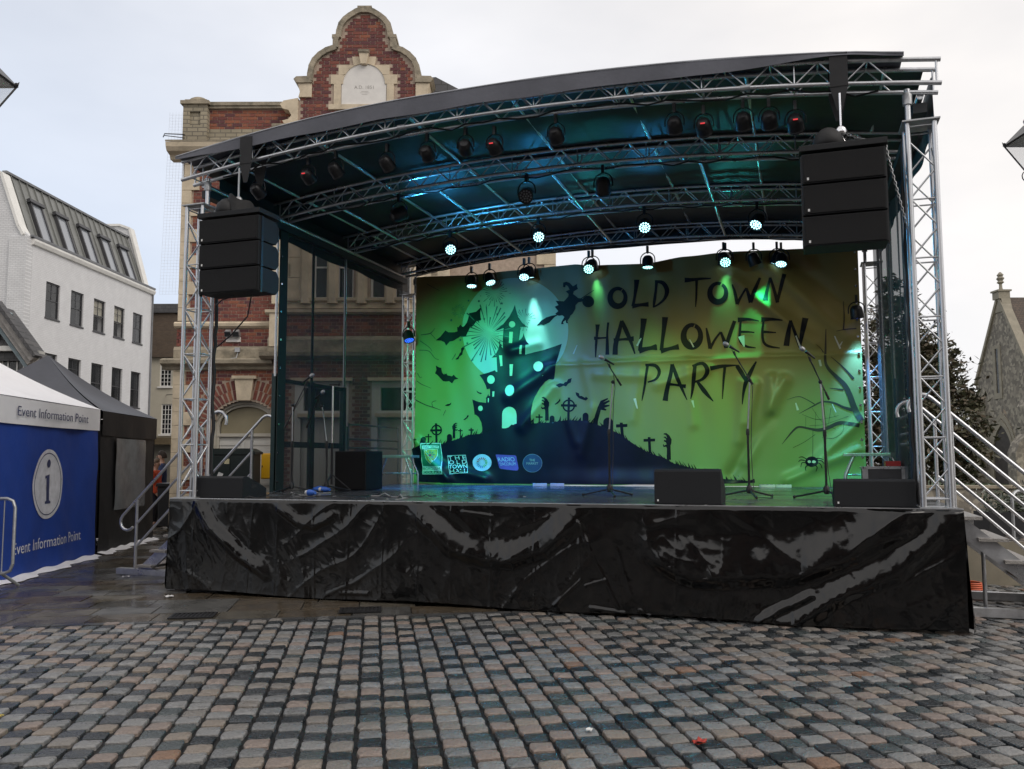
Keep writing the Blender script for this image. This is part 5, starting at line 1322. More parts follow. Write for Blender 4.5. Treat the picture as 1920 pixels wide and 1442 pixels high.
def stage_gear():
    array(.585, 1.43, -.34, 4.585, 3.60, 'three-box black line array hung at the left of the stage', True)
    array(7.52, 8.27, -.26, 4.615, 3.63, 'three-box black line array hung at the right of the stage', False)
    wedge(.235, .975, .10, .265, .50, 'low black wedge monitor at the left stage corner', True)
    wedge(5.98, 6.655, .12, .36, .52, 'tall black wedge monitor between the first two front mic stands')
    wedge(7.72, 8.445, .10, .265, .5, 'low black wedge monitor by the right truss tower')
    mic_stand((5.13, 1.9, HD), (5.19, 1.9, 2.58), (5.115, 1.85, 2.845), (5.285, 1.95, 2.535), 'boom mic stand nearest the castle print, left of the tall monitor', 'microphone on the front stand left of the tall monitor', .9)
    mic_stand((6.83, 1.9, HD), (6.87, 1.9, 2.55), (6.661, 1.85, 2.942), (6.90, 1.95, 2.50), 'boom mic stand just right of the tall monitor', 'microphone on the steep boom right of the tall monitor', .8)
    mic_stand((7.70, 1.9, HD), (7.672, 1.9, 2.504), (7.533, 1.85, 2.84), (7.765, 1.95, 2.294), 'boom mic stand behind the right wedge monitor', 'microphone on the stand behind the right wedge monitor', 1.0)
    mic_stand((.50, 1.9, HD), (.496, 1.9, 2.39), (.744, 1.9, 2.761), (.361, 1.9, 2.053), 'boom mic stand by the left mesh screen with its boom tilted up right', 'microphone on the upper boom by the left mesh screen', .4)
    mic_stand((.83, 2.3, HD), (.738, 2.3, 2.40), (.73, 2.25, 2.551), (.446, 2.35, 2.081), 'shorter boom mic stand beside the black bass speaker', 'microphone on the shorter stand by the bass speaker', .9)
    s = thing('bass_speaker', 'upright black bass speaker at the back left of the deck', 'speaker', (.86, 3.2, HD))
    b = MB(); b.box(-.30, .24, -.2, .35, .004, .60); b.build('cabinet', CABINET, s, bevel=.012)
    g = MB(); g.box(-.28, .22, -.212, -.198, .02, .58); g.build('grille', GRILLE, s)
    p = thing('pole_stand', 'bare chrome pole stand between the left mic stands', 'stand', (.74, 2.6, HD))
    q = MB(); q.sweep([(0, 0, .1), (0, 0, .72)], .018, 8); q.build('lower_tube', BLACKM, p, smooth=50)
    q = MB(); q.sweep([(0, 0, .72), (0, 0, 1.58)], .014, 8); q.build('chrome_tube', CHROME, p, smooth=50)
    for k in range(3):
        a = .5 + 2 * PI * k / 3; l = MB(); l.sweep([(0, 0, .25), (.28 * math.cos(a), .28 * math.sin(a), .012)], .011, 6); l.build('leg', BLACKM, p, smooth=50)
    q = MB(); q.sweep([(-.06, 0, 1.60), (.10, 0, 1.60)], .012, 6); q.ball((.1, 0, 1.6), .022, 8, 6); q.build('head_clip', BLACKM, p, smooth=50)
    trestle(.52, 5.2, 'bent-leg aluminium trestle in front of the back left tower')
    trestle(8.42, 5.0, 'bent-leg aluminium trestle in front of the back right tower')
    # flight case with a rack unit
    c = thing('flight_case', 'grey flight case with steel corners behind the right monitor', 'flight case', (8.45, 3.5, HD))
    b = MB(); b.box(-.26, .26, -.2, .2, .004, .36); b.build('body', mat('case_panel', (.05, .05, .055), .5), c, bevel=.005)
    for x in (-.262, .262):
        for z in (.02, .345): q = MB(); q.bar((x, -.2, z), (x, .2, z), .03, .03); q.build('edge_strip', ALU, c)
    for z in (.02, .345):
        q = MB(); q.bar((-.25, -.205, z), (.25, -.205, z), .02, .035); q.build('edge_strip', ALU, c)
    for x in (-.235, .235):
        q = MB(); q.box(x - .035, x + .035, -.212, -.201, .03, .33); q.build('corner_plate', STEEL, c)
    q = MB(); q.box(.02, .2, -.15, .1, .365, .43); q.build('red_box', mat('red_plastic', (.35, .03, .03), .4), thing('red_stage_box', 'small red box lying on the flight case', 'box', (8.45, 3.5, HD)))
    # cable tangle and plugs by the left screen
    r = random.Random(21)
    for k in range(7):
        x0, y0 = r.uniform(.9, 2.3), r.uniform(.1, 1.6)
        pts = []
        a = r.uniform(0, 6)
        for i in range(14):
            a += r.uniform(-.7, .9); x0 += .11 * math.cos(a); y0 += .11 * math.sin(a)
            x0 = min(max(x0, .5), 3.0); y0 = min(max(y0, .05), 2.4)
            pts.append((x0, y0, HD + .008 + (r.uniform(0, .04) if i % 4 == 2 else 0)))
        cb = MB(); cb.sweep(pts, .006, 5); o = cb.build('loose_cable', [CABLE, mat('grey_cable', (.3, .3, .3), .5) if 'grey_cable' not in MATS else MATS['grey_cable']][k % 3 == 1], smooth=60)
        tag(o, 'loose cables tangled on the left of the wet deck', 'cable', 'loose cables on the deck')
    for k, (x, y) in enumerate(((.75, 2.2), (1.0, 2.0), (1.45, .9), (3.1, 5.6), (3.4, 5.65), (6.9, 5.7), (7.15, 5.75))):
        p = thing('power_connector', ['blue power plug among the cables, nearest the bass speaker', 'blue power plug lying beside the other one by the left mic stands', 'blue power plug near the front edge of the deck', 'pale socket box under the castle hill print', 'second socket box under the castle hill print', 'pale socket box under the right half of the backdrop', 'socket box at the foot of the tree print'][k], 'plug', (x, y, HD), r.uniform(0, 3), 'power connectors on the deck')
        b = MB()
        if k < 3:
            b.lathe([(.02, -.08), (.03, -.04), (.04, 0), (.042, .06), (.03, .065)], 10, (0, 0, .045), Matrix.Rotation(PI / 2, 4, 'Y')); b.build('body', CABLEB, p, smooth=40)
            b = MB(); b.lathe([(.028, .065), (.03, .12)], 10, (0, 0, .045), Matrix.Rotation(PI / 2, 4, 'Y')); b.build('collar', WHITE, p, smooth=40)
        else:
            b.box(-.12, .12, -.04, .04, .002, .05); b.build('body', WHITE, p, bevel=.006)
            for q in range(3): b = MB(); b.box(-.09 + q * .07, -.05 + q * .07, -.02, .02, .05, .054); b.build('socket', RUBBER, p)


# ------------------------------------------------------------------ town hall
BN = [0]
BMESH = {}


def one_brick(parent, stuff, x, z, y, w, h, k, rot=0.):
    """a single brick, 60 mm proud block whose face stands 6 mm out of the mortar"""
    if BN[0] < 300:
        key = (round(w, 3), round(h, 3), k)
        if key not in BMESH:
            b = MB(); e = .006
            b.box(-w / 2, w / 2, -.007, .05, -h / 2, h / 2)
            BMESH[key] = b.mesh('brick', BR[k])
        M = Matrix.Translation((x, y + RND.uniform(-.003, .002), z))
        if rot: M = M @ Matrix.Rotation(rot, 4, 'Y')
        inst(BMESH[key], 'brick', parent, M)
    else:
        M = Matrix.Translation((x, y + RND.uniform(-.003, .002), z)) @ Matrix.Rotation(rot, 4, 'Y')
        stuff.box(-w / 2, w / 2, -.007, .05, -h / 2, h / 2, k, M)
    BN[0] += 1


def brick_field(parent, stuff, u0, u1, z0, z1, y, mask=None, wts=(8, 5, 3, 4)):
    r = RND
    ch = .0765; row = 0; z = z0 + ch / 2
    while z + ch / 2 < z1 + .02:
        x = u0 - (0 if row % 2 == 0 else .172); head = row % 2
        n = 0
        while x < u1:
            w = .2135 if n % 2 == 0 else .0985
            a, b = max(x, u0), min(x + w, u1)
            if b - a > .04:
                c = (a + b) / 2
                if mask is None or (mask(c - (b - a) * .45, z) and mask(c + (b - a) * .45, z)):
                    one_brick(parent, stuff, c, z, y, b - a, ch - .0135, r.choices(range(4), wts)[0])
                elif mask and b - a > .15:
                    for q in (-1, 1):
                        cc = c + q * (b - a) / 4
                        if mask(cc - .05, z) and mask(cc + .05, z): one_brick(parent, stuff, cc, z, y, (b - a) / 2 - .005, ch - .0135, r.choices(range(4), wts)[0])
            x += w + .0145; n += 1
        z += ch; row += 1


def town_hall():
    OX = 3.3
    U = lambda u: u + OX
    t = bthing('town_hall', 'red brick town hall with stone dressings and a curved gable', 'town hall', (-3.3, 18.72, 0))
    UC = -3.29
    body = MB()
    # left and right bays with the arched doorway left open
    ah = [(U(-6.56), U(-5.12), 0, 2.35)]
    arc = lambda u: 2.35 + .55 * math.sqrt(max(0, 1 - ((u + 5.84) / .72) ** 2))
    for k in range(18):
        a = -6.56 + 1.44 * k / 18; b = a + 1.44 / 18
        ah.append((U(a), U(b), 2.35, (arc(a) + arc(b)) / 2))
    body.panel(U(-7.32), U(-5.0), 0, 8.95, 0, .35, ah)
    body.box(U(-1.55), U(.95), 0, .35, 0, 8.95)
    body.box(U(-7.30), U(.93), 7.6, 8.0, 0, 8.9)
    body.box(U(-7.30), U(-7.0), .35, 7.6, 0, 8.9); body.box(U(.6), U(.93), .35, 7.6, 0, 8.9)
    # centre bay, a little proud, with its mullioned window and doorway openings
    lights = [(-4.36, -3.98), (-3.84, -3.46), (-3.10, -2.72), (-2.58, -2.20)]
    holes = [(U(a), U(b), 5.12, 6.55) for a, b in lights] + [(U(a), U(b), 6.7, 7.5) for a, b in lights]
    holes += [(U(-4.56), U(-3.66), 0, 2.52), (U(-4.50), U(-3.72), 2.66, 3.16), (U(-2.9), U(-2.0), 0, 2.5), (U(-2.9), U(-2.0), 2.66, 3.16)]
    body.panel(U(-5.18), U(-1.40), 0, 9.0, -.22, .30, holes)
    o = body.build('wall', MORTAR, t, flip=False)
    bstuff = MB()
    # ---- gable
    half = [(1.78, 8.95), (1.78, 9.06), (1.62, 9.22), (1.60, 9.45), (1.44, 9.60), (1.42, 9.66), (1.42, 10.04), (1.22, 10.06), (1.22, 10.2), (1.19, 10.38), (1.12, 10.53), (1.0, 10.66), (.85, 10.76), (.70, 10.81), (.66, 10.83), (.66, 11.06), (.60, 11.07), (.585, 11.2), (.54, 11.36), (.45, 11.48), (.34, 11.57), (.20, 11.66), (.10, 11.70)]
    outl = [(U(UC + a), z) for a, z in half] + [(U(UC - a), z) for a, z in reversed(half)]
    g = MB(); g.prism(outl, -.20, .22, 'y'); g.build('gable_wall', MORTAR, t)
    inner = []
    for a, z in half:
        inner.append((a - .10, z - .06) if z > 9.9 else (min(a, 1.46) - .02, z))
    gpoly = [(UC + a, z) for a, z in inner] + [(UC - a, z) for a, z in reversed(inner)]
    def gmask(u, z):
        if not inside((u, z), gpoly): return False
        if 9.39 < z < 9.50 and -4.08 < u < -2.50: return False
        if 9.45 < z < 10.14 and -4.0 < u < -2.58: return False
        if 9.95 < z < 10.20 and -4.05 < u < -2.53: return False
        if 10.15 < z < 10.42 and -3.86 < u < -2.72: return False
        if 10.40 < z < 10.62 and -3.58 < u < -3.0: return False
        return True
    P = lambda f: (lambda u, z: f(u - OX, z))
    brick_field(t, bstuff, U(-4.75), U(-1.83), 9.06, 11.7, -.205, P(gmask), (5, 6, 1, 5))
    # ---- stone dressings of the gable
    cop = MB()
    n = len(half)
    full = [(UC + a, z) for a, z in half[6:]] + [(UC - a, z) for a, z in reversed(half[6:])]
    for i in range(len(full) - 1):
        (a, z), (b, y2) = full[i], full[i + 1]
        d = Vector((b - a, y2 - z)); L_ = d.length
        if L_ < .01: continue
        ang = math.atan2(d.y, d.x)
        M = Matrix.Translation((U((a + b) / 2), 0, (z + y2) / 2)) @ Matrix.Rotation(-ang, 4, 'Y')
        cop.box(-L_ / 2 - .02, L_ / 2 + .02, -.275 - .002 * (i % 3), .27, -.045, .075, 0, M)
    cop.build('gable_coping', STONED, t)
    for s in (-1, 1):
        k = MB(); k.prism([(U(UC + s * 1.16), 9.66), (U(UC + s * 1.45), 9.66), (U(UC + s * 1.42), 9.78), (U(UC + s * 1.47), 9.98), (U(UC + s * 1.16), 9.98)], -.262, .24); k.build('kneeler', STONE, t)
        k = MB(); k.prism([(U(UC + s * 1.14), 9.98), (U(UC + s * 1.49), 9.98), (U(UC + s * 1.56), 10.06), (U(UC + s * 1.50), 10.12), (U(UC + s * 1.2), 10.13)], -.30, .27); k.build('kneeler_cap', STONED, t)
        sc = [(1.46, 9.02), (1.74, 9.02), (1.80, 9.12), (1.66, 9.16), (1.60, 9.24), (1.66, 9.36), (1.80, 9.40), (1.86, 9.5), (1.78, 9.58), (1.46, 9.64)]
        k = MB(); k.prism([(U(UC + s * a), z) for a, z in sc], -.258, .22); k.build('scroll', STONE, t)
    for zz, w in ((11.72, .16),):
        k = MB(); k.box(U(UC - w), U(UC + w), -.28, .27, zz, zz + .05); k.build('gable_cap', STONED, t)
    for s in (-1, 1):
        k = MB(); k.box(U(UC + s * .64 - .08), U(UC + s * .64 + .08), -.285, .28, 11.02, 11.10); k.build('shoulder_cap', STONED, t)
    # plaque and its surround
    y = -.205
    def blk(a, b, z0, z1, dep, nm='surround_block', m=STONE):
        k = MB(); k.box(U(a), U(b), y - dep, y + .06, z0, z1); return k.build(nm, m, t, bevel=.006)
    blk(-4.07, -2.51, 9.375, 9.49, .06, 'plaque_sill'); blk(-3.96, -3.80, 9.49, 10.0, .03); blk(-2.78, -2.62, 9.49, 10.0, .03)
    def ring(a0, a1, outer, nm='arch_block'):
        pts = []
        for k in range(7):
            q = math.radians(a0 + (a1 - a0) * k / 6); pts.append((UC + .47 * math.cos(q), 9.97 + .47 * math.sin(q)))
        k = MB(); k.prism([(U(a), z) for a, z in pts + outer], y - .032, y + .06); k.build(nm, STONE, t, flip=True)
    ring(0, 28, [(-2.87, 10.18), (-2.55, 10.18), (-2.55, 9.97)]); ring(152, 180, [(-4.03, 9.97), (-4.03, 10.18), (-3.71, 10.18)])
    ring(28, 62, [(-3.05, 10.40), (-2.72, 10.40), (-2.72, 10.18)]); ring(118, 152, [(-3.86, 10.18), (-3.86, 10.40), (-3.53, 10.40)])
    ring(62, 118, [(-3.53, 10.42), (-3.56, 10.60), (-3.02, 10.60), (-3.05, 10.42)])
    k = MB(); k.prism([(U(UC - .065), 10.40), (U(UC + .065), 10.40), (U(UC + .11), 10.66), (U(UC - .11), 10.66)], y - .12, y + .05); k.build('keystone', STONE, t, bevel=.008)
    k = MB(); k.box(U(UC - .12), U(UC + .12), y - .15, y + .05, 10.66, 10.72); k.build('keystone_cap', STONED, t)
    pp = [(U(-3.79), 9.50), (U(-2.79), 9.50), (U(-2.79), 9.97)] + [(U(UC + .48 * math.cos(q)), 9.97 + .48 * math.sin(q)) for q in [PI * k / 14 for k in range(15)]] + [(U(-3.79), 9.97)]
    k = MB(); k.prism(pp, y - .012, y + .04); k.build('plaque', PLAQUE, t)
    vs, fs = TXT['A.D. 1851']
    k = MB(); sc_ = .11; w = max(v.x for v in vs) * sc_
    k.add([(U(UC) - w / 2 + v.x * sc_, y - .0145, 9.86 + v.y * sc_) for v in vs], fs); k.build('plaque_lettering', ENGRAVE, t, flip=False)
    k = MB()
    for i, (a, b) in enumerate(((-.06, .10), (-.08, .12), (-.05, .08))): k.box(U(UC + a), U(UC + b), y - .0142, y - .01, 9.80 - i * .035, 9.806 - i * .035)
    k.build('plaque_rules', ENGRAVE, t)
    # ---- parapet on the left and right
    for (a, b) in ((-6.82, -4.95), (-1.62, .45)):
        k = MB(); k.box(U(a), U(b), .04, .32, 8.95, 9.55); k.build('parapet_wall', MORTAR, t)
        k = MB(); k.box(U(a), U(b), -.06, .40, 9.56, 9.64); k.box(U(a), U(b), -.03, .37, 9.50, 9.56); k.build('parapet_coping', STONED, t)
    brick_field(t, bstuff, U(-6.80), U(-5.0), 9.02, 9.50, .035, None, (5, 2, 9, 2))
    brick_field(t, bstuff, U(-1.55), U(.4), 9.02, 9.50, .035, None, (5, 2, 9, 2))
    for (a, b) in ((-7.36, -6.82), (.45, .98)):
        # squared rubble pier with a sunk panel and a domed cap
        pr = MB(); pr.panel(U(a), U(b), 8.72, 9.56, -.10, .42, [(U((a + b) / 2 - .12), U((a + b) / 2 + .12), 9.08, 9.40)])
        pr.box(U(a) + .04, U(b) - .04, -.05, .40, 8.75, 9.55); pr.build('corner_pier', brickmat('squared_rubble', (.29, .255, .185), (.35, .305, .225), (.18, .16, .125), .24, .095, .95, .012, .6) if 'squared_rubble' not in MATS else MATS['squared_rubble'], t)
        k = MB(); k.box(U(a) - .05, U(b) + .05, -.16, .48, 9.56, 9.64); k.box(U(a) + .02, U(b) - .02, -.08, .40, 9.64, 9.69); k.lathe([(.24, 9.68), (.22, 9.74), (.14, 9.79), (.05, 9.80)], 12, (U((a + b) / 2), .15, 0)); k.build('pier_cap', STONED, t, smooth=30)
    for (a, b) in ((-6.82, -5.05), (-1.5, .45)):
        k = MB(); k.panel(U(a), U(b), 8.72, 9.02, -.02, .3, []); k.box(U(a), U(b), .0, .25, 8.73, 9.01); k.build('rubble_course', MATS['squared_rubble'], t)
    k = MB(); k.box(U(-5.30), U(-1.28), -.34, .1, 8.94, 9.02); k.box(U(-5.24), U(-1.34), -.28, .1, 8.80, 8.94); k.build('gable_string', STONED, t)
    # ---- main cornice
    for (a, b, o_) in ((-7.62, -5.2, 0), (-1.38, 1.25, 0), (-5.42, -1.18, -.22)):
        k = MB()
        k.prism([(.12, 8.30), (-.08, 8.30), (-.12, 8.38), (-.30, 8.42), (-.36, 8.50), (-.38, 8.60), (-.12, 8.70), (.12, 8.72)], U(a), U(b), 'x')
        k.v = [(v[0], v[1] + o_, v[2]) for v in k.v]; k.build('cornice', STONE, t)
        k = MB(); k.prism([(-.385, 8.602), (-.39, 8.64), (-.12, 8.735), (.1, 8.735), (.1, 8.705), (-.12, 8.705)], U(a) - .004, U(b) + .004, 'x'); k.v = [(v[0], v[1] + o_, v[2]) for v in k.v]; k.build('cornice_weathering', STONED, t)
    # ---- pilasters with stone quoins
    def quoins(uL, uR, z0, z1, y, side, nm='quoin'):
        z = z0; i = 0
        while z < z1 - .02:
            h = min(.295, z1 - z); ext = .17 if i % 2 == 0 else 0
            a, b = (uL, uR + ext) if side > 0 else (uL - ext, uR)
            k = MB(); k.box(U(a), U(b), y - .045 + .002 * (i % 2), y + .1, z + .003, z + h - .003); k.build(nm, STONE, t, bevel=.008)
            z += h; i += 1
    quoins(-7.36, -7.14, 4.66, 8.28, 0, 1); quoins(-7.42, -7.16, .0, 3.58, 0, 1); quoins(.72, .98, 0, 8.28, 0, -1)
    quoins(-5.24, -5.0, 5.0, 8.0, -.22, 1); quoins(-1.6, -1.36, 5.0, 8.0, -.22, -1)
    for (a, b) in ((-5.27, -4.97), (-1.62, -1.30)):
        k = MB(); k.box(U(a), U(b), -.30, 0, 4.06, 4.79); k.build('pilaster_block', STONE, t, bevel=.01)
    # ---- brickwork of the bays that can be seen past the stage
    brick_field(t, bstuff, U(-7.1), U(-5.22), 4.66, 8.28, -.003)
    # ---- string courses and bands
    def band(a, b, prof, nm, m, o_=0.):
        k = MB(); k.prism([(p[0] + o_, p[1]) for p in prof], U(a), U(b), 'x'); k.build(nm, m, t)
    for (a, b, o_) in ((-7.42, -5.26, 0), (-1.4, 1.0, 0)):
        band(a, b, [(.1, 4.50), (-.04, 4.50), (-.09, 4.54), (-.10, 4.60), (-.05, 4.64), (.1, 4.66)], 'string_course', STONE, o_)
        band(a, b, [(.1, 3.82), (-.06, 3.82), (-.07, 4.02), (-.03, 4.09), (.1, 4.10)], 'plain_band', STONED, o_)
        band(a - .22, b + .05, [(.1, 3.58), (-.08, 3.58), (-.11, 3.64), (-.24, 3.70), (-.25, 3.78), (-.08, 3.83), (.1, 3.84)], 'lower_cornice', STONED, o_)
    brick_field(t, bstuff, U(-7.38), U(-5.28), 4.10, 4.50, -.003)
    o_ = -.22
    band(-5.36, -1.22, [(.1, 4.76), (-.06, 4.76), (-.11, 4.80), (-.12, 4.86), (.1, 4.90)], 'string_course', STONE, o_)
    band(-5.0, -1.6, [(.1, 4.90), (-.02, 4.90), (-.02, 5.04), (-.09, 5.06), (-.10, 5.12), (.1, 5.13)], 'window_sill', STONE, o_)
    band(-5.3, -1.28, [(.1, 3.92), (-.05, 3.92), (-.07, 4.20), (-.02, 4.28), (.1, 4.29)], 'plain_band', STONED, o_)
    band(-5.44, -1.14, [(.1, 3.78), (-.10, 3.78), (-.20, 3.84), (-.22, 3.92), (.1, 3.93)], 'lower_cornice', STONED, o_)
    brick_field(t, bstuff, U(-5.0), U(-1.6), 4.29, 4.76, -.223)
    dm = lambda u, z: not (-4.72 < u < -3.5 and z < 3.3) and not (-3.02 < u < -1.88 and z < 3.3)
    brick_field(t, bstuff, U(-5.16), U(-1.42), .3, 3.78, -.223, P(dm))
    am = lambda u, z: not (z < 2.36 and -6.62 < u < -5.06) and ((u + 5.84) / 1.22) ** 2 + ((z - 2.3) / 1.10) ** 2 > 1 if z > 2.3 else not (-6.62 < u < -5.06)
    brick_field(t, bstuff, U(-7.14), U(-5.20), .2, 3.58, -.003, P(am), (6, 3, 6, 2))
    for rg, (r0, r1) in enumerate(((.06, .265), (.275, .48))):
        n = 25 + 7 * rg
        for k in range(n):
            q = PI * (k + .5) / n
            rx = .72 + (r0 + r1) / 2; rz = .55 + (r0 + r1) / 2
            u = -5.84 + rx * math.cos(q); z = 2.33 + rz * math.sin(q)
            if u > -5.22 or (abs(u + 5.84) < .14): continue
            nx, nz = math.cos(q) / rx, math.sin(q) / rz; ang = math.atan2(nz, nx)
            one_brick(t, bstuff, U(u), z, -.006, r1 - r0, .066, RND.choice((0, 2, 2, 1)), -ang)
    if bstuff.v:
        o = bstuff.build('lower_brickwork', BR, t, flip=False); o['kind'] = 'stuff'
    k = MB(); k.prism([(U(-5.99), 2.90), (U(-5.70), 2.90), (U(-5.64), 3.37), (U(-6.05), 3.37)], -.11, .1); k.build('door_keystone', STONE, t, bevel=.006)
    k = MB(); k.box(U(-6.11), U(-5.58), -.14, .1, 3.37, 3.44); k.build('door_keystone_cap', STONE, t, bevel=.006)
    # arched doorway: cream frame, blind fanlight and white doors
    CREAM = mat('cream_joinery', (.50, .47, .40), .5, 0, .05, 3)
    fan = mat('blind_fanlight', (.27, .235, .15), .6, 0, .1, 2)
    dr = MB(); dr.box(U(-6.56), U(-5.12), .20, .26, 0, 2.14); d = dr.build('door', mat('white_door', (.62, .61, .57), .5, 0, .04, 2), t)
    for a in (-6.54, -5.86):
        for z0, z1 in ((.15, .95), (1.05, 2.0)):
            k = MB(); k.panel(U(a + .03), U(a + .65), z0, z1, .185, .2, [(U(a + .1), U(a + .58), z0 + .07, z1 - .07)]); k.build('door_panel', MATS['white_door'], d)
    k = MB(); pts = [(U(-6.42), 2.18), (U(-5.26), 2.18)] + [(U(-5.84 + .58 * math.cos(q)), 2.33 + .46 * math.sin(q)) for q in [PI * j / 12 for j in range(13)]]
    k.prism(pts, .21, .24); k.build('fanlight', fan, t)
    for rr, yy in ((.0, .10), (.06, .15)):
        k = MB()
        for j in range(16):
            q0, q1 = PI * j / 16, PI * (j + 1) / 16
            o1 = .72 - rr; i1 = .66 - rr
            k.prism([(U(-5.84 + o1 * math.cos(q0)), 2.35 + (.55 - rr) * math.sin(q0)), (U(-5.84 + o1 * math.cos(q1)), 2.35 + (.55 - rr) * math.sin(q1)), (U(-5.84 + i1 * math.cos(q1)), 2.35 + (.49 - rr) * math.sin(q1)), (U(-5.84 + i1 * math.cos(q0)), 2.35 + (.49 - rr) * math.sin(q0))], yy, .25)
        for q in (-1, 1): k.box(U(-5.84 + q * (.69 - rr)) - .03, U(-5.84 + q * (.69 - rr)) + .03, yy, .25, 0, 2.36)
        k.build('arch_frame', CREAM, t)
    k = MB(); k.box(U(-6.5), U(-5.18), .14, .25, 2.12, 2.19); k.build('transom', CREAM, t)
    # mullioned window: glass, frames, blinds
    for i, (a, b) in enumerate(lights):
        for z0, z1 in ((5.12, 6.55), (6.7, 7.5)):
            f = MB(); f.panel(U(a), U(b), z0, z1, -.10, -.05, [(U(a) + .05, U(b) - .05, z0 + .05, (z0 + z1) / 2 - .02), (U(a) + .05, U(b) - .05, (z0 + z1) / 2 + .02, z1 - .05)]); w = f.build('window', WHITEPAINT, t, flip=False)
            p = MB(); p.box(U(a) + .02, U(b) - .02, -.07, -.065, z0 + .02, z1 - .02); p.build('pane', GLASS, w)
            if i in (1, 3):
                p = MB(); p.box(U(a) + .05, U(b) - .05, .0, .01, z0 + .3, z1); p.build('blind', mat('window_blind', (.45, .45, .43), .8) if 'window_blind' not in MATS else MATS['window_blind'], w)
    for u in (-4.5, -3.91, -3.28, -2.65, -2.06):
        k = MB(); k.prism([(U(u) - .13, -.26), (U(u) + .13, -.26), (U(u) + .07, -.34), (U(u) - .07, -.34)], 5.0, 7.8, 'z'); k.build('mullion', STONE, t)
    k = MB(); k.box(U(-4.98), U(-1.6), -.235, -.215, 5.0, 5.9, 0); k.build('stone_facing', STONE, t) if False else None
    for a, b in ((-4.98, -4.6), (-1.98, -1.6)):
        for j in range(6): k = MB(); k.box(U(a), U(b), -.262 - .003 * (j % 2), -.1, 5.13 + j * .45, 5.573 + j * .45); k.build('jamb_block', STONE, t, bevel=.006)
    for c in (-4.11, -2.45):
        k = MB(); k.panel(U(c - .58), U(c + .58), 0, 3.3, -.262, -.1, [(U(c - .45), U(c + .45), 0, 2.5), (U(c - .39), U(c + .39), 2.66, 3.16)]); k.build('doorcase', MATS['white_door'], t, flip=False)
        k = MB(); k.box(U(c - .66), U(c + .66), -.36, -.1, 3.3, 3.37); k.box(U(c - .5), U(c + .5), -.34, -.1, 2.52, 2.60); k.build('doorcase_hood', STONE, t)
        k = MB(); k.box(U(c - .44), U(c + .44), -.12, -.08, 2.62, 3.2); k.build('overlight', GLASS, t)
        k = MB(); k.box(U(c - .45), U(c + .45), -.14, -.08, 0, 2.5); d = k.build('door', MATS['white_door'], t)
        for z0, z1 in ((.15, .9), (1.0, 2.3)):
            for q in (-1, 1):
                k = MB(); k.panel(U(c + q * .22) - .17, U(c + q * .22) + .17, z0, z1, -.155, -.14, [(U(c + q * .22) - .12, U(c + q * .22) + .12, z0 + .06, z1 - .06)]); k.build('door_panel', MATS['white_door'], d)
        k = MB(); k.lathe([(.02, 0), (.03, .03), (.02, .05)], 8, (U(c + .36), -.16, 1.05), Matrix.Rotation(PI / 2, 4, 'X')); k.build('handle', CHROME, d)
    # slate roofs behind the gable
    k = MB()
    k.add([(U(-7.0), .6, 9.0), (U(.7), .6, 9.0), (U(.7), 7.8, 9.0), (U(-7.0), 7.8, 9.0), (U(-4.6), 4.2, 10.1), (U(-1.6), 4.2, 10.1)], [(0, 1, 5, 4), (1, 2, 5), (2, 3, 4, 5), (3, 0, 4), (0, 3, 2, 1)]); k.build('roof', SLATE, t)
    k = MB()
    k.add([(U(-4.6), .25, 9.0), (U(.75), .25, 9.0), (U(.75), 5.0, 9.0), (U(-4.6), 5.0, 9.0), (U(-3.3), .5, 10.35), (U(-1.75), .5, 10.46), (U(-3.3), 4.5, 10.5), (U(-1.75), 4.5, 10.46)], [(0, 1, 5, 4), (1, 2, 7, 5), (2, 3, 6, 7), (3, 0, 4, 6), (4, 5, 7, 6), (0, 3, 2, 1)]); k.build('gable_roof', SLATE, t)
    # small fittings on the front
    k = MB()
    k.sweep([(U(-7.1), -.12, 3.80), (U(-6.2), -.12, 3.80), (U(-6.02), -.12, 3.83), (U(-6.0), -.06, 3.98)], .012, 6); k.box(U(-6.06), U(-5.95), -.12, -.02, 3.96, 4.06); k.build('conduit', STEEL, t)
    f = bthing('wall_floodlight', 'twin weatherproof floodlight on the brick band of the hall', 'floodlight', (-6.12, 18.72, 4.36))
    for q in (-1, 1):
        b = MB(); M = Matrix.Translation((q * .09, -.12, 0)) @ Matrix.Rotation(.5, 4, 'X')
        b.prism([(-.08, -.06), (.08, -.06), (.06, .08), (-.06, .08)], -.05, .05); b.v = [tuple(M @ Vector(v)) for v in b.v]; h = b.build('lamp_head', STEEL, f, bevel=.006)
        b = MB(); b.box(-.065, .065, -.056, -.051, -.045, .06, 0, M); b.build('lamp_glass', GLASS, h)
    b = MB(); b.box(-.16, .16, -.06, -.007, -.17, -.06); b.build('bracket', PLAQUE, f, bevel=.008)
    # things standing at its foot
    c = bthing('utility_cabinet', 'dark green street utility cabinet with stickers by the arched door', 'cabinet', (-5.68, 17.35, 0))
    G = mat('dark_green_paint', (.012, .020, .018), .4, 0, .2, 5)
    b = MB(); b.box(-.46, .46, 0, .5, .05, 1.72); b.build('body', G, c, bevel=.01)
    b = MB(); b.prism([(-.50, 1.72), (.50, 1.72), (.50, 1.77), (.36, 1.84), (-.36, 1.84), (-.50, 1.77)], -.03, .53); b.build('lid', G, c)
    b = MB(); b.box(-.44, .44, .02, .48, 0, .05); b.build('plinth', STONED, c)
    b = MB(); b.box(-.44, -.005, -.012, 0, .1, 1.68); b.build('door', G, c, bevel=.004)
    b = MB(); b.box(.005, .44, -.012, 0, .1, 1.68); b.build('door', G, c, bevel=.004)
    b = MB(); b.box(.12, .38, -.03, -.012, 1.18, 1.23); b.build('handle', CHROME, c)
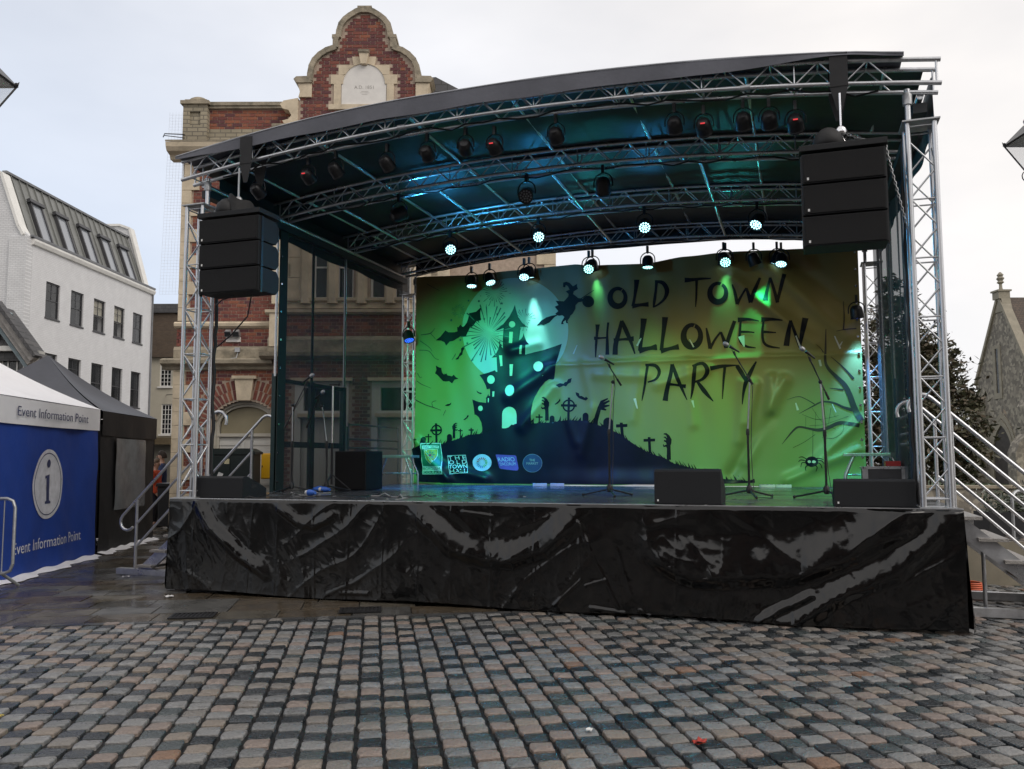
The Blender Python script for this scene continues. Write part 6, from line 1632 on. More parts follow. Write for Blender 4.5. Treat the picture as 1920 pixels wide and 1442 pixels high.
    b = MB(); b.box(-.12, -.02, -.017, -.012, 1.53, 1.63); b.build('warning_sticker', mat('yellow_label', (.6, .55, .35), .6), c)
    b = MB(); b.box(-.05, .05, -.0035, 0, -.055, .055, 0, Matrix.Translation((-.2, -.0125, 1.3)) @ Matrix.Rotation(.4, 4, 'Y')); b.build('sticker', WHITE, c)
    yb = bthing('yellow_wall_box', 'bright yellow metal wall box beside the arched door', 'wall box', (-5.22, 18.54, 1.2))
    YE = mat('yellow_enamel', (.66, .36, .012), .4, 0, .06, 3)
    b = MB(); b.box(-.17, .15, -.06, .10, 0, .55); b.build('case', YE, yb, bevel=.012)
    b = MB(); b.box(-.155, .135, -.075, -.06, .02, .53); b.build('door', YE, yb, bevel=.006)
    b = MB(); b.box(-.15, -.13, -.085, -.075, .25, .29); b.build('latch', BLACKM, yb)


# ------------------------------------------------------------------ white mansard building
def sash(parent, M, w, h, lit=0, bars=True):
    """a sliding sash window set back in its opening; M maps local x across, y inwards, z up"""
    f = MB()
    f.panel(-w / 2, w / 2, 0, h, .0, .06, [(-w / 2 + .06, w / 2 - .06, .06, h / 2 - .02), (-w / 2 + .06, w / 2 - .06, h / 2 + .02, h - .06)])
    if bars:
        f.box(-.012, .012, .015, .04, h / 2, h - .05); f.box(-w / 2 + .05, w / 2 - .05, .015, .04, h * .75 - .01, h * .75 + .01)
    f.v = [tuple(M @ Vector(v)) for v in f.v]
    o = f.build('window', DARKFRAME, parent, flip=False)
    p = MB(); p.box(-w / 2 + .03, w / 2 - .03, .03, .036, .03, h - .03, 0, M); p.build('pane', CLEARGLASS if lit else GLASS, o)
    s = MB(); s.box(-w / 2 - .03, w / 2 + .03, -.10, .06, -.07, 0, 0, M); s.build('sill', DARKFRAME, o)
    bk = MB(); bk.box(-w / 2, w / 2, .5, .52, 0, h, 0, M); bk.build('room_back', MATS['dark_room'], o)
    if lit:
        bk = MB(); bk.box(-w / 2 + .05, w / 2 - .05, .09, .1, h * .48, h - .05, 0, M); bk.build('blind', MATS['pale_blind'], o)
    return o


def white_building():
    mat('dark_room', (.05, .047, .045), .9); mat('pale_blind', (.55, .52, .42), .9)
    t = bthing('white_building', 'white painted brick building with a grey metal mansard roof', 'building', (-20.1, 36.0, 0), None, -.037)
    # local: y runs along the front away from the square, -x is into the building
    y0, y1, H = -.62, 10.45, 10.95
    wb = brickmat('white_painted_brick', (.63, .63, .64), (.66, .66, .67), (.57, .57, .575), .225, .077, .55, .010, .35, 'yz', nv=.06)
    wg = brickmat('white_gable_brick', (.66, .665, .67), (.70, .705, .71), (.55, .55, .56), .225, .077, .55, .012, .5, 'xz', nv=.08)
    ws = [.47, 2.43, 4.41, 6.35, 8.32]
    holes = [(a, a + 1.07, 7.78, 9.34) for a in ws] + [(a, a + 1.07, 4.38, 6.24) for a in ws]
    f = MB(); f.panel(y0, y1, 0, H, 0, .35, holes)
    f.v = [(-v[1], v[0], v[2]) for v in f.v]
    f.build('front_wall', wb, t, flip=False)
    R = Matrix(((0, -1, 0, 0), (1, 0, 0, 0), (0, 0, 1, 0), (0, 0, 0, 1)))
    for k, a in enumerate(ws):
        sash(t, Matrix.Translation((-.06, a + .535, 7.78)) @ R, 1.07, 1.56, k in (2, 3)); sash(t, Matrix.Translation((-.08, a + .535, 4.38)) @ R, 1.07, 1.86, 0, k == 1)
    b = MB(); b.box(-9, -.6, y0 + .3, y1 - .3, 0, H); b.build('core', MATS['dark_room'], t)
    # gable end facing the square, following the mansard
    ge = [(-9, 0), (-.004, 0), (-.004, H + .02), (-.35, H + .32), (-1.22, 13.60), (-1.65, 13.80), (-9, 13.80)]
    g = MB(); g.prism(ge, y0 - .30, y0 - .003); g.build('gable_end', wg, t)
    rb = MB(); rb.box(-.75, -.003, y0 - .42, y0 - .305, 0, H - .05); rb.build('corner_pier', wg, t)
    cp = MB()
    for (a, b_) in (((-.2, H + .05), (-.42, H + .42)), ((-.42, H + .40), (-1.26, 13.64)), ((-1.26, 13.64), (-1.7, 13.84)), ((-1.7, 13.84), (-9, 13.84))):
        cp.bar((a[0], y0 - .15, a[1]), (b_[0], y0 - .15, b_[1]), .52, .12)
    cp.build('gable_coping', WHITEPAINT, t)
    g = MB(); g.prism([(-.35, H), (-.35, H + .35), (-1.28, 14.25), (-1.75, 14.45), (-5, 14.45), (-5, H)], y1 - .3, y1); g.build('far_gable', wg, t)
    cp = MB()
    for (a, b_) in (((-.3, H + .1), (-1.25, 14.30)), ((-1.25, 14.30), (-1.8, 14.50)), ((-1.8, 14.5), (-4, 14.5))): cp.bar((a[0], y1 - .15, a[1]), (b_[0], y1 - .15, b_[1]), .5, .12)
    cp.build('far_coping', WHITEPAINT, t)
    c = MB(); c.prism([(-.02, 10.62), (.10, 10.66), (.16, 10.80), (.16, 10.88), (-.02, 10.9)], y0 - .1, y1 + .05); c.v = [(v[0], v[1], v[2]) for v in c.v]; c.build('cornice', WHITEPAINT, t)
    l = MB(); l.box(-.4, .12, y0 - .1, y1 + .05, 10.905, 10.98); l.bar((.06, y0 - .2, 10.99), (.06, y1 + .1, 10.99), .14, .08); l.build('gutter', LEAD, t)
    # standing seam slope
    ZN = mat('zinc_roof', (.215, .22, .21), .5, .25, .12, 1.2, rvar=.1)
    A = Vector((-.35, 0, H + .03)); B = Vector((-1.38, 0, 13.80)); n = Vector((B.z - A.z, 0, A.x - B.x)).normalized()
    s = MB(); s.add([A + Vector((0, y0, 0)), A + Vector((0, y1 - .3, 0)), B + Vector((0, y1 - .3, 0)), B + Vector((0, y0, 0))], [(0, 1, 2, 3)])
    s.add([B + Vector((0, y0, 0)), B + Vector((0, y1 - .3, 0)), Vector((-9, y1 - .3, 13.9)), Vector((-9, y0, 13.6))], [(0, 1, 2, 3)]); o = s.build('mansard_slope', ZN, t, flip=False)
    y = y0 + .35
    while y < y1 - .4:
        q = MB(); q.bar(A + n * .03 + Vector((0, y, 0)), B + n * .03 + Vector((0, y, 0)), .03, .07, 0, n); q.build('standing_seam', ZN, t); y += .56
    q = MB(); q.bar(B + Vector((0, y0, .03)), B + Vector((0, y1 - .3, .03)), .2, .1); q.build('ridge_roll', LEAD, t)
    for a in ws:
        lo = A.lerp(B, .04); hi = A.lerp(B, .66)
        w = MB(); c_ = a + .45
        for dy in (-.40, .40): w.bar(lo + n * .08 + Vector((0, c_ + dy, 0)), hi + n * .08 + Vector((0, c_ + dy, 0)), .10, .14, 0, n)
        w.bar(hi + n * .14 + Vector((0, c_ - .55, 0)), hi + n * .14 + Vector((0, c_ + .55, 0)), .16, .16, 0, n); w.bar(lo + n * .08 + Vector((0, c_ - .45, 0)), lo + n * .08 + Vector((0, c_ + .45, 0)), .10, .12, 0, n)
        o = w.build('roof_window', DARKFRAME, t)
        p = MB(); p.bar(lo + n * .09 + Vector((0, c_, 0)), hi + n * .09 + Vector((0, c_, 0)), .72, .02, 0, n); p.build('pane', mat('sky_glass', (.25, .27, .3), .08, 0, .05, 1, spec=1) if 'sky_glass' not in MATS else MATS['sky_glass'], o)
    p = MB(); p.sweep([(.06, y1 - .06, 10.9), (.06, y1 - .06, 3.0)], .045, 8); p.build('downpipe', LEAD, t)


def old_houses():
    # house in the narrow street between the white building and the hall
    t = bthing('cream_house', 'cream rendered house with white sash windows down the narrow street', 'house', (-20.6, 51.0, 0))
    CR = mat('cream_render', (.50, .46, .37), .8, 0, .06, 2); DB = brickmat('brown_gable_brick', (.13, .09, .06), (.10, .07, .05), (.11, .09, .07), .225, .077, .85)
    b = MB(); b.panel(-2.0, 1.4, 0, 7.75, 0, .3, [(-.45, .25, 6.0, 7.5), (-.3, 1.05, 3.15, 4.95)]); b.build('front_wall', CR, t, flip=False)
    b = MB(); b.box(-2, 1.4, .31, 6, 0, 7.7); b.build('core', MATS['dark_room'], t)
    def win(a, b_, z0, z1, nx, nz):
        f = MB(); ww = (b_ - a - .1) / nx; hh = (z1 - z0 - .1) / nz
        f.panel(a, b_, z0, z1, .05, .1, [(a + .05 + ww * i + .015, a + .05 + ww * (i + 1) - .015, z0 + .05 + hh * j + .015, z0 + .05 + hh * (j + 1) - .015) for i in range(nx) for j in range(nz)])
        o = f.build('window', WHITEPAINT, t, flip=False); p = MB(); p.box(a + .02, b_ - .02, .08, .09, z0 + .02, z1 - .02); p.build('pane', GLASS, o)
        s = MB(); s.box(a - .1, b_ + .1, -.1, .06, z0 - .09, z0); s.build('sill', WHITEPAINT, o)
    win(-.45, .25, 6.0, 7.5, 3, 6); win(-.3, .34, 3.15, 4.95, 3, 6); win(.42, 1.05, 3.15, 4.95, 3, 6)
    b = MB(); b.prism([(-2.4, 7.75), (1.8, 7.75), (1.8, 8.9), (.4, 10.4), (-2.4, 10.4)], -.25, 5); b.build('brick_gable', DB, t)
    b = MB(); b.box(-2.6, 2.0, -.4, 5, 10.4, 10.5); b.prism([(-2.6, 10.5), (2.0, 10.5), (1.2, 11.1), (-2.6, 11.1)], .5, 5); b.build('roof', SLATE, t)
    for x in (-.5, -.05):
        c = MB(); c.lathe([(.16, 10.4), (.14, 11.0), (.19, 11.05), (.19, 11.25), (.13, 11.3)], 10, (x, 2.0, .0)); c.build('chimney_pot', mat('terracotta', (.22, .06, .05), .8) if 'terracotta' not in MATS else MATS['terracotta'], t, smooth=40)
    b = MB(); b.box(-.8, .3, 1.6, 2.5, 10.2, 10.75); b.build('chimney_stack', DB, t)
    b = MB(); b.box(-1.2, 1.3, -.5, 0, 2.55, 2.95); b.build('shop_fascia', mat('shop_fascia', (.12, .09, .05), .6), t)
    b = MB(); b.box(-1.2, 1.3, -.05, .02, .2, 2.5); b.build('shop_window', GLASS, t)
    # hanging sign bracket
    b = MB(); b.sweep([(.0, -.05, 5.5), (.7, -.9, 5.45), (1.3, -1.3, 5.4)], .025, 5); b.build('sign_bracket', BLACKM, t)
    # row of fronts closing the street
    r2 = bthing('brown_shop_row', 'dark brown shop fronts closing the far end of the narrow street', 'shop row', (-11.5, 58, 0))
    b = MB(); b.box(-7.5, 9, 0, 5, 0, 6.5); b.build('wall', DB, r2)
    b = MB(); b.prism([(-.4, 6.5), (5.4, 6.5), (2.5, 9)], -7.8, 9.3, 'x'); b.build('roof', SLATE, r2)
    for x in range(-6, 9, 3):
        b = MB(); b.box(x - .5, x + .5, -.04, .05, 4, 5.6); o = b.build('window', WHITEPAINT, r2); b = MB(); b.box(x - .43, x + .43, -.05, -.042, 4.07, 5.53); b.build('pane', GLASS, o)
        b = MB(); b.box(x - 1.2, x + 1.2, -.05, .05, .4, 2.6); b.build('shop_window', GLASS, r2)
    # low old house at the left with a timber verge
    h = bthing('gabled_cottage', 'old cottage with weathered grey barge boards above the tents', 'house', (-15.6, 24.0, 0))
    W = mat('cottage_render', (.50, .50, .48), .8, 0, .1, 3); TB = mat('weathered_timber', (.33, .31, .29), .75, 0, .25, 7, dirt=((.12, .12, .12), 5, .5)); BT = mat('blue_grey_timber', (.20, .25, .27), .7, 0, .2, 6)
    b = MB(); b.panel(-4, 2.05, 0, 4.75, .4, .7, [(.95, 1.62, 3.75, 4.66)]); b.build('wall', W, h, flip=False)
    b = MB(); b.box(-4, 1.9, .71, 1.6, 0, 4.6); b.build('core', MATS['dark_room'], h)
    ax, az = 1.02, 6.02          # apex of the verge
    rx, rz = 2.20, 4.45
    sl = [(rx, rz), (ax, az), (2 * ax - rx, rz)]
    for nm, off, th, yy, m in (('roof_slates', .10, .10, -.12, SLATE), ('barge_board', -.03, .16, -.05, TB), ('verge_moulding', -.2, .12, .04, TB), ('inner_board', -.36, .10, .14, BT)):
        k = MB()
        for s in (1, -1):
            dx, dz = (rx - ax), (rz - az); L_ = math.hypot(dx, dz); nx, nz = -dz / L_, dx / L_
            k.bar((ax + nx * off * s * 1, yy, az + abs(nz) * off * 1 + (0)), (ax + s * (dx) + s * nx * off, yy, rz + abs(nz) * off), .24 if nm != 'roof_slates' else .30, th, 0, (0, 0, 1))
        k.build(nm, m, h)
    k = MB(); k.prism([(ax, az - .35), (rx - .3, rz), (2 * ax - rx + .3, rz)], .30, .38); k.build('tympanum', SLATE, h)
    k = MB(); k.prism([(ax, az - .02), (rx + .02, rz), (2 * ax - rx - .02, rz)], .42, .8); k.build('roof', SLATE, h)
    k = MB(); k.box(-4, 1.75, .15, .42, 4.72, 4.86); k.box(-4, 1.68, .25, .42, 4.86, 4.95); k.build('eaves', WHITEPAINT, h)
    k = MB(); k.prism([(.15, 4.86), (.5, 4.86), (.5, 5.3)], -4, 1.6, 'x'); k.build('pent_roof', SLATE, h)
    f = MB(); f.panel(.95, 1.62, 3.75, 4.66, .45, .5, [(1.0, 1.12, 3.8, 4.6), (1.16, 1.38, 3.8, 4.6), (1.42, 1.57, 3.8, 4.6)]); f.build('window', WHITEPAINT, h, flip=False)
    f = MB(); f.box(.97, 1.6, .47, .48, 3.77, 4.64); f.build('pane', GLASS, h)
    f = MB(); f.lathe([(.03, 0), (.085, .04), (.10, .34), (.06, .36)], 10, (1.82, .3, 4.18)); f.build('wall_lamp', mat('amber_lamp', (.30, .16, .03), .5), h, smooth=40)


def cloth_y(u, v, L):
    x = u * L
    return -.014 * math.sin(x * 5) * (1 - .3 * v) - .03 * math.sin(PI * v) * math.sin(x * 1.3 + 1) - .02 * (1 - v) + .022 * noise.noise((x * 1.4, v * 2.2, .5)) + .010 * noise.noise((x * 3.5 + v * 4, v * 5, 7.5))


def tents():
    sl = math.atan(.105)
    # axes: local x along the wall (away from the square), local y into the tent
    def frame(cx, cy): return (cx, cy, 0)
    BLUE = mat('blue_tent_cloth', (.010, .050, .30), .62, 0, .10, 2.5, bump=.3, bscale=7); WV = mat('white_tent_cloth', (.80, .80, .83), .6, 0, .05, 2, bump=.25, bscale=6)
    BK = mat('black_tent_cloth', (.014, .014, .016), .6, 0, .2, 3, bump=.3, bscale=7); BKR = mat('dark_grey_roof_cloth', (.050, .053, .066), .55, 0, .12, 2, bump=.3, bscale=5)
    PLAS = mat('clear_pvc_window', (.13, .145, .16), .25, 0, .3, 2.5, bump=.3, bscale=8)
    PR = mat('white_tent_print', (.62, .63, .68), .6); NV = mat('navy_tent_print', (.04, .05, .13), .6)
    def build(t, L, D, he, hp, wallm, valm, roofm, vh, w):
        x0, x1 = -L / 2, L / 2
        g = MB()
        g.grid(lambda u, v: (x0 + L * u, cloth_y(u, v, L), .02 + v * (he - vh * .6)), 130, 50); g.build('front_panel', wallm, t, smooth=60, flip=False)
        for x, nm in ((x0, 'side_panel'), (x1, 'side_panel')):
            g = MB(); g.grid(lambda u, v: (x + .015 * math.sin(u * D * 6), D * u, .02 + v * (he - .05)), 40, 8); g.build(nm, wallm, t, smooth=60, flip=False)
        g = MB(); g.grid(lambda u, v: (x0 + L * u, D, .02 + v * (he - .05)), 20, 4); g.build('back_panel', wallm, t, flip=False)
        for k, (a, b_, ax) in enumerate((((x0, 0), (x1, 0), 0), ((x1, 0), (x1, D), 1), ((x1, D), (x0, D), 0), ((x0, D), (x0, 0), 1))):
            g = MB()
            def fn(u, v, a=a, b_=b_):
                px = a[0] + (b_[0] - a[0]) * u; py = a[1] + (b_[1] - a[1]) * u
                nx, ny = (b_[1] - a[1]), -(b_[0] - a[0]); l = math.hypot(nx, ny); o = .035 + .012 * math.sin(u * 19 + k) * (1 - v)
                return (px + nx / l * o, py + ny / l * o, he - vh + vh * v + .012 * math.sin(u * PI) * (-1))
            g.grid(fn, 40, 5); g.build('valance', valm, t, smooth=60, flip=False)
        # hipped canopy that sags between its ribs
        cs = [(x0, 0), (x1, 0), (x1, D), (x0, D)]; pk = Vector((0, D / 2, hp))
        g = MB()
        for k in range(4):
            a, b_ = cs[k], cs[(k + 1) % 4]
            def fn(u, v, a=a, b_=b_):
                e = Vector((a[0] + (b_[0] - a[0]) * u, a[1] + (b_[1] - a[1]) * u, he)); p = e.lerp(pk, v)
                p.z -= .16 * math.sin(PI * v) * (.55 + .45 * math.sin(PI * u)) * (hp - he) / 1.1
                o = .04 * (1 - v); p.x += o * (1 if p.x > 0 else -1) * (abs(p.x) / (L / 2)); p.y += -.04 * (1 - v) if k == 0 else 0
                return p
            g.grid(fn, 16, 14)
        g.build('canopy', roofm, t, smooth=40, flip=False)
        for x in (x0 + .04, x1 - .04):
            for y in (.05, D - .05): strut('leg', t, (x, y, 0), (x, y, he - .05), .022)
        g = MB(); r = random.Random(int(L * 10))
        n = 60
        top = []; 
        g.grid(lambda u, v: (x0 + L * u, -.02 - (.16 + .05 * math.sin(u * 23) + .03 * math.sin(u * 51)) * (1 - v), .006 + .035 * v + .012 * math.sin(u * 37) * v), n, 3); g.build('ground_flap', WV, t, smooth=60, flip=False)
    C = (-6.75 - 1.05 * .105, 12.48)
    rz = PI / 2 + sl
    t = bthing('information_tent', 'blue and white information point tent with a large letter i', 'tent', (-6.85, 12.50, 0), 'pop-up tents at the left of the square', rz)
    L1 = 4.30
    build(t, L1, 3.2, 2.47, 3.62, BLUE, WV, WV, .36, None)
    def txt(w, x0, x1, z, h, m, yy):
        vs, fs = TXT[w]; xa = min(v.x for v in vs); xb = max(v.x for v in vs); cap = .70
        k = MB(); k.add([(x0 + (v.x - xa) / (xb - xa) * (x1 - x0), yy(x0 + (v.x - xa) / (xb - xa) * (x1 - x0), z + v.y / cap * h), z + v.y / cap * h) for v in vs], fs)
        return k.build('tent_lettering', m, t, flip=False)
    wy = lambda x, z: (lambda u, v: cloth_y(u, v, L1) - .007)((x + L1 / 2) / L1, (z - .02) / (2.47 - .216))
    txt('Event Information Point', -.90, 1.58, 2.215, .135, NV, lambda x, z: -.058)
    txt('Event Information Point', -.78, 1.60, .33, .16, PR, wy)
    cx, cz = .29, 1.26
    def disc(r0, r1, m, off, nm, n=48):
        k = MB(); vs = []; fs = []
        for i in range(n):
            q = 2 * PI * i / n
            for r_ in (r0, r1): x = cx + r_ * math.cos(q); z = cz + r_ * math.sin(q); vs.append((x, wy(x, z) - off, z))
        for i in range(n):
            j = (i + 1) % n; fs.append((2 * i, 2 * i + 1, 2 * j + 1, 2 * j))
        k.add(vs, fs); k.build(nm, m, t, flip=False)
    for i in range(8): disc(.512 * i / 8 + (.001 if i == 0 else 0), .512 * (i + 1) / 8, PR, .002, 'roundel')
    disc(.445, .460, NV, .005, 'roundel_line')
    k = MB()
    def pt(x, z): return (x, wy(x, z) - .007, z)
    q = [(cx + .062 * math.cos(2 * PI * i / 14) + .01, cz + .30 + .062 * math.sin(2 * PI * i / 14)) for i in range(14)]
    k.add([pt(*p) for p in q], [tuple(range(14))])
    st = [(-.09, .12), (.05, .14), (.05, -.24), (.10, -.26), (.10, -.29), (-.09, -.29), (-.09, -.26), (-.045, -.24), (-.045, .085), (-.09, .08)]
    k.add([pt(cx + a, cz + b_) for a, b_ in st], [tuple(range(len(st)))]); k.build('letter_i', NV, t, flip=False)
    t = bthing('black_tent', 'black pop-up tent with a clear plastic window and grey roof', 'tent', (-7.27, 16.33, 0), 'pop-up tents at the left of the square', rz)
    L2 = 3.05
    build(t, L2, 3.1, 2.46, 3.60, BK, BK, BKR, .42, None)
    g = MB(); g.grid(lambda u, v: (-.94 + 1.66 * u + .02 * math.sin(v * 9), -.075 - .012 * math.sin(u * 7 + v * 3), .72 + 1.28 * v), 14, 10); g.build('clear_window', PLAS, t, smooth=60, flip=False)
    # crowd barrier end in front of the blue tent
    b = bthing('crowd_barrier', 'galvanised steel crowd barrier at the left edge by the blue tent', 'barrier', (-6.22, 10.82, 0), None, PI * 1.0)
    fr = MB(); r_ = .12
    fr.sweep([(.0, 0, .32), (.0, 0, 1.02), (.03, 0, 1.10), (.10, 0, 1.13), (2.0, 0, 1.13), (2.08, 0, 1.10), (2.1, 0, 1.02), (2.1, 0, .32), (2.08, 0, .24), (2.0, 0, .21), (.10, 0, .21), (.03, 0, .24), (.0, 0, .32)], .021, 8, caps=False); fr.build('frame', STEEL, b, smooth=50)
    for k in range(1, 18): strut('bar', b, (.02 + k * .115, 0, .21), (.02 + k * .115, 0, 1.13), .008, STEEL)
    for x in (.18, 1.9):
        f = MB(); f.sweep([(x - .1, -.30, .02), (x, -.03, .22), (x, .03, .22), (x - .05, .32, .02)], .021, 8); f.build('foot', STEEL, b, smooth=50)


# ------------------------------------------------------------------ stage steps
def steps(s, off, label):
    """steps hung on the side of the stage; s = -1 left, +1 right"""
    X0 = 0 if s < 0 else SW
    t = thing('stage_steps', label, 'steps', (X0 + s * .03, 1.05, 0), 0, 'aluminium steps at the sides of the stage')
    W = 1.14
    X = lambda o: s * o
    top = HD - .02; run = top / .95; ro = off; off = max(off, .02)
    TR = mat('ribbed_tread', (.36, .34, .32), .5, .5, .2, 30, bump=.6, bscale=90) if 'ribbed_tread' not in MATS else MATS['ribbed_tread']
    for y in (.06, W - .06):
        k = MB(); k.prism([(X(off), top - .02), (X(off), top - .24), (X(off + run - .1), .0), (X(off + run + .14), .0)], y - .02, y + .02); k.build('stringer', ALU, t)
    for i in range(5):
        z = top - (i + .5) * top / 5.2; o = off + (i + .5) * run / 5.2
        k = MB(); k.box(min(X(o - .10), X(o + .17)), max(X(o - .10), X(o + .17)), -.03, W + .03, z - .035, z); k.build('tread', TR, t, bevel=.004)
    rz = lambda o: 2.12 - .95 * (o - ro * 1.0 - .1)
    for y in (.0, W):
        pts = []
        cx, cz = ro - .12, rz(ro - .02) - .06
        for k in range(9):
            a = math.radians(-150 + 0) + k * math.radians(26)
        # hook on the stage end, straight rail, hook at the foot
        o0 = ro - .02; z0 = rz(o0); r_ = .13
        ang = math.atan(.95)
        c = Vector((o0 - r_ * math.sin(ang), z0 - r_ * math.cos(ang)))
        for k in range(8):
            a = math.radians(205) - k * (math.radians(205) - (PI / 2 - ang)) / 7
            pts.append((c.x + r_ * math.cos(a), c.y + r_ * math.sin(a)))
        o1 = ro + 1.46; z1 = rz(o1); r2 = .12
        c2 = Vector((o1 - r2 * math.sin(ang), z1 - r2 * math.cos(ang)))
        for k in range(8):
            a = (PI / 2 - ang) - k * math.radians(190) / 7
            pts.append((c2.x + r2 * math.cos(a), c2.y + r2 * math.sin(a)))
        k = MB(); k.sweep([(X(p[0]), y, p[1]) for p in pts], .021, 8); k.build('handrail', ALU, t, smooth=50)
        pa, pb = ro + .16, ro + 1.22
        for dz in (.34, .66):
            strut('mid_rail', t, (X(pa), y, rz(pa) - dz), (X(pb), y, rz(pb) - dz), .017)
        for o in (pa, pb):
            strut('post', t, (X(o), y, max(rz(o) - 1.05, .10)), (X(o), y, rz(o)), .021)
    for y in (.05, W + .1):
        k = MB(); k.bar((X(.02), y, .05), (X(1.75), y, .05), .10, .085); k.build('base_beam', ALU, t)
    for o in (.35, 1.0):
        strut('prop', t, (X(o), .3, .0), (X(o), .3, max(top - .95 * (o - off) - .1, .12)), .02)


# ------------------------------------------------------------------ church, trees, street furniture
def pointed(cx, w, z0, zs, n=8):
    r = w
    pts = [(cx - w / 2, z0), (cx - w / 2, zs)]
    for k in range(1, n + 1):
        a = PI - k * (PI / 3) / n; pts.append((cx + w / 2 + r * math.cos(a), zs + r * math.sin(a)))
    for k in range(1, n + 1):
        a = PI / 3 - k * (PI / 3) / n; pts.append((cx - w / 2 + r * math.cos(a), zs + r * math.sin(a)))
    return pts + [(cx + w / 2, z0)]


def church():
    t = bthing('flint_church', 'grey flint church gable with a slit window and stone finial', 'church', (30, 52.15, 0))
    F = mat('flint_rubble', (.16, .145, .12), .85, 0, .25, 4, bump=.6, bscale=14)
    nt = F.node_tree; N = nt.nodes; L = nt.links; b = N['Principled BSDF']
    tc = N.new('ShaderNodeTexCoord'); vo = N.new('ShaderNodeTexVoronoi'); vo.inputs['Scale'].default_value = 5.5; L.new(tc.outputs['Object'], vo.inputs['Vector'])
    cr = N.new('ShaderNodeValToRGB'); e = cr.color_ramp.elements; e[0].color = (.15, .135, .112, 1); e[1].color = (.35, .315, .25, 1); e[1].position = .92
    k_ = e.new(.5); k_.color = (.215, .19, .155, 1)
    sx = N.new('ShaderNodeSeparateColor'); L.new(vo.outputs['Color'], sx.inputs[0]); L.new(sx.outputs[0], cr.inputs[0]); L.new(cr.outputs[0], b.inputs['Base Color'])
    ST = mat('church_limestone', (.30, .27, .21), .85, 0, .18, 5, dirt=((.16, .15, .12), 2.5, .6))
    TI = brickmat('church_roof_tiles', (.115, .085, .065), (.085, .068, .055), (.05, .042, .036), .22, .13, .8, .01, .6, 'xz')
    h = 2.95; ze, za = 6.4, 11.45
    arch_ = pointed(.35, 2.5, 0, 1.75)
    w = MB()
    gab = [(-h, 0), (h, 0), (h, ze), (0, za), (-h, ze)]
    w.prism(gab, .0, .6, 'x'); w.build('gable_wall', F, t)
    w = MB(); w.box(.6, 22, -h + .05, -h + .6, 0, ze); w.box(.6, 22, h - .6, h - .05, 0, ze); w.build('side_wall', F, t)
    r = MB(); r.prism([(-h - .25, ze - .3), (0, za + .02), (h + .25, ze - .3), (h + .2, ze - .45), (0, za - .3), (-h - .2, ze - .45)], .35, 22, 'x'); r.build('roof', TI, t)
    c = MB()
    for s in (-1, 1): c.bar((.15, s * (h + .12), ze - .1), (.15, 0, za + .12), .55, .18)
    c.build('gable_coping', ST, t)
    k = MB(); k.box(-.2, .5, -.35, .35, za - .1, za + .35); k.prism([(-.55, za - .9), (.55, za - .9), (.3, za + .1), (-.3, za + .1)], -.05, .5, 'x'); k.box(-.28, .58, -.42, .42, za + .35, za + .45); k.build('apex_stone', ST, t)
    f = MB(); f.lathe([(.16, za + .45), (.10, za + .6), (.09, za + .85), (.22, za + .95), (.14, za + 1.05), (.24, za + 1.2), (.14, za + 1.32), (.20, za + 1.42), (.05, za + 1.6)], 8, (.15, 0, 0)); f.build('finial', ST, t, smooth=30)
    # slit window
    zc0, zc1 = 5.5, 8.35
    k = MB(); k.panel(.2, 1.06, zc0 - .25, zc1 + .2, 0, .06, [(.46, .78, zc0 + .1, zc1)]); k.v = [(-.05 + v[1], v[0] - .1, v[2]) for v in k.v]; k.build('slit_surround', ST, t, flip=False)
    k = MB(); k.box(-.006, .02, .34, .70, zc0, zc1); k.build('slit_glass', GLASS, t)
    # pointed doorway of two stepped orders
    for wd, d0, m, nm in ((2.9, -.06, ST, 'arch_order'), (2.4, -.09, ST, 'arch_order')):
        o_ = pointed(.35, wd, 0, 1.9); i_ = pointed(.35, wd - .42, 0, 1.9)
        k = MB()
        for q in range(len(o_) - 1):
            k.prism([o_[q], o_[q + 1], i_[q + 1], i_[q]], d0, .03, 'x')
        k.build(nm, m, t)
    k = MB(); k.prism(pointed(.35, 1.95, 0, 1.9), -.02, .01, 'x'); k.build('door', mat('old_oak', (.05, .042, .035), .7, 0, .3, 4), t)
    # buttress on the far corner and string
    k = MB(); k.prism([(0, 0), (-1.25, 0), (-1.25, 1.9), (-1.0, 2.5), (-.55, 3.0), (-.55, 4.6), (-.05, 5.5), (0, 5.5)], h - .75, h + .1, 'y'); k.build('buttress', F, t)
    k = MB(); k.prism([(0, 0), (-1.25, 0), (-1.25, 1.9), (-1.0, 2.5), (-.55, 3.0), (-.55, 4.6), (-.05, 5.5), (0, 5.5)], -h - .1, -h + .75, 'y'); k.build('buttress', F, t)


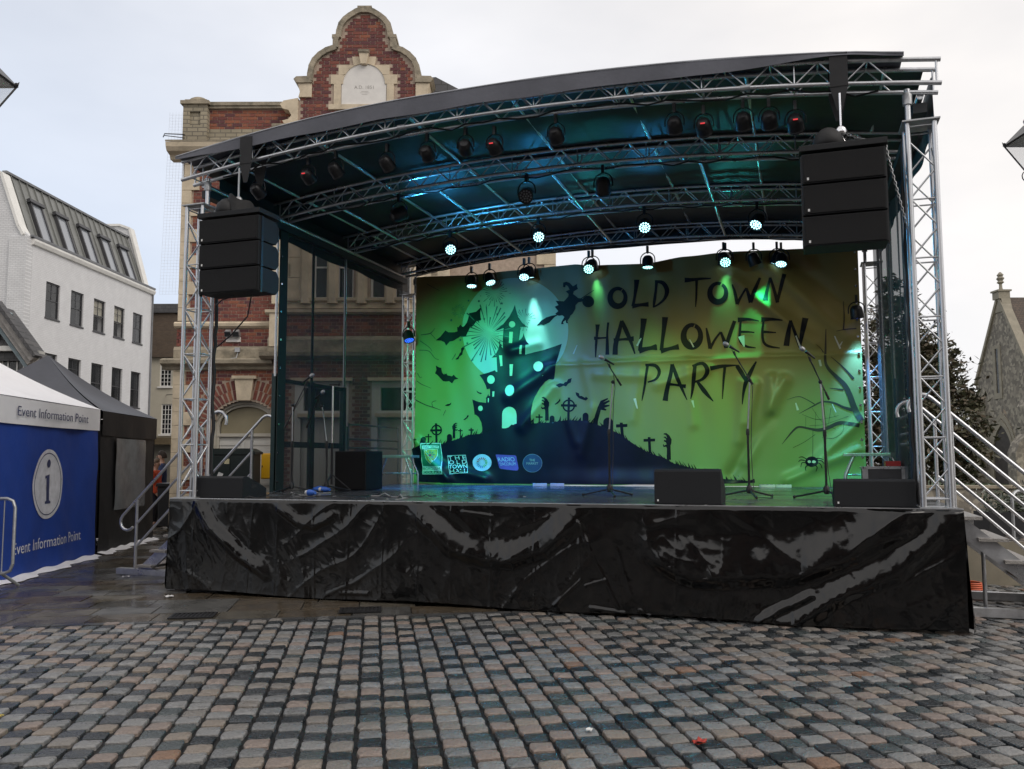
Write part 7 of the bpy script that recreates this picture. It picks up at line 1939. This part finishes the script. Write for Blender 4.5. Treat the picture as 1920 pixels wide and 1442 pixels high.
def leafmass(blobs, n, size, m, seed, name, parent, gap=.25, squash=1.):
    r = random.Random(seed); mb = MB()
    tot = sum(b[3] * b[4] * b[5] for b in blobs)
    cl = []
    for b in blobs:
        for _ in range(int(70 * b[3] * b[4] * b[5] / tot * len(blobs) * .6) + 6):
            a = r.uniform(0, 2 * PI); z = r.uniform(-1, 1); q = math.sqrt(1 - z * z); rr = r.uniform(.55, 1.02)
            cl.append((Vector((b[0] + b[3] * q * math.cos(a) * rr, b[1] + b[4] * q * math.sin(a) * rr, b[2] + b[5] * z * rr)), min(b[3:6]) * r.uniform(.16, .34)))
    for i in range(n):
        c, s = cl[r.randrange(len(cl))]
        p = c + Vector((r.gauss(0, s), r.gauss(0, s), r.gauss(0, s * .7)))
        d = Vector((r.uniform(-1, 1), r.uniform(-1, 1), r.uniform(-.8, .5))).normalized(); e = d.cross(Vector((r.uniform(-1, 1), r.uniform(-1, 1), r.uniform(-1, 1)))).normalized()
        w = size * r.uniform(.5, 1.2)
        mb.add([p - d * w, p + e * w * .38, p + d * w, p - e * w * .38], [(0, 1, 2, 3)], r.randrange(len(m)))
    o = mb.build(name, m, parent, flip=False)
    return o


def trees():
    dk = [mat('yew_leaf', (.040, .042, .020), .6, 0, .4, 3), mat('yew_leaf_light', (.075, .070, .036), .6, 0, .4, 3), mat('brown_leaf', (.085, .062, .036), .6, 0, .4, 3)]
    bark = mat('bark', (.07, .052, .038), .9, 0, .3, 8, bump=.5, bscale=25)
    t = bthing('yew_tree', 'large dark evergreen tree between the stage and the church', 'tree', (16.9, 36, 0))
    k = MB(); k.sweep([(0, 0, 0), (.1, 0, 1.2), (-.1, .1, 3), (.1, 0, 5.5), (0, 0, 8.3)], [.42, .34, .28, .16, .03], 9); k.build('trunk', bark, t, smooth=60)
    for i, (p, q) in enumerate((((0, 0, 1.6), (1.7, -.2, 2.9)), ((0, 0, 2.4), (-1.8, .2, 4.0)), ((0, 0, 3.6), (1.5, .2, 4.8)), ((0, 0, 4.4), (-1.2, -.3, 6.2)), ((0, 0, 5.2), (.9, .1, 6.8)))):
        k = MB(); k.sweep([p, Vector(p).lerp(Vector(q), .5) + Vector((0, 0, .15)), q], [.13, .08, .02], 7); k.build('limb', bark, t, smooth=60)
    leafmass([(-.3, 0, 3.4, 1.9, 1.7, 2.6), (-.7, .2, 6.2, 1.3, 1.2, 2.2), (1.3, -.2, 3.0, 1.4, 1.3, 1.9), (.8, 0, 5.2, 1.1, 1.1, 1.6), (-.5, 0, 8.0, .75, .7, 1.3), (1.9, .2, 1.8, 1.0, 1.1, 1.3), (-1.3, .1, 2.0, 1.2, 1.1, 1.6), (2.3, .1, 4.1, .55, .6, .5), (1.5, .1, 6.3, .6, .6, .7)], 26000, .15, dk, 3, 'crown', t)
    t = bthing('yew_tree', 'shorter dark tree behind the right mesh wall, close to the stage', 'tree', (13.6, 37.5, 0))
    k = MB(); k.sweep([(0, 0, 0), (.1, 0, 2), (0, 0, 5.5)], [.3, .22, .04], 8); k.build('trunk', bark, t, smooth=60)
    leafmass([(0, 0, 3.2, 1.9, 1.5, 2.2), (.4, 0, 5.4, 1.1, 1.0, 1.3), (-1.4, 0, 2.0, 1.2, 1.2, 1.5)], 11000, .16, dk, 8, 'crown', t)
    # planter with silvery shrubs beside the steps
    for i, (x, y, lab) in enumerate(((10.6, 18.0, 'black planter with silvery shrubs beyond the right steps'), (12.6, 18.6, 'black planter of silvery shrubs at the right edge, farther from the stage'))):
        p = bthing('planter', lab, 'planter', (x, y, 0), 'black planters in front of the church')
        b = MB(); b.panel(-.85, .85, -.3, .3, 0, .5, [(-.79, .79, -.24, .24)]); b.v = [(v[0], v[2], v[1]) for v in b.v]; b.box(-.8, .8, -.25, .25, .36, .40); b.build('box', BLACK, p)
        s = bthing('shrub', 'silver grey shrub growing in the %s black planter' % ('nearer' if i == 0 else 'farther'), 'shrub', (x, y, .4), 'shrubs in the planters')
        m = [mat('silver_leaf', (.20, .22, .19), .6, 0, .3, 5), mat('green_leaf', (.07, .09, .05), .6, 0, .3, 5)] if 'silver_leaf' not in MATS else [MATS['silver_leaf'], MATS['green_leaf']]
        leafmass([(-.5, 0, .25, .4, .3, .3), (.1, 0, .3, .45, .3, .35), (.6, 0, .2, .3, .3, .25)], 1600, .06, m, 30 + i, 'leaves', s)
    for x, y, lab in ((10.15, 17.2, 'galvanised cycle hoop nearest the right steps'), (11.0, 17.2, 'galvanised cycle hoop at the right edge of the picture')):
        h = bthing('cycle_hoop', lab, 'cycle stand', (x, y, 0), 'galvanised cycle hoops', .5)
        k = MB(); k.sweep([(-.34, 0, 0), (-.34, 0, .75)] + [(-.34 + .2 - .2 * math.cos(a), 0, .75 + .2 * math.sin(a)) for a in [PI / 2 * q / 5 for q in range(1, 6)]] + [(.34 - .2 + .2 * math.sin(a), 0, .75 + .2 * math.cos(a)) for a in [PI / 2 * q / 5 for q in range(0, 6)]] + [(.34, 0, 0)], .03, 8); k.build('tube', STEEL, h, smooth=50)
    # low churchyard wall
    w = bthing('churchyard_wall', 'low flint wall along the churchyard behind the planters', 'wall', (15, 24.5, 0))
    b = MB(); b.box(-4.2, 14, 0, .35, 0, .75); b.build('wall', MATS['flint_rubble'], w)
    b = MB(); b.box(-4.25, 14.05, -.06, .41, .75, .83); b.build('coping', STONED, w)
    g = MB(); g.box(-5, 30, .4, 60, -.05, .05)
    lo = g.build('churchyard_lawn', mat('lawn', (.05, .07, .025), .9, 0, .3, 3, bump=.5, bscale=60)); struct(lo); lo.location = Bw(15, 24.5); lo.rotation_euler.z = YAW
    # orange coil under the right steps
    o = thing('orange_cable_coil', 'orange cable coil lying under the right steps', 'cable coil', (9.28, 2.75, .02))
    k = MB()
    for q in range(5):
        k.sweep([((.16 - .008 * q) * math.cos(a), (.16 - .008 * q) * math.sin(a), .02 + .022 * q) for a in [2 * PI * j / 16 for j in range(17)]], .012, 5, caps=False)
    k.build('coil', mat('orange_cable', (.55, .09, .015), .5), o, smooth=60)
    b = thing('plywood_sheet', 'weathered plywood sheet leaning under the right steps', 'board', (9.65, 3.6, 0), .1)
    k = MB(); k.box(-.75, .75, 0, .02, 0, .55, 0, Matrix.Rotation(-.2, 4, 'X')); k.build('sheet', mat('plywood', (.21, .185, .135), .7, 0, .2, 3), b)


def lanterns():
    LG = mat('lantern_glass', (.8, .8, .77), .2, 0, .03, 2, alpha=.22)
    for x, y, ze, lab in ((-6.10, 9.5, 5.99, 'black street lantern cut by the left edge of the picture'), (7.52, 12.0, 6.17, 'black street lantern cut by the right edge of the picture')):
        t = bthing('street_lantern', lab, 'street lamp', (x, y, 0), 'black street lanterns on posts')
        k = MB(); k.sweep([(0, 0, 0), (0, 0, .9), (0, 0, .95), (0, 0, ze - .55)], [.09, .09, .055, .04], 10); k.build('post', BLACKM, t, smooth=50)
        k = MB(); k.lathe([(.16, 0), (.16, .12), (.11, .2), (.11, .8), (.13, .84), (.09, .92)], 10); k.build('base', BLACKM, t, smooth=40)
        zb_ = ze - .42
        def ring(r, z): return [(r * math.cos(PI / 4 + k * PI / 2), r * math.sin(PI / 4 + k * PI / 2), z) for k in range(4)]
        a, b = ring(.13, zb_), ring(.375, ze)
        for k in range(4):
            j = (k + 1) % 4
            strut('glazing_bar', t, a[k], b[k], .011, BLACKM); strut('top_bar', t, b[k], b[j], .012, BLACKM); strut('bottom_bar', t, a[k], a[j], .012, BLACKM)
            g = MB(); g.add([a[k], a[j], b[j], b[k]], [(0, 1, 2, 3)]); g.build('pane', LG, t, flip=False)
            f = MB(); f.ball(Vector(b[k]) * 1.0 + Vector((0, 0, .03)), .025, 6, 5); f.sweep([b[k], (b[k][0] * 1.07, b[k][1] * 1.07, ze + .07)], [.016, .004], 5); f.build('corner_spike', BLACKM, t, smooth=50)
        r = MB(); c = ring(.40, ze + .005); d = ring(.12, ze + .24)
        r.add(c + d, [(0, 1, 5, 4), (1, 2, 6, 5), (2, 3, 7, 6), (3, 0, 4, 7), (4, 5, 6, 7), (3, 2, 1, 0)]); r.lathe([(.10, ze + .24), (.12, ze + .3), (.06, ze + .36), (.03, ze + .45)], 8); r.build('roof', BLACKM, t)
        s = MB()
        for sg in (-1, 1): s.sweep([(sg * .03, 0, zb_ - .14)] + [(sg * (.11 + .08 * math.cos(q)), 0, zb_ - .12 + .08 * math.sin(q)) for q in [PI - PI * 1.6 * k / 10 for k in range(11)]], .008, 5)
        s.build('scroll', BLACKM, t, smooth=50)
        k = MB(); k.lathe([(.04, zb_ - .18), (.10, zb_ - .03), (.14, zb_)], 10); k.build('cup', BLACKM, t, smooth=50)


def netting():
    t = bthing('bird_netting', 'fine pale netting hung beside the left corner of the hall', 'netting', (-7.62, 18.9, 5.3))
    m = mat('netting_cord', (.62, .63, .66), .8)
    k = MB()
    for i in range(8):
        x = -.25 + i * .07; k.bar((x, 0, 0), (x + .1, 0, 4.2), .0024, .0024)
    for j in range(60):
        z = j * .07; k.bar((-.25 + z * .024, 0, z), (.24 + z * .024, 0, z), .0024, .0024)
    k.build('net', m, t)
    for z in (4.2, 3.2): pass
    b = bthing('net_bracket', 'thin bracket holding the netting out from the hall cornice', 'bracket', (-7.7, 18.6, 8.86))
    k = MB(); k.sweep([(.4, 0, 0), (-.05, 0, .02), (-.12, .1, -.02)], .012, 5); k.sweep([(.4, 0, -.08), (-.06, 0, -.02)], .01, 5); k.build('arm', BLACKM, b)


# ------------------------------------------------------------------ people in the narrow street
def skin_mesh(name, joints, edges, m, parent, root=0, sub=2):
    me = bpy.data.meshes.new(name)
    me.from_pydata([j[0] for j in joints], edges, [])
    me.materials.append(m)
    o = bpy.data.objects.new(name, me); link(o, parent)
    md = o.modifiers.new('skin', 'SKIN'); md.use_smooth_shade = True
    sv = me.skin_vertices[0].data
    for i, j in enumerate(joints):
        sv[i].radius = j[1] if isinstance(j[1], tuple) else (j[1], j[1]); sv[i].use_root = (i == root)
    s = o.modifiers.new('smooth', 'SUBSURF'); s.levels = sub; s.render_levels = sub
    return o


def person(loc, rz, label, coat, trousers, hair, h=1.78, beard=False, raised=False):
    t = thing('person', label, 'person', loc, rz)
    k = h / 1.78
    SK = MATS['skin'] if 'skin' in MATS else mat('skin', (.42, .25, .18), .55, 0, .08, 5)
    V = lambda x, y, z: Vector((x * k, y * k, z * k))
    if raised: rh = (V(-.24, -.06, 1.18), V(-.20, -.30, 1.30), V(-.10, -.36, 1.46))
    else: rh = (V(-.27, .0, 1.14), V(-.25, -.14, .92), V(-.23, -.20, .82))
    lh = (V(.27, .0, 1.14), V(.25, -.18, .98), V(.20, -.26, .97))
    J = [(V(0, 0, .95), .12), (V(0, .0, 1.2), (.14, .10)), (V(0, .0, 1.40), (.15, .10)), (V(0, 0, 1.50), .06), (V(0, -.015, 1.58), .055), (V(0, -.03, 1.66), (.078, .095)), (V(0, -.02, 1.74), (.07, .085)),
         (V(-.18, 0, 1.43), .06), (rh[0], .045), (rh[1], .035), (rh[2], .03), (V(.18, 0, 1.43), .06), (lh[0], .045), (lh[1], .035), (lh[2], .03),
         (V(-.10, 0, .88), .09), (V(-.11, -.02, .50), .06), (V(-.11, .02, .09), .042), (V(-.11, -.12, .04), .035), (V(.10, 0, .88), .09), (V(.11, -.02, .50), .06), (V(.11, .02, .09), .042), (V(.11, -.12, .04), .035)]
    E = [(0, 1), (1, 2), (2, 3), (3, 4), (4, 5), (5, 6), (2, 7), (7, 8), (8, 9), (9, 10), (2, 11), (11, 12), (12, 13), (13, 14), (0, 15), (15, 16), (16, 17), (17, 18), (0, 19), (19, 20), (20, 21), (21, 22)]
    body = skin_mesh('body', J, E, SK, t)
    # nose, ears and fingers belong to the body
    for s_, w in ((-1, rh), (1, lh)):
        d = (w[2] - w[1]).normalized()
        for f in range(4):
            q = MB(); b0 = w[2] + d * .04 * k + Vector((.014 * (f - 1.5), 0, 0)); L_ = (.055, .065, .062, .048)[f] * k
            q.sweep([b0 - d * .03, b0 + d * L_ * .5, b0 + d * L_ + Vector((0, 0, -.02))], [.009, .0085, .006], 6); q.build('finger', SK, body, smooth=60)
        q = MB(); q.sweep([w[2], w[2] + Vector((-s_ * .03, 0, 0)) + d * .02, w[2] + Vector((-s_ * .04, 0, 0)) + d * .05], [.011, .010, .006], 6); q.build('thumb', SK, body, smooth=60)
    n = MB(); n.ball(V(0, -.125, 1.655), .016, 7, 5, (.8, 1.1, 1.5)); n.ball(V(-.083, -.01, 1.655), .02, 7, 5, (.4, .8, 1.4)); n.ball(V(.083, -.01, 1.655), .02, 7, 5, (.4, .8, 1.4)); n.build('face_detail', SK, body, smooth=60)
    e = MB()
    for s_ in (-1, 1): e.ball(V(s_ * .032, -.112, 1.675), .009, 6, 5)
    e.box(-.022 * k, .022 * k, -.116 * k, -.108 * k, 1.604 * k, 1.611 * k); e.build('eyes_and_mouth', BLACK, body, smooth=60)
    HM = mat('hair_' + label[:8].replace(' ', '_'), hair, .7, 0, .3, 30)
    hr = MB()
    hr.grid(lambda u, v: V(.092 * math.cos(2 * PI * u) * math.sin(PI * .58 * v + .001), -.01 + .108 * math.sin(2 * PI * u) * math.sin(PI * .58 * v + .001) + .012 * v, 1.70 + .115 * math.cos(PI * .58 * v) - (.05 * v if math.sin(2 * PI * u) > -.3 else -.03 * v)), 20, 9)
    if beard: hr.ball(V(0, -.075, 1.595), .05 * k, 10, 6, (1.15, .85, .8))
    hr.build('hair', HM, t, smooth=60, flip=False)
    CM = mat('coat_' + label[:8].replace(' ', '_'), coat, .8, 0, .15, 8); TM = mat('trousers_' + label[:8].replace(' ', '_'), trousers, .8, 0, .15, 8)
    g = .022
    JJ = [(V(0, 0, .82), (.185, .135)), (V(0, 0, 1.0), (.17, .13)), (V(0, 0, 1.2), (.18, .135)), (V(0, 0, 1.40), (.18, .13)), (V(0, 0, 1.50), .075), (V(-.19, 0, 1.43), .085), (rh[0], .066), (rh[1].lerp(rh[2], .35), .048), (V(.19, 0, 1.43), .085), (lh[0], .066), (lh[1].lerp(lh[2], .35), .048)]
    skin_mesh('coat', JJ, [(0, 1), (1, 2), (2, 3), (3, 4), (3, 5), (5, 6), (6, 7), (3, 8), (8, 9), (9, 10)], CM, t, 1)
    TJ = [(V(0, 0, .92), (.165, .125)), (V(-.10, 0, .86), .11), (V(-.11, -.02, .50), .082), (V(-.11, .02, .12), .066), (V(.10, 0, .86), .11), (V(.11, -.02, .50), .082), (V(.11, .02, .12), .066)]
    skin_mesh('trousers', TJ, [(0, 1), (1, 2), (2, 3), (0, 4), (4, 5), (5, 6)], TM, t)
    for s_ in (-1, 1):
        q = MB(); q.grid(lambda u, v: V(s_ * .11 + .052 * math.cos(2 * PI * u) * math.sin(PI * v + .001), -.06 + .14 * math.sin(2 * PI * u) * math.sin(PI * v + .001), .05 + .05 * -math.cos(PI * v)), 12, 8); q.build('shoe', BLACK, t, smooth=60, flip=False)


def street_life():
    p = Bw(-8.78, 21.6)
    person(p, YAW - PI * .42, 'bearded man in a navy jacket standing beyond the black tent', (.025, .045, .12), (.02, .02, .022), (.03, .02, .015), 1.82, True, True)
    p = Bw(-8.66, 20.9)
    person(p, YAW + PI * .5, 'person in an orange coat half hidden by the black tent', (.50, .065, .02), (.02, .02, .03), (.12, .08, .05), 1.62)
    p = Bw(-8.15, 22.5)
    person(p, YAW - PI * .45, 'person in a dark coat at the corner of the hall', (.03, .032, .028), (.02, .02, .02), (.06, .035, .02), 1.75)
    b = bthing('wheelie_bin', 'black wheeled rubbish bin standing by the corner of the hall', 'bin', (-7.95, 20.3, 0))
    k = MB(); k.prism([(-.24, .08), (.24, .08), (.29, 1.0), (-.29, 1.0)], -.28, .30); k.build('body', BLACK, b, bevel=.02)
    k = MB(); k.prism([(-.31, 1.0), (.31, 1.0), (.29, 1.06), (-.29, 1.08)], -.32, .36); k.build('lid', BLACK, b, bevel=.01)
    for s in (-1, 1):
        k = MB(); k.lathe([(.1, -.03), (.1, .03)], 12, (s * .2, .28, .10), Matrix.Rotation(PI / 2, 4, 'Y')); k.build('wheel', RUBBER, b, smooth=40)
    # litter on the ground
    r = random.Random(9)
    lit = [((-5.28, 11.9), (.6, .6, .62), 'crumpled white paper scrap on the wet paving by the tent'), ((-4.02, 10.2), (.55, .55, .56), 'flat white paper scrap on the wet paving by the drain'), ((-5.45, 7.05), (.25, .22, .6), 'purple sweet wrapper on the setts at the left'), ((4.5, 6.2), (.4, .38, .65), 'purple and white sweet wrapper on the setts at the right'),
           ((1.05, 4.98), (.36, .035, .02), 'red leaf lying on the setts in the centre'), ((-6.3, 7.2), (.22, .09, .03), 'brown fallen leaf on the setts at the left'), ((-3.2, 5.5), (.5, .4, .08), 'tiny yellow scrap between the setts'), ((.45, 5.2), (.65, .65, .64), 'tiny white scrap between the setts in the centre'), ((-2.75, 4.7), (.6, .6, .6), 'curled white paper strip on a dark sett')]
    for (x, y), c, lab in lit:
        w = .042 if 'tiny' not in lab else .022
        k = MB(); hs = [[r.uniform(0, w * .55) for _ in range(5)] for _ in range(5)]
        k.grid(lambda u, v: ((u - .5) * 2 * w + r.uniform(-.006, .006), (v - .5) * 1.3 * w + r.uniform(-.006, .006), .014 + hs[int(round(u * 4))][int(round(v * 4))]), 4, 4)
        k.add([(-w * .8, -w * .5, .012), (w * .8, -w * .5, .012), (w * .8, w * .5, .012), (-w * .8, w * .5, .012)], [(3, 2, 1, 0)])
        nm = 'fallen_leaf' if 'leaf' in lab else 'litter_scrap'
        o = k.build(nm, mat(nm + '_' + str(len(MATS)), c, .6, 0, .3, 30), flip=False); tag(o, lab, 'leaf' if 'leaf' in lab else 'litter', 'litter on the ground')
        o.location = Bw(x, y); o.rotation_euler.z = r.uniform(0, 6)


# ------------------------------------------------------------------ build everything
ground()
unseen_terrace()
setts()
flags()
town_hall()
white_building()
old_houses()
church()
trees()
stage()
tower(.20, .165, 'aluminium truss tower at the front left of the stage')
tower(8.62, .165, 'aluminium truss tower at the front right of the stage')
tower(.19, 6.48, 'aluminium truss tower at the back left of the stage', True)
tower(8.64, 6.48, 'aluminium truss tower at the back right of the stage', True)
arch(TRY[0], 'silver arched roof truss at the front edge of the stage', True)
arch(TRY[1], 'second arched roof truss from the front, under the canvas')
arch(TRY[2], 'third arched roof truss from the front, carrying four lit lamps')
arch(TRY[3], 'rear arched roof truss above the green backdrop')
canopy()
scrims()
banner()
tents()
lanterns()
steps(-1, .20, 'aluminium steps with hooked handrails at the left of the stage')
steps(1, -.10, 'aluminium steps with hooked handrails at the right of the stage')
stage_gear()
lamps()
netting()
street_life()
